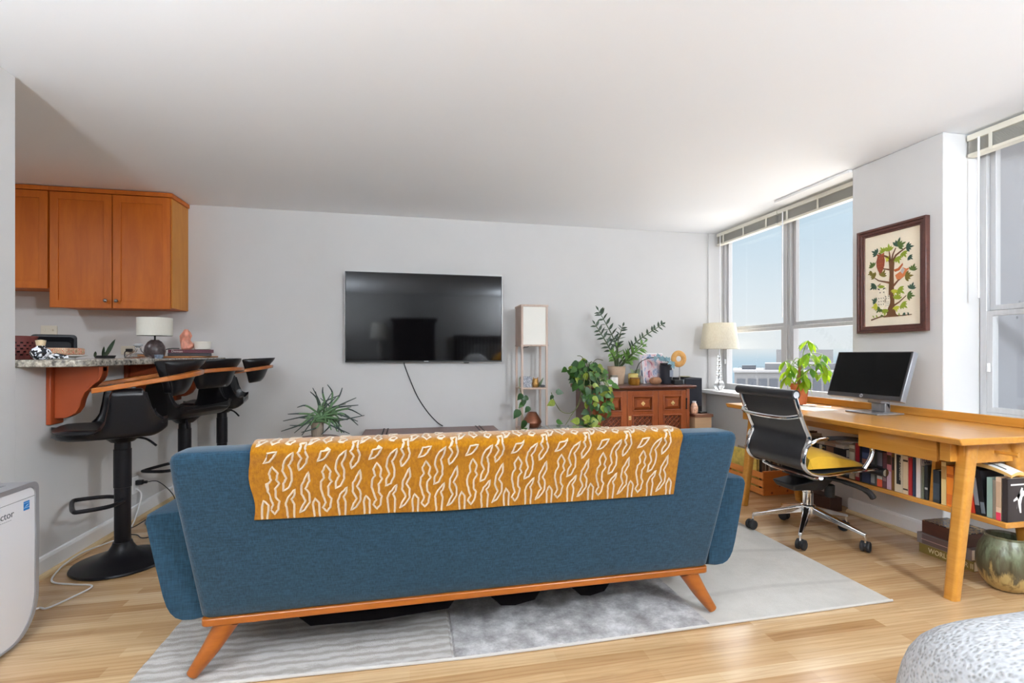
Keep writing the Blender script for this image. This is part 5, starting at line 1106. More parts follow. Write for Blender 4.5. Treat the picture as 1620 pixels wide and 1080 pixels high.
def blade(u, v, ang, L, W, mi, lift=0):
    a = math.radians(ang); du, dv = math.cos(a), math.sin(a); P = []
    for s, w in ((0, 0), (0.3, 0.8), (0.55, 1), (0.8, 0.6), (1, 0), (0.8, -0.6), (0.55, -1), (0.3, -0.8)): P.append((u + (du * s * L - dv * w * W), v + (dv * s * L + du * w * W) * 0.62))
    shape(P, mi, lift)
shape([(.36, .09), (.63, .09), (.58, .12), (.555, .20), (.545, .40), (.54, .55), (.555, .68), (.50, .70), (.455, .69), (.47, .55), (.455, .40), (.45, .22), (.42, .12)], 0)
def limb(P, w0, w1):
    A, B = [], []
    for i, (u, v) in enumerate(P):
        k = i / (len(P) - 1); w = w0 + (w1 - w0) * k; a = P[max(i - 1, 0)]; b = P[min(i + 1, len(P) - 1)]; L = math.hypot(b[0] - a[0], b[1] - a[1])
        nu, nv = -(b[1] - a[1]) / L * w, (b[0] - a[0]) / L * w; A.append((u + nu, v + nv * .62)); B.append((u - nu, v - nv * .62))
    shape(A + B[::-1], 0, 0.0002)
limb([(.49, .66), (.43, .74), (.34, .77), (.26, .80)], .02, .008); limb([(.52, .68), (.58, .74), (.66, .77), (.76, .80)], .02, .008); limb([(.50, .68), (.53, .76), (.58, .82)], .016, .006); limb([(.48, .69), (.47, .76), (.46, .80)], .014, .006)
limb([(.46, .46), (.36, .48), (.26, .50), (.18, .54)], .018, .006); limb([(.54, .42), (.62, .47), (.70, .50)], .018, .008); limb([(.46, .60), (.36, .62), (.28, .61)], .014, .006); limb([(.55, .21), (.64, .24), (.76, .30)], .015, .006); limb([(.30, .46), (.24, .44)], .008, .004)
for u, v, ang, mi, s in ((.24, .80, 150, 3, 1), (.36, .80, 120, 1, .9), (.46, .80, 95, 1, 1), (.60, .83, 70, 3, 1.2), (.62, .83, 20, 2, 1.1), (.76, .80, 0, 3, 1), (.70, .76, -60, 1, .9), (.60, .72, -70, 1, 1), (.16, .66, 120, 2, .9), (.14, .60, 200, 4, .7), (.20, .55, 150, 4, .9), (.32, .54, 60, 4, 1), (.20, .46, 220, 3, 1), (.34, .44, 250, 1, 1), (.74, .50, 0, 4, 1.1), (.86, .55, 70, 2, .9), (.62, .38, -40, 1, 1.1), (.56, .38, -100, 11, .8), (.84, .36, 70, 3, .9), (.78, .30, -10, 2, 1), (.60, .27, 80, 1, 1), (.68, .22, -40, 1, 1), (.58, .20, -80, 11, .8), (.22, .27, 150, 3, .8), (.30, .20, 230, 2, .9), (.24, .22, 190, 11, .9), (.38, .18, 270, 1, .9), (.46, .71, 150, 11, .7), (.80, .70, -40, 3, .7)):
    for k, da in enumerate((-58, -30, 0, 30, 58)): blade(u, v, ang + da, (.085 + (.03 if k == 2 else 0)) * s * 1.15, .019 * s, mi, 0.0001 * (k + 1))
def owl(u, v, s, body, dark):
    shape([(u + dx * s, v + dv * s * .62) for dx, dv in ((-.045, .12), (-.062, .155), (-.025, .135), (.025, .135), (.062, .155), (.06, .10), (.072, .03), (.066, -.05), (.045, -.11), (.012, -.17), (-.012, -.17), (-.045, -.11), (-.066, -.05), (-.07, .03))], body, 0.0008)
    for sg in (-1, 1):
        blade(u + sg * .028 * s, v + .045 * s, 0, .018 * s, .012 * s, dark, 0.0011)
        blade(u + sg * .02 * s, v + .07 * s, 90 + sg * -60, .05 * s, .01 * s, dark, 0.0011)
    for r in range(3):
        for k in range(3): blade(u - .04 * s + k * .035 * s, v + .0 - r * .028 * s, -80, .024 * s, .006 * s, dark, 0.0011)
owl(.30, .69, 1.1, 5, 9); owl(.32, .31, 1.2, 7, 8); owl(.43, .26, .7, 7, 8)
shape([(.60, .48), (.57, .53), (.66, .56), (.70, .60), (.76, .58), (.82, .585), (.77, .555), (.74, .51), (.66, .48)], 6, 0.0006); shape([(.66, .56), (.70, .60), (.74, .57), (.70, .53)], 10, 0.0009)
shape([(.54, .59), (.62, .60), (.70, .645), (.70, .625), (.64, .575), (.57, .565)], 9, 0.0006)
limb([(.12, .07), (.30, .10), (.50, .105), (.70, .095), (.85, .10)], .012, .006)
for u in (.18, .24, .30, .36, .64, .70, .74, .80): blade(u, .09, 90 + rnd.uniform(-40, 40), .06, .010, rnd.choice((1, 2, 3)), 0.0003)
obj('embroidery', m, TM, t)

# ------------------------------------------------------------------ desk
DZ = 0.738
t = thing('desk', 'long golden wooden desk with angled legs, drawers and a low book shelf', 'desk', (2.65, 2.44, 0))
dy0, dy1, dx0, dx1 = 1.650, 3.235, 2.30, 2.955
obj('desktop', MB().prism([(dx0 + 0.012, DZ - 0.030), (dx1, DZ - 0.030), (dx1, DZ), (dx0, DZ), (dx0, DZ - 0.008)], 'y', dy0, dy1), DESKW, t, bevel=0.004)
obj('back_ledge', MB().box(2.937, 2.955, dy0, dy1, DZ + 0.0005, DZ + 0.047), DESKW, t, bevel=0.003)
obj('apron', MB().box(2.44, 2.46, 2.24, dy1 - 0.09, 0.652, 0.7075).box(2.90, 2.92, dy0 + 0.09, dy1 - 0.09, 0.61, 0.7075), DESKW, t, bevel=0.002)
for y in (1.745, 3.145): obj('end_rail', MB().box(2.44, 2.86, y - 0.011, y + 0.011, 0.607, 0.7075), DESKW, t, bevel=0.002)
obj('end_block', MB().box(2.40, 2.44, dy1 - 0.155, dy1 - 0.06, 0.625, 0.7075), DESKW, t, bevel=0.002)
obj('end_block', MB().box(2.40, 2.44, 1.762, 1.808, 0.612, 0.7075), DESKW, t, bevel=0.002)
obj('drawer', MB().box(2.40, 2.418, 1.822, 2.228, 0.600, 0.7065).box(2.418, 2.80, 1.83, 1.842, 0.604, 0.70).box(2.418, 2.80, 2.208, 2.22, 0.604, 0.70).box(2.418, 2.80, 1.842, 2.208, 0.604, 0.612), DESKW, t, bevel=0.002)
obj('drawer', MB().box(2.425, 2.4385, 2.245, 3.06, 0.657, 0.7065), DESKW, t, bevel=0.002)
for y in (1.745, 3.145):
    for xt, xb, s in ((2.478, 2.385, -1), (2.735, 2.865, 1)):
        m = MB(); R = []
        for k in range(7):
            u = k / 6; z = 0.7075 * (1 - u) + 0.001 * u; x = xt + (xb - xt) * u; w = 0.029 - 0.005 * u
            R.append([m.v(p + (z,)) for p in rrect(x - w, x + w, y - w * 1.05, y + w * 1.05, 0.014, 4)])
        for A, B in zip(R, R[1:]):
            for i in range(len(A)): m.f([A[i], A[(i + 1) % len(A)], B[(i + 1) % len(B)], B[i]])
        m.f(R[0]); m.f(R[-1][::-1]); obj('leg', m, DESKW, t, smooth=True, ang=50)
SHZ = 0.345
obj('shelf', MB().box(2.61, 2.84, 1.685, 3.20, SHZ - 0.026, SHZ), DESKW, t, bevel=0.003)
obj('shelf_support', MB().prism([(2.625, SHZ + 0.0005), (2.86, SHZ + 0.0005), (2.86, 0.7075), (2.66, 0.7075)], 'y', 2.012, 2.030), DESKW, t, bevel=0.002)
obj('peg', MB().tube([(2.62, 1.7335, 0.655), (2.63, 1.66, 0.655)], 0.008, 10).tube([(2.63, 1.66, 0.655), (2.631, 1.652, 0.655)], 0.011, 10), DESKW, t, smooth=True)

# books on the desk shelf: (y centre, thickness, height, depth, colour, bands, lean, label)
SG = 'books on the desk shelf'
def shelf_book(y, w, h, d, col, bands, label, lean=0, x=2.622):
    return book('book', label, (x, y, SHZ + 0.001 + (abs(math.sin(lean)) * w / 2 if lean else 0)), (d, w, h), col, (lean, 0, 0), group=SG, decor=bands)
W_, K_ = (232, 226, 214), (30, 30, 34)
shelf_book(2.955, 0.030, 0.20, 0.16, (196, 176, 120), [(.6, .8, (120, 90, 50))], 'straw-coloured book at the far end of the desk shelf behind the chair')
shelf_book(2.915, 0.028, 0.22, 0.16, (88, 60, 50), None, 'brown book beside the straw-coloured one behind the chair')
shelf_book(2.878, 0.034, 0.21, 0.16, (210, 206, 196), [(.3, .5, (60, 70, 110))], 'off-white book with a blue spine band behind the chair back')
shelf_book(2.835, 0.036, 0.19, 0.16, (60, 72, 90), None, 'slate-blue book behind the chair back')
for i, (nm, cz, col, h, d, w) in enumerate((('black book with cream lettering, bottom of the flat pile above the cushion', 0.345, (36, 32, 34), .24, .17, .030), ('red-brown book, second in the flat pile above the cushion', .377, (110, 50, 40), .23, .17, .026), ('dark book with patterned spine, third in the flat pile above the cushion', .405, (60, 50, 48), .24, .17, .030), ('dark red book in the middle of the flat pile above the cushion', .437, (92, 40, 40), .23, .17, .024), ('thick black book with a gold letter on its spine in the flat pile', .463, (38, 32, 34), .22, .165, .050), ('cream paperback on top of the black gold-lettered book', .515, (214, 200, 182), .21, .16, .018))):
    b = flatbook(nm, 2.625, 2.74, cz + 0.001, (d, w, h), col, 0, [(.1, .2, W_), (.35, .6, (150, 110, 90))] if i % 2 == 0 else [(.3, .7, (190, 150, 120))], SG)
    if i == 4: text('lettering', 'C', 0.04, (2.6215, 2.70, cz + 0.011), (0, -1, 0), (0, 0, 1), M('gold_print', rgb(206, 168, 84), 0.4), b)
tag(obj('white_dish', MB().lathe([(0, 0), (0.04, 0), (0.062, 0.016), (0.058, 0.018), (0.038, 0.005), (0, 0.005)], (2.72, 2.62, 0.536), 28), CERW, smooth=True), 'shallow white dish on top of the flat pile of books under the desk', 'dish')
shelf_book(2.475, 0.038, 0.205, 0.17, (222, 208, 178), [(.80, .9, (150, 120, 90))], 'cream hardback between the flat pile and a red book')
shelf_book(2.438, 0.026, 0.222, 0.17, (186, 44, 52), [(.1, .3, (222, 190, 180))], 'bright red book behind the chair seat')
shelf_book(2.417, 0.010, 0.235, 0.18, (40, 38, 44), None, 'thin black book between the bright red and the navy one')
b = shelf_book(2.382, 0.052, 0.225, 0.17, (52, 62, 92), [(.80, .98, (34, 38, 66)), (.42, .62, (170, 110, 90)), (.64, .78, (84, 96, 130))], 'thick navy book with a picture spine behind the chair arm')
shelf_book(2.338, 0.026, 0.215, 0.17, (60, 62, 66), [(.05, .35, (150, 152, 150)), (.55, .85, (110, 108, 106))], 'charcoal book with grey spine blocks beside the thick navy one')
shelf_book(2.319, 0.009, 0.20, 0.17, (90, 94, 88), None, 'thin grey-green book beside the charcoal one')
shelf_book(2.296, 0.034, 0.218, 0.17, (52, 50, 56), [(.0, .2, (226, 92, 60)), (.2, .36, (230, 226, 222)), (.55, .9, (120, 118, 128))], 'dark book with an orange-red foot and white band on its spine')
shelf_book(2.266, 0.022, 0.20, 0.16, (108, 66, 72), [(.2, .5, (160, 130, 136))], 'plum-coloured book next to the orange-footed one')
shelf_book(2.240, 0.026, 0.225, 0.17, (196, 120, 128), [(.0, .45, (206, 178, 196)), (.62, .85, (70, 46, 34))], 'pink and lilac book on the desk shelf')
shelf_book(2.218, 0.014, 0.205, 0.16, (120, 84, 40), [(.55, .9, (46, 36, 26))], 'ochre and brown narrow book next to the pink and lilac one')
b = shelf_book(2.186, 0.044, 0.208, 0.165, (226, 214, 190), None, 'cream paperback with a black vertical title strip')
obj('title_strip', MB().box(2.6180, 2.6186, 2.172, 2.196, SHZ + 0.045, SHZ + 0.205), M('ink_black', rgb(36, 36, 38), 0.6), b)
text('lettering', 'THE STRANGERS', 0.0195, (2.6172, 2.1785, SHZ + 0.195), (0, 0, -1), (0, -1, 0), M('ink_cream', rgb(226, 214, 190), 0.6), b, width=0.86)
shelf_book(2.148, 0.028, 0.205, 0.165, (224, 204, 172), [(.85, .9, (70, 60, 50)), (.1, .14, (70, 60, 50))], 'beige paperback dotted with dark marks beside the black-titled one')
shelf_book(2.122, 0.020, 0.20, 0.165, (176, 44, 46), None, 'deep red paperback beside the white-covered large book')
b = shelf_book(2.102, 0.014, 0.235, 0.17, (54, 66, 88), None, 'thin dark blue tall book against the white-covered large book')
b = shelf_book(2.080, 0.022, 0.252, 0.185, (226, 222, 218), None, 'large white book with bold letters on its cover')
text('lettering', 'FULL', 0.042, (2.630, 2.0684, SHZ + 0.183), (1, 0, 0), (0, 0, 1), M('ink_violet', rgb(84, 72, 116), 0.6), b, width=0.6)
shelf_book(2.058, 0.012, 0.170, 0.15, (120, 122, 104), None, 'thin olive-grey book in front of the white cover')
shelf_book(2.040, 0.016, 0.178, 0.15, (44, 48, 52), [(.3, .36, (180, 180, 176))], 'black slim book leaning on the shelf support')
b = shelf_book(1.990, 0.032, 0.165, 0.14, (40, 46, 52), [(.1, .6, (60, 70, 80))], 'thick black boxed book with blue marks at the shelf support')
obj('cover_art', MB().box(2.66, 2.73, 1.9732, 1.9738, SHZ + 0.03, SHZ + 0.12), M('cover_blue', rgb(40, 86, 130), 0.5, noise=0.5, nscale=(60, 60, 60)), b)
shelf_book(1.955, 0.022, 0.215, 0.17, (228, 204, 142), [(.6, .9, (190, 150, 90))], 'pale yellow book left of the orange one'.replace('left of', 'beside'))
b = shelf_book(1.926, 0.032, 0.20, 0.165, (232, 136, 44), [(.72, .8, (200, 100, 30)), (.05, .3, (214, 110, 40))], 'orange paperback beside the front leg of the desk')
shelf_book(1.900, 0.014, 0.20, 0.165, (122, 36, 30), None, 'dark red thin book beside the orange paperback')
shelf_book(1.874, 0.026, 0.225, 0.17, (58, 60, 70), [(.7, .85, (200, 198, 196)), (.1, .5, (130, 134, 144))], 'dark grey book with a white spine band behind the front desk leg')
b = shelf_book(1.824, 0.018, 0.20, 0.16, (224, 64, 38), None, 'red-orange book leaning beyond the front desk leg', -0.12)
for lab, yy, w, h, col, ln in (('black book with grey spine lettering, leaning against the red-orange one', 1.802, 0.020, 0.212, (34, 36, 42), -0.12), ('plain black book leaning between the lettered black book and the teal one', 1.780, 0.018, 0.208, (26, 26, 30), -0.12)):
    shelf_book(yy, w, h, 0.14, col, [(.2, .8, (150, 156, 164))] if w > .019 else [(.05, .3, (120, 130, 140))], lab, ln)
shelf_book(1.757, 0.022, 0.185, 0.10, (150, 180, 170), None, 'teal cloth book near the desk end', 0, 2.60 + 0.022)
shelf_book(1.739, 0.011, 0.18, 0.10, (140, 130, 116), None, 'thin taupe book beside the teal one', 0, 2.622)
shelf_book(1.722, 0.020, 0.195, 0.10, (220, 196, 168), [(.0, .18, (220, 60, 90)), (.3, .9, (196, 168, 140))], 'beige ribbed-spine book with a pink foot at the desk end', 0, 2.622)
b = shelf_book(1.698, 0.020, 0.195, 0.16, (52, 46, 46), None, 'dark book with a white dancer on its cover at the desk shelf end')
m = MB(); P = [(0.05, .02), (0.06, .06), (0.075, .09), (0.05, .075), (0.03, .06), (0.032, .052), (0.055, .062), (0.06, .03), (0.068, .0), (0.076, .0), (0.074, .04), (0.082, .07), (0.10, .085), (0.098, .10), (0.085, .10), (0.086, .112), (0.078, .115), (0.07, .10)]
m.prism([(2.625 + u, SHZ + 0.04 + w) for u, w in P], 'y', 1.6872, 1.6878); m.box(2.64, 2.72, 1.6872, 1.6878, SHZ + 0.165, SHZ + 0.172)
obj('cover_art', m, M('dancer_white', rgb(232, 230, 228), 0.6), b)
# magazine curling over the books
m = MB(); 
def mg(u, v): return Vector((2.632 + 0.088 * u, 1.83 - 0.15 * v, SHZ + 0.238 - 0.030 * v * v + 0.012 * math.sin(u * 3)))
g_ = m.grid(lambda u, v: mg(u, v) + Vector((0, 0, 0.006)), 8, 12); h_ = m.grid(lambda u, v: mg(u, v) - Vector((0, 0, 0.013 * (1 - 0.5 * v))), 8, 12)
for i in range(7):
    for j in (0, 11): m.f([g_[i][j], h_[i][j], h_[i + 1][j], g_[i + 1][j]])
for j in range(11):
    for i in (0, 7): m.f([g_[i][j], g_[i][j + 1], h_[i][j + 1], h_[i][j]])
mag = thing('magazine', 'curled magazine with a white cover lying over the books at the desk end', 'magazine', (2.73, 1.76, SHZ + 0.24))
obj('pages', m, M('aged_pages', rgb(226, 186, 116), 0.8), mag, smooth=True)
m = MB(); g_ = m.grid(lambda u, v: mg(u, v) + Vector((0, 0, 0.0072)), 8, 12); obj('cover', m, M('magazine_white', rgb(226, 232, 230), 0.5), mag, smooth=True)
m = MB(); m.grid(lambda u, v: mg(0.15 + 0.08 * u, 0.3 + 0.5 * v) + Vector((0, 0, 0.0078)), 3, 6)
obj('cover_print', m, M('print_dark', rgb(70, 84, 92), 0.6), mag)
# floor stack of big books
b = flatbook('thick olive book at the bottom of the floor stack, titled in cream letters', 2.785, 2.205, 0.001, (0.185, 0.052, 0.27), (124, 104, 48), 0, None, 'large books stacked on the floor under the desk')
text('lettering', 'WORLD WAR II', 0.037, (2.7825, 2.155, 0.015), (0, -1, 0), (0, 0, 1), M('ink_pale', rgb(224, 212, 176), 0.6), b, width=0.84)
b = flatbook('thick grey book in the middle of the floor stack', 2.780, 2.212, 0.054, (0.19, 0.056, 0.27), (128, 118, 116), 0, [(.1, .9, (96, 78, 76))], 'large books stacked on the floor under the desk')
obj('spine_line', MB().box(2.7768, 2.7774, 2.03, 2.19, 0.078, 0.081), M('line_pink', rgb(190, 150, 146), 0.6), b)
t = thing('puzzle_box', 'dark brown picture-topped box on top of the floor stack of big books', 'box', (2.88, 2.08, 0.111))
obj('box_body', MB().box(2.79, 2.965, 1.965, 2.195, 0.111, 0.178), wood('puzzle_brown', rgb(66, 34, 24), rgb(84, 46, 34), 0.5, (5, 5, 30), 0), t, bevel=0.002)
obj('picture_lid', MB().box(2.792, 2.963, 1.967, 2.193, 0.1782, 0.181), bw('dark_collage', rgb(40, 34, 32), rgb(176, 150, 110), 30), t)
# glazed floor vase
t = NT('drip_glaze'); mp = t.coord((1, 1, 1)); sx = t.new('ShaderNodeSeparateXYZ'); t.link(mp, 'Vector', sx, 'Vector')
m2 = t.coord((38, 38, 7)); n = t.new('ShaderNodeTexNoise', Scale=1.0, Detail=4.0, Roughness=0.6); t.link(m2, 'Vector', n, 'Vector')
ad = t.new('ShaderNodeMath', operation='MULTIPLY_ADD'); t.l.new(n.outputs['Fac'], ad.inputs[0]); ad.inputs[1].default_value = 0.27; t.l.new(sx.outputs['Z'], ad.inputs[2])
r = t.ramp([(0.10, rgb(158, 134, 82)), (0.20, rgb(172, 150, 98)), (0.235, rgb(74, 66, 46)), (0.29, rgb(92, 92, 70)), (0.33, rgb(112, 120, 96)), (0.40, rgb(104, 104, 82))]); t.l.new(ad.outputs[0], r.inputs['Fac'])
m3 = t.coord((60, 60, 2)); n3 = t.new('ShaderNodeTexNoise', Scale=1.0, Detail=3.0); t.link(m3, 'Vector', n3, 'Vector'); r3 = t.ramp([(0.36, (0.55, 0.5, 0.42, 1)), (0.48, (1, 1, 1, 1))]); t.link(n3, 'Fac', r3, 'Fac')
mx = t.new('ShaderNodeMix', data_type='RGBA', blend_type='MULTIPLY'); mx.inputs['Factor'].default_value = 0.9; t.l.new(r.outputs['Color'], mx.inputs['A']); t.l.new(r3.outputs['Color'], mx.inputs['B']); t.l.new(mx.outputs['Result'], t.p.inputs['Base Color'])
t.p.inputs['Roughness'].default_value = 0.3; VASEM = t.m
vz = thing('floor_vase', 'round olive drip-glazed ceramic vase on the floor under the desk end', 'vase', (2.745, 1.772, 0.001))
obj('vase_body', MB().lathe([(0, 0), (0.052, 0), (0.072, 0.012), (0.095, 0.05), (0.108, 0.105), (0.108, 0.145), (0.097, 0.195), (0.081, 0.228), (0.076, 0.240), (0.079, 0.250), (0.072, 0.250), (0.069, 0.24), (0.09, 0.195), (0.098, 0.12), (0.06, 0.02), (0, 0.015)], (2.745, 1.772, 0.001), 48), VASEM, vz, smooth=True)
tag(obj('bundle_of_cloth', MB().ball((2.745, 1.772, 0.19), 0.055, 14, (1, 1, 0.5)).ball((2.77, 1.76, 0.205), 0.03, 10, (1, 1, 0.5)), M('dark_cloth', rgb(30, 30, 36), 0.9), smooth=True), 'dark cloth tucked inside the drip-glazed vase', 'cloth')
# crate of records, dark box, stray things
CR = wood('crate_pine', rgb(206, 128, 60), rgb(222, 148, 78), 0.5, (30, 3, 30), 0)
t = thing('wooden_crate', 'slatted orange pine crate of records behind the desk leg', 'crate', (2.83, 3.58, 0))
for y in (3.31, 3.815): obj('end_board', MB().box(2.685, 2.962, y, y + 0.016, 0.001, 0.19), PINE, t, bevel=0.002)
for x in (2.675, 2.9625):
    for k in range(3): obj('slat', MB().box(x, x + 0.0095, 3.305, 3.836, 0.008 + k * 0.062, 0.056 + k * 0.062), CR, t, bevel=0.002)
obj('bottom', MB().box(2.686, 2.961, 3.327, 3.814, 0.003, 0.011), PINE, t)
m = MB()
for x, z in ((2.80, 0.10), (2.83, 0.07), (2.92, 0.11), (2.76, 0.02), (2.90, 0.03)): m.tube([(x, 3.3094, z), (x, 3.3099, z)], 0.006 + 0.004 * rnd.random(), 10)
obj('knots', m, M('pine_knot', rgb(120, 56, 26), 0.6), t)
RC = [(206, 186, 96), (226, 206, 120), (70, 62, 58), (150, 136, 120), (176, 160, 140), (110, 90, 74), (190, 176, 156), (84, 70, 62), (160, 120, 90), (128, 110, 96), (200, 190, 172), (96, 84, 80)]
RL = ['yellow illustrated record sleeve at the front of the crate', 'pale yellow record sleeve second in the crate', 'black record sleeve behind the yellow ones', 'grey-beige record sleeve in the crate', 'tan record sleeve in the crate', 'brown record sleeve in the crate', 'light stone record sleeve in the crate', 'dark umber record sleeve in the crate', 'rust record sleeve in the crate', 'taupe record sleeve in the crate', 'ivory record sleeve in the crate', 'charcoal record sleeve in the crate']
for k, (c, l) in enumerate(zip(RC, RL)):
    x = 2.704 + k * 0.0205
    tag(obj('record_sleeve', MB().rbox((x, 3.565, 0.012 + 0.155 - 0.01 * (k % 3)), (0.006 if k > 1 else 0.005, 0.31, 0.305 - 0.02 * (k % 3)), (0, 0, 0)), M('sleeve_%d' % k, rgb(*c), 0.6, noise=0.3 if k < 2 else 0.1, nscale=(20, 20, 20))), l, 'record sleeve', 'record sleeves in the pine crate')
tag(obj('low_box', MB().box(2.86, 2.963, 2.875, 3.105, 0.001, 0.098), wood('dark_box_wood', rgb(58, 34, 26), rgb(74, 44, 34), 0.5, (6, 6, 30), 0), bevel=0.003), 'low dark brown box on the floor between the column and the crate', 'box')
tag(obj('black_case', MB().box(2.55, 2.668, 3.88, 4.10, 0.001, 0.33), BLACKP, bevel=0.008), 'black case standing behind the crate near the sofa arm', 'case')

# ------------------------------------------------------------------ desk-top things
t = thing('monitor', 'black-screened computer monitor tilted back on a silver stand', 'monitor', (2.86, 2.50, DZ))
Rm = Matrix.Rotation(math.radians(18), 3, 'Y'); cm_ = Vector((2.755, 2.495, 0.975))
def mt(y0, y1, z0, z1, x0, x1): 
    m = MB(); c = []
    for x, y, z in ((x0, y0, z0), (x1, y0, z0), (x1, y1, z0), (x0, y1, z0), (x0, y0, z1), (x1, y0, z1), (x1, y1, z1), (x0, y1, z1)): c.append(cm_ + Rm @ Vector((x, y, z)))
    return m.hexa(c)
MSL = M('monitor_silver', rgb(150, 150, 154), 0.35, 0.6)
obj('housing', mt(-0.248, 0.248, -0.150, 0.150, 0.002, 0.036), MSL, t, bevel=0.004)
obj('bezel', mt(-0.246, 0.246, -0.148, 0.148, -0.003, 0.0015), M('monitor_bezel', rgb(58, 56, 58), 0.4), t, bevel=0.001)
obj('screen', mt(-0.238, 0.238, -0.122, 0.141, -0.0042, -0.0032), M('monitor_screen', rgb(3, 3, 3), 0.35, spec=0.2), t)
lp = cm_ + Rm @ Vector((-0.0036, 0, -0.134)); lx = Vector((0, -1, 0)); lz = Rm @ Vector((0, 0, 1)); ln = Rm @ Vector((-1, 0, 0))
m = MB(); m.tube([lp, lp + ln * 0.0012], 0.011, 20)
lg = obj('logo', m, M('logo_silver', rgb(190, 190, 194), 0.3, 0.8), t)
text('lettering', 'hp', 0.016, lp + ln * 0.0016 - lx * 0.0075 - lz * 0.003, lx, lz, M('logo_dark', rgb(50, 50, 54), 0.5), lg)
obj('stand_neck', MB().prism([(2.80, 0.80), (2.835, 0.80), (2.868, 0.752), (2.868, 0.95), (2.84, 0.985), (2.80, 0.985)], 'y', 2.445, 2.535), MSL, t, bevel=0.004)
obj('stand_base', MB().prism(rrect(2.70, 2.90, 2.38, 2.60, 0.006, 3), 'z', DZ + 0.0008, DZ + 0.010).box(2.83, 2.87, 2.445, 2.535, DZ + 0.010, 0.80), MSL, t, bevel=0.002)
t = thing('money_tree', 'leafy money tree in a terracotta pot on the far end of the desk', 'plant', (2.765, 3.04, DZ))
obj('pot', MB().lathe([(0, 0.001), (0.042, 0.001), (0.058, 0.125), (0.062, 0.125), (0.064, 0.150), (0.056, 0.150), (0.052, 0.13), (0, 0.128)], (2.765, 3.04, DZ), 32), M('terracotta', rgb(190, 108, 66), 0.75, noise=0.12, nscale=(20, 20, 20)), t, smooth=True)
obj('trunk', MB().tube(bez([(2.765, 3.04, DZ + 0.12), (2.755, 3.035, DZ + 0.20), (2.77, 3.04, DZ + 0.28), (2.775, 3.04, DZ + 0.33)], 6), [0.015, 0.015, 0.014, 0.013, 0.013, 0.012, 0.012, 0.011, 0.011, 0.010, 0.009, 0.009, 0.008, 0.008, 0.007, 0.007, 0.006, 0.006, 0.005], 12), M('money_tree_bark', rgb(140, 98, 58), 0.8, noise=0.2, nscale=(60, 60, 20), bump=0.3), t, smooth=True)
def leafmat(name, c, tc):
    t = NT(name); t.p.inputs['Base Color'].default_value = c; t.p.inputs['Roughness'].default_value = 0.4
    tl = t.new('ShaderNodeBsdfTranslucent'); tl.inputs['Color'].default_value = tc; mx = t.new('ShaderNodeMixShader'); mx.inputs[0].default_value = 0.5
    t.l.new(t.p.outputs[0], mx.inputs[1]); t.l.new(tl.outputs[0], mx.inputs[2]); t.l.new(mx.outputs[0], t.out.inputs[0]); return t.m
m = MB(); sm = MB()
for tx, ty, tz in ((2.80, 3.0, 1.20), (2.68, 3.08, 1.05), (2.66, 3.0, 1.02), (2.75, 2.96, 1.10), (2.84, 3.02, 1.11), (2.92, 3.0, 1.05), (3.0, 3.02, 0.985), (2.96, 3.04, 1.10), (2.86, 2.94, 1.03), (2.72, 3.1, 0.98), (2.78, 2.95, 1.0), (2.84, 3.1, 0.98), (2.66, 3.04, 0.94), (2.80, 3.05, 1.08), (2.90, 2.96, 0.97), (2.72, 2.95, 0.95), (2.74, 2.97, 0.91)):
    b = Vector((2.772, 3.04, DZ + rnd.uniform(0.24, 0.33))); e = Vector((tx, ty, tz)); sm.tube(bez([b, b.lerp(e, 0.5) + Vector((0, 0, 0.03)), e], 5), 0.0025, 6)
    for k in range(5):
        a = 2 * PI * k / 5 + rnd.random(); d = Vector((math.cos(a), math.sin(a), -0.75 + rnd.uniform(-.3, .3)))
        m.mi = rnd.choice((0, 0, 1)); m.leaf(e, d, (0, 0, 1), rnd.uniform(0.075, 0.115), 0.036, (0.1, 0.6, 1, 0.95, 0.6, 0.0), 0.35)
obj('stems', sm, M('money_tree_stem', rgb(120, 150, 60), 0.5), t, smooth=True)
obj('leaves', m, [leafmat('money_leaf_bright', rgb(126, 168, 40), rgb(170, 205, 40)), leafmat('money_leaf_deep', rgb(70, 118, 44), rgb(110, 160, 40))], t, smooth=True)
t = thing('eyeglasses', 'thin wire eyeglasses lying on the far end of the desk', 'eyeglasses', (2.72, 2.90, DZ))
m = MB()
for y in (2.86, 2.93): m.tube([(2.70 + 0.022 * math.cos(a), y + 0.026 * math.sin(a), DZ + 0.004) for a in [2 * PI * k / 20 for k in range(20)]], 0.0016, 6, closed=True)
m.tube([(2.70, 2.886, DZ + 0.004), (2.696, 2.895, DZ + 0.006), (2.70, 2.904, DZ + 0.004)], 0.0016, 6)
obj('rims', m, STEEL, t, smooth=True)
for y in (2.834, 2.956): obj('temple', MB().tube([(2.70, y, DZ + 0.004), (2.80, y + 0.004, DZ + 0.004), (2.83, y, DZ + 0.003)], 0.0014, 6), STEEL, t, smooth=True)
tag(obj('notepaper', MB().rbox((2.60, 2.80, DZ + 0.0012), (0.21, 0.29, 0.001), (0, 0, 0.15)), M('note_white', rgb(238, 236, 230), 0.8)), 'white sheet of paper on the desk by the eyeglasses', 'paper')

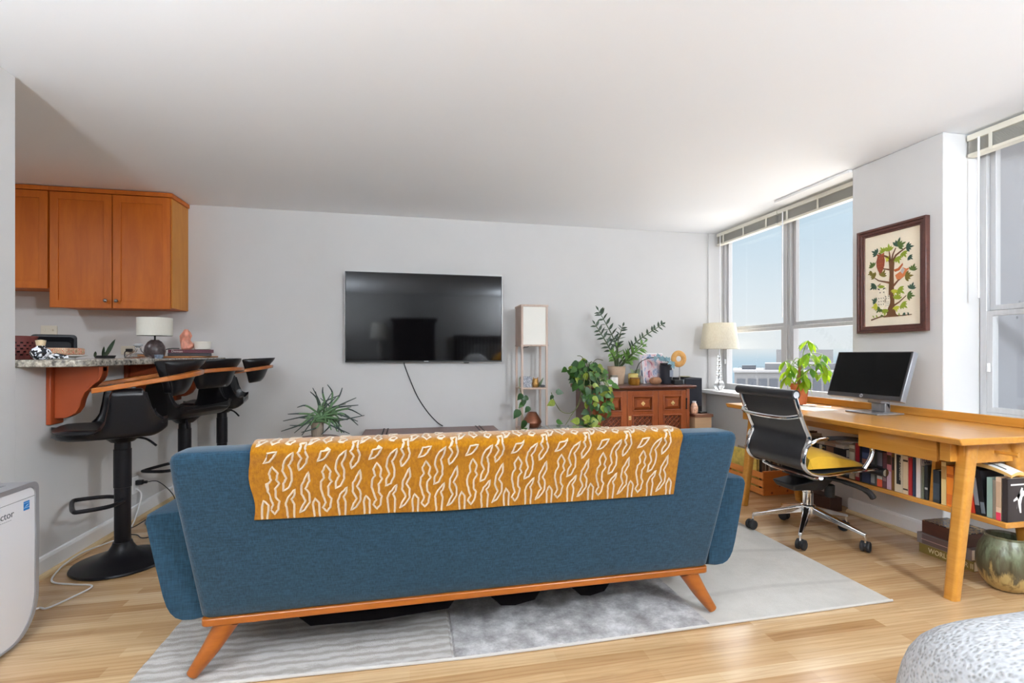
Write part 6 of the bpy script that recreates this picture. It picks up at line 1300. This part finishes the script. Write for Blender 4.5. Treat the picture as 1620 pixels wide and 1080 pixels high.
# ------------------------------------------------------------------ office chair (faces +X)
t = thing('office_chair', 'black leather office chair with chrome frame and loop arms at the desk', 'office chair', (2.36, 2.53, 0))
CY0, CY1 = 2.268, 2.712
prof = bez([(2.035, 0, 0.868), (2.058, 0, 0.80), (2.10, 0, 0.70), (2.122, 0, 0.64), (2.092, 0, 0.565), (2.088, 0, 0.50), (2.125, 0, 0.455), (2.20, 0, 0.438), (2.32, 0, 0.442), (2.45, 0, 0.452), (2.55, 0, 0.455), (2.585, 0, 0.44)], 5)
for y in (CY0, CY1):
    m = MB(); m.tube([Vector((p.x, y, p.z)) for p in prof], 0.0165, 10, flat=0.55, up=(1, 0, 0)); obj('side_frame', m, CHROME, t, smooth=True)
m = MB()
for i, (off, rev) in enumerate(((0.0, 0), (0.010, 1))):
    pass
A = [[m.v((p.x + 0.004, y, p.z + 0.003)) for y in [CY0 + 0.012 + (CY1 - CY0 - 0.024) * k / 10 for k in range(11)]] for p in prof]
B = [[m.v((v.co.x + 0.008, v.co.y, v.co.z + 0.008)) for v in R] for R in A]
for i in range(len(prof) - 1):
    for j in range(10): m.f([A[i][j], A[i + 1][j], A[i + 1][j + 1], A[i][j + 1]]); m.f([B[i][j + 1], B[i + 1][j + 1], B[i + 1][j], B[i][j]])
for i in range(len(prof) - 1):
    for j in (0, 10): m.f([A[i][j], B[i][j], B[i + 1][j], A[i + 1][j]])
CHL = M('chair_leather', rgb(40, 40, 43), 0.38, bump=0.06, nscale=(120, 120, 120))
obj('sling', m, CHL, t, smooth=True)
m = MB().tube([(2.030, CY0 - 0.012, 0.882), (2.030, CY1 + 0.012, 0.882)], 0.026, 20); r1 = obj('headroll', m, CHL, t, smooth=True)
for y in (CY0 - 0.0125, CY1 + 0.0125): obj('end_cap', MB().tube([(2.030, y - 0.002, 0.882), (2.030, y + 0.002, 0.882)], 0.018, 16), CHROME, r1, smooth=True)
m = MB().tube([(2.592, CY0 - 0.03, 0.440), (2.592, CY1 + 0.03, 0.440)], 0.024, 20); r1 = obj('front_roll', m, CHL, t, smooth=True)
for y in (CY0 - 0.0305, CY1 + 0.0305): obj('end_cap', MB().tube([(2.592, y - 0.003, 0.440), (2.592, y + 0.003, 0.440)], 0.019, 16), CHROME, r1, smooth=True)
obj('back_bar', MB().tube(bez([(2.055, CY0, 0.765), (2.025, CY0 + 0.06, 0.752), (2.015, (CY0 + CY1) / 2, 0.748), (2.025, CY1 - 0.06, 0.752), (2.055, CY1, 0.765)], 6), 0.013, 10), CHROME, t, smooth=True)
obj('under_bar', MB().tube([(2.20, CY0, 0.425), (2.22, CY0 + 0.06, 0.405), (2.22, CY1 - 0.06, 0.405), (2.20, CY1, 0.425)], 0.012, 10), CHROME, t, smooth=True)
for sg, y in ((-1, CY0), (1, CY1)):
    yo = y + sg * 0.018
    pts = bez([(2.10, y + sg * 0.008, 0.590), (2.125, yo, 0.620), (2.18, yo, 0.638), (2.28, yo, 0.642), (2.40, yo, 0.632), (2.48, yo, 0.612), (2.515, yo, 0.580), (2.51, yo, 0.53), (2.475, y + sg * 0.008, 0.466)], 6)
    a = obj('armrest', MB().tube(pts, 0.0125, 10, flat=0.7), CHROME, t, smooth=True)
    obj('arm_pad', MB().tube(pts[15:28], 0.016, 10, flat=0.8), BLACKP, a, smooth=True)
obj('tilt_mechanism', MB().box(2.24, 2.50, 2.45, 2.61, 0.375, 0.428).hexa([(2.20, 2.46, 0.30), (2.40, 2.46, 0.29), (2.40, 2.60, 0.29), (2.20, 2.60, 0.30), (2.18, 2.44, 0.335), (2.50, 2.44, 0.385), (2.50, 2.62, 0.385), (2.18, 2.62, 0.335)]), BLACKP, t, bevel=0.010, seg=3)
obj('tension_knob', MB().lathe([(0, 0), (0.024, 0.0), (0.028, 0.01), (0.028, 0.07), (0.02, 0.075), (0, 0.075)], (2.455, 2.47, 0.25), 20), BLACKP, t, smooth=True)
obj('tilt_lever', MB().tube(bez([(2.40, 2.44, 0.375), (2.45, 2.36, 0.365), (2.51, 2.28, 0.335), (2.53, 2.25, 0.295)], 6), [0.012] * 6 + [0.014] * 6 + [0.017] * 6 + [0.012], 10), BLACKP, t, smooth=True)
obj('height_lever', MB().tube(bez([(2.32, 2.62, 0.37), (2.33, 2.72, 0.365), (2.33, 2.80, 0.35)], 6), 0.009, 8), BLACKP, t, smooth=True)
obj('gas_column', MB().lathe([(0, 0.10), (0.014, 0.10), (0.014, 0.155), (0.036, 0.158), (0.036, 0.165), (0.029, 0.19), (0.029, 0.268), (0.024, 0.27), (0.024, 0.30), (0, 0.30)], (2.36, 2.53, 0), 28), CHROME, t, smooth=True)
bs = obj('star_base', MB().lathe([(0, 0.125), (0.034, 0.125), (0.042, 0.145), (0.042, 0.19), (0.034, 0.195), (0, 0.195)], (2.36, 2.53, 0), 28), CHROME, t, smooth=True)
for k in range(5):
    a = math.radians(4 + 72 * k + (0)); d = Vector((math.cos(a), math.sin(a), 0)); c = Vector((2.36, 2.53, 0)); n = Vector((-d.y, d.x, 0))
    m = MB(); p0 = c + d * 0.035; p1 = c + d * 0.305
    m.hexa([p0 - n * 0.022 + Vector((0, 0, 0.145)), p1 - n * 0.011 + Vector((0, 0, 0.088)), p1 + n * 0.011 + Vector((0, 0, 0.088)), p0 + n * 0.022 + Vector((0, 0, 0.145)), p0 - n * 0.018 + Vector((0, 0, 0.185)), p1 - n * 0.009 + Vector((0, 0, 0.106)), p1 + n * 0.009 + Vector((0, 0, 0.106)), p0 + n * 0.018 + Vector((0, 0, 0.185))])
    obj('base_arm', m, CHROME, t, bevel=0.004)
    w = c + d * 0.300; z0 = 0.0305 if (w.x > 2.1 and True) else 0.037; z0 = 0.037 if (w.x < 2.14 and w.y > 1.8) else 0.0305
    obj('caster_stem', MB().tube([w + Vector((0, 0, 0.05)), w + Vector((0, 0, 0.09))], 0.006, 8), CHROME, t, smooth=True)
    ca = a + (0.5, 2.2, -0.9, 1.3, 0.2)[k]; cn = Vector((math.cos(ca), math.sin(ca), 0)); cc = w + Vector((-cn.y, cn.x, 0)) * 0.012 + Vector((0, 0, z0 + 0.001))
    m = MB()
    for s in (-1, 1): m.tube([cc + cn * (s * 0.006), cc + cn * (s * 0.008), cc + cn * (s * 0.021), cc + cn * (s * 0.025)], [0.026, 0.029, 0.029, 0.022], 20)
    obj('caster', m, RUBBER, t, smooth=True); 
    obj('caster_hood', MB().tube([cc - cn * 0.0055 + Vector((0, 0, 0.004)), cc + cn * 0.0055 + Vector((0, 0, 0.004))], 0.027, 16), BLACKP, t, smooth=True)
m = MB()
def cu(u, v, top):
    x = 2.155 + 0.375 * u; y = CY0 + 0.03 + (CY1 - CY0 - 0.06) * v
    e = (4 * u * (1 - u)) ** 0.35 * (4 * v * (1 - v)) ** 0.3
    zb = 0.466 + 0.002 * u; ht = (0.135 - 0.10 * u) * e
    return Vector((x + (0.01 * math.sin(v * 9) if u in (0, 1) else 0), y, zb + (0.5 if top else 0.42) * 0.0 + (ht if top else 0.0)))
T_ = [[m.v(cu(i / 18, j / 18, True)) for j in range(19)] for i in range(19)]
for i in range(18):
    for j in range(18): m.f([T_[i][j], T_[i + 1][j], T_[i + 1][j + 1], T_[i][j + 1]])
Bt = [[m.v(cu(i / 18, j / 18, False) - Vector((0, 0, 0.0005))) for j in range(19)] for i in range(19)]
for i in range(18):
    for j in range(18): m.f([Bt[i][j + 1], Bt[i + 1][j + 1], Bt[i + 1][j], Bt[i][j]])
for i in range(18):
    for j in (0, 18): m.f([T_[i][j], Bt[i][j], Bt[i + 1][j], T_[i + 1][j]]); m.f([T_[j][i], T_[j][i + 1], Bt[j][i + 1], Bt[j][i]])
cush = tag(obj('seat_cushion', m, M('mustard_cushion', rgb(206, 160, 36), 0.8, noise=0.1, nscale=(14, 14, 14), bump=0.25, sheen=0.2), smooth=True), 'wedge-shaped mustard cushion on the office chair seat', 'cushion')

# ------------------------------------------------------------------ bed and the furniture behind the camera (seen in the television)
def bed_pt(u, v):   # rounded quilt over the mattress
    pass
t = thing('bed', 'bed with a white dimpled quilt, its foot corner rounded', 'bed', (1.75, -0.25, 0))
m = MB(); bx0, bx1, by0, by1 = 0.985, 2.60, -1.26, 0.905
L = []
for z, e in ((0.06, 0.03), (0.10, 0.012), (0.22, -0.015), (0.34, -0.012), (0.42, 0.0), (0.475, 0.018), (0.515, 0.05), (0.54, 0.10), (0.552, 0.17), (0.556, 0.27)):
    P = rrect(bx0 + e, bx1 - e, by0, by1 - e, 0.17 + 0.0 * e, 10)
    L.append([m.v((x + 0.008 * math.sin(9 * y + 5 * z) * (1 if z < .5 else .3), y + 0.010 * math.sin(11 * x + 3 * z) * (1 if z < .5 else .3), z)) for x, y in P])
for A, B in zip(L, L[1:]):
    for i in range(len(A)): m.f([A[i], A[(i + 1) % len(A)], B[(i + 1) % len(B)], B[i]])
m.f(L[0][::-1]); m.f(L[-1])
t3 = NT('dimpled_quilt'); mp = t3.coord((58, 92, 92)); v = t3.new('ShaderNodeTexVoronoi', Scale=1.6); v.feature = 'SMOOTH_F1'; t3.link(mp, 'Vector', v, 'Vector')
r = t3.ramp([(0.05, rgb(134, 134, 131)), (0.5, rgb(172, 173, 175))]); t3.link(v, 'Distance', r, 'Fac'); t3.link(r, 'Color', t3.p, 'Base Color'); t3.p.inputs['Roughness'].default_value = 0.9; t3.bump(v, 'Distance', 0.5, 0.006)
obj('quilt', m, t3.m, t, smooth=True, sub=1)
HBW = M('dark_walnut', rgb(44, 30, 28), 0.4)
obj('headboard', MB().box(0.93, 0.985, -1.40, -1.35, 0.001, 1.46).box(2.38, 2.435, -1.40, -1.35, 0.001, 1.46).box(0.92, 2.445, -1.405, -1.345, 1.46, 1.52).box(0.985, 2.38, -1.39, -1.36, 0.5, 0.6), HBW, t)
m = MB()
for k in range(18): m.box(1.02 + k * 0.076, 1.05 + k * 0.076, -1.385, -1.365, 0.6, 1.46)
obj('headboard_spindles', m, HBW, t)
tag(obj('pillow', MB().ball((1.35, -1.05, 0.84), 0.32, 20, (1.0, 0.38, 0.85)), M('pillow_white', rgb(232, 232, 234), 0.9), smooth=True), 'plump white pillow against the headboard', 'pillow')
tag(obj('pillow', MB().ball((2.02, -1.05, 0.875), 0.34, 20, (1.0, 0.38, 0.9)), M('pillow_mustard', rgb(200, 140, 24), 0.9), smooth=True), 'mustard pillow against the headboard', 'pillow')
t = thing('armoire', 'tall dark armoire behind the camera, reflected in the television', 'armoire', (0.08, -1.15, 0))
obj('carcass', MB().box(-0.34, 0.50, -1.42, -0.92, 0.001, 1.78), HBW, t, bevel=0.005)
obj('cornice', MB().box(-0.39, 0.55, -1.44, -0.88, 1.7805, 1.84), HBW, t, bevel=0.01)
for a, b in ((-0.32, 0.075), (0.085, 0.48)):
    d = obj('door', MB().box(a, b, -0.9195, -0.90, 0.10, 1.74), HBW, t, bevel=0.004); obj('knob', MB().ball((b - 0.03 if a < 0 else a + 0.03, -0.888, 0.95), 0.014, 10), BRASS, d, smooth=True)
t = thing('writing_table', 'dark table with a white-shaded lamp beside the armoire', 'table', (-0.85, -1.15, 0))
obj('table_top', MB().box(-1.25, -0.44, -1.40, -0.95, 0.97, 1.0), HBW, t, bevel=0.004)
for x in (-1.22, -0.50):
    for y in (-1.37, -1.01): obj('leg', MB().box(x, x + 0.04, y, y + 0.04, 0.001, 0.9695), HBW, t)
t = thing('table_lamp', 'white-shaded lamp on the dark table beside the armoire', 'lamp', (-0.62, -1.15, 1.0))
obj('lamp_base', MB().lathe([(0, 0.001), (0.07, 0.001), (0.02, 0.06), (0.06, 0.22), (0.015, 0.36), (0.012, 0.45), (0, 0.45)], (-0.62, -1.15, 1.0), 24), CERW, t, smooth=True)
obj('lamp_shade', MB().lathe([(0.19, 0.42), (0.14, 0.74), (0.137, 0.74), (0.187, 0.42), (0.19, 0.42)], (-0.62, -1.15, 1.0), 40), FABW, t, smooth=True)

# ------------------------------------------------------------------ light, sky, camera
def emit(name, col, s):
    t = NT(name); t.p.inputs['Base Color'].default_value = col; t.p.inputs['Emission Color'].default_value = col; t.p.inputs['Emission Strength'].default_value = s; return t.m
def fill_ceil_lamp(label, x, y, watts, size=0.34, globe=False):
    t = thing('added_ceiling_lamp', label, 'ceiling lamp', (x, y, H))
    obj('rim', MB().lathe([(0, -0.001), (size / 2 + 0.02, -0.001), (size / 2 + 0.02, -0.03), (size / 2, -0.035), (0, -0.035)], (x, y, H), 40), WHITE, t, smooth=True)
    obj('glass_dome', MB().lathe([(size / 2 - 0.005, -0.036), (size / 2 * 0.9, -0.06), (size / 2 * 0.6, -0.085), (0, -0.10)], (x, y, H), 40), emit('fill_glow_%d' % int(watts), (1, 0.95, 0.88, 1), 2.0), t, smooth=True)
    l = bpy.data.lights.new('added_ceiling_light', 'POINT' if globe else 'AREA'); l.energy = watts; l.color = LAMPC
    if globe: l.shadow_soft_size = 0.14
    else: l.shape = 'DISK'; l.size = size
    o = bpy.data.objects.new('added_ceiling_light', l); COL.objects.link(o); o.parent = t; o.location = (0, 0, -0.26 if globe else -0.12)
def fill_uplighter(label, x, y, watts):
    t = thing('added_torchiere', label, 'floor lamp', (x, y, 0))
    obj('lamp_base', MB().lathe([(0, 0.001), (0.14, 0.001), (0.14, 0.02), (0.02, 0.035), (0, 0.035)], (x, y, 0), 28), BLACKM, t, smooth=True)
    obj('pole', MB().tube([(x, y, 0.035), (x, y, 1.40)], 0.012, 12), BLACKM, t, smooth=True)
    obj('bowl', MB().lathe([(0.02, 1.40), (0.10, 1.415), (0.17, 1.46), (0.165, 1.462), (0.09, 1.425), (0, 1.412)], (x, y, 0), 32), WHITE, t, smooth=True)
    l = bpy.data.lights.new('added_torchiere_light', 'AREA'); l.shape = 'DISK'; l.size = 0.3; l.energy = watts; l.color = LAMPC
    o = bpy.data.objects.new('added_torchiere_light', l); COL.objects.link(o); o.parent = t; o.location = (0, 0, 1.47); o.rotation_euler = (PI, 0, 0)
fill_uplighter('added torchiere fill lamp by the entrance wall, unseen behind the camera', -1.52, -0.15, KW1)  # unseen lamp added to bounce fill light off the ceiling
fill_ceil_lamp('added ceiling fill lamp over the bed, out of view', 2.05, -0.75, KW3, 0.34, True)  # unseen lamp added to fill the bar side of the room
fill_ceil_lamp('added ceiling fill lamp in the kitchen, out of view', -3.05, 2.75, KW2)  # added fill light, hidden behind the full-height wall
sun = bpy.data.lights.new('sun', 'SUN'); sun.energy = SUN_E; sun.angle = 0.009; sun.color = (1.0, 0.95, 0.86)
so = bpy.data.objects.new('sun', sun); COL.objects.link(so); so.location = (20, 10, 20)
so.rotation_euler = Vector(SUN_DIR).to_track_quat('Z', 'Y').to_euler()
w = bpy.data.worlds.new('lake_sky'); sc.world = w; w.use_nodes = True; nt = w.node_tree; bg = nt.nodes['Background']
tc = nt.nodes.new('ShaderNodeTexCoord'); sp = nt.nodes.new('ShaderNodeSeparateXYZ'); nt.links.new(tc.outputs['Generated'], sp.inputs[0])
mr = nt.nodes.new('ShaderNodeMapRange'); mr.inputs['From Min'].default_value = -0.25; mr.inputs['From Max'].default_value = 0.75; nt.links.new(sp.outputs['Z'], mr.inputs['Value'])
rp = nt.nodes.new('ShaderNodeValToRGB'); e = rp.color_ramp.elements
stops = [(0.0, rgb(252, 247, 240)), (0.08, rgb(240, 241, 240)), (0.155, rgb(186, 214, 232)), (0.20, rgb(176, 212, 234)), (0.240, rgb(200, 225, 240)), (0.262, rgb(238, 245, 248)), (0.33, rgb(232, 243, 249)), (0.48, rgb(206, 230, 246)), (0.6, rgb(236, 244, 250)), (0.8, rgb(248, 250, 252))]
while len(e) < len(stops): e.new(0.5)
for i, (p, c) in enumerate(stops): e[i].position = p; e[i].color = c
nt.links.new(mr.outputs[0], rp.inputs['Fac'])
ms = nt.nodes.new('ShaderNodeMapRange'); ms.interpolation_type = 'SMOOTHSTEP'; ms.inputs['From Min'].default_value = 0.265; ms.inputs['From Max'].default_value = 0.38; ms.inputs['To Min'].default_value = SKY_LO; ms.inputs['To Max'].default_value = SKY_HI
nt.links.new(sp.outputs['Z'], ms.inputs['Value']); nt.links.new(rp.outputs['Color'], bg.inputs['Color']); m2 = nt.nodes.new('ShaderNodeMapRange'); m2.interpolation_type = 'SMOOTHSTEP'; m2.inputs['From Min'].default_value = -0.085; m2.inputs['From Max'].default_value = -0.24; m2.inputs['To Min'].default_value = 0.0; m2.inputs['To Max'].default_value = LOW_GLOW  # glow added below the visible lake to light the ceiling through the windows
nt.links.new(sp.outputs['Z'], m2.inputs['Value']); ad = nt.nodes.new('ShaderNodeMath'); ad.operation = 'ADD'; nt.links.new(ms.outputs[0], ad.inputs[0]); nt.links.new(m2.outputs[0], ad.inputs[1]); nt.links.new(ad.outputs[0], bg.inputs['Strength'])
cam = bpy.data.cameras.new('camera'); co = bpy.data.objects.new('camera', cam); COL.objects.link(co)
cam.sensor_width = 36; cam.lens = 772 / 1620 * 36; cam.shift_y = 20.5 / 1620; cam.clip_start = 0.02; cam.clip_end = 500
co.location = (0, 0, 1.10); co.rotation_euler = (PI / 2, 0, -YAW); sc.camera = co
sc.view_settings.view_transform = 'Standard'; sc.view_settings.look = 'None'; sc.view_settings.gamma = 1; sc.view_settings.use_curve_mapping = False; sc.view_settings.exposure = EXPO
sc.cycles.use_denoising = True; sc.cycles.max_bounces = 14; sc.cycles.diffuse_bounces = 8; sc.cycles.glossy_bounces = 6; sc.cycles.transmission_bounces = 10; sc.cycles.transparent_max_bounces = 12
sc.cycles.sample_clamp_indirect = 6; sc.cycles.caustics_reflective = False; sc.cycles.caustics_refractive = False
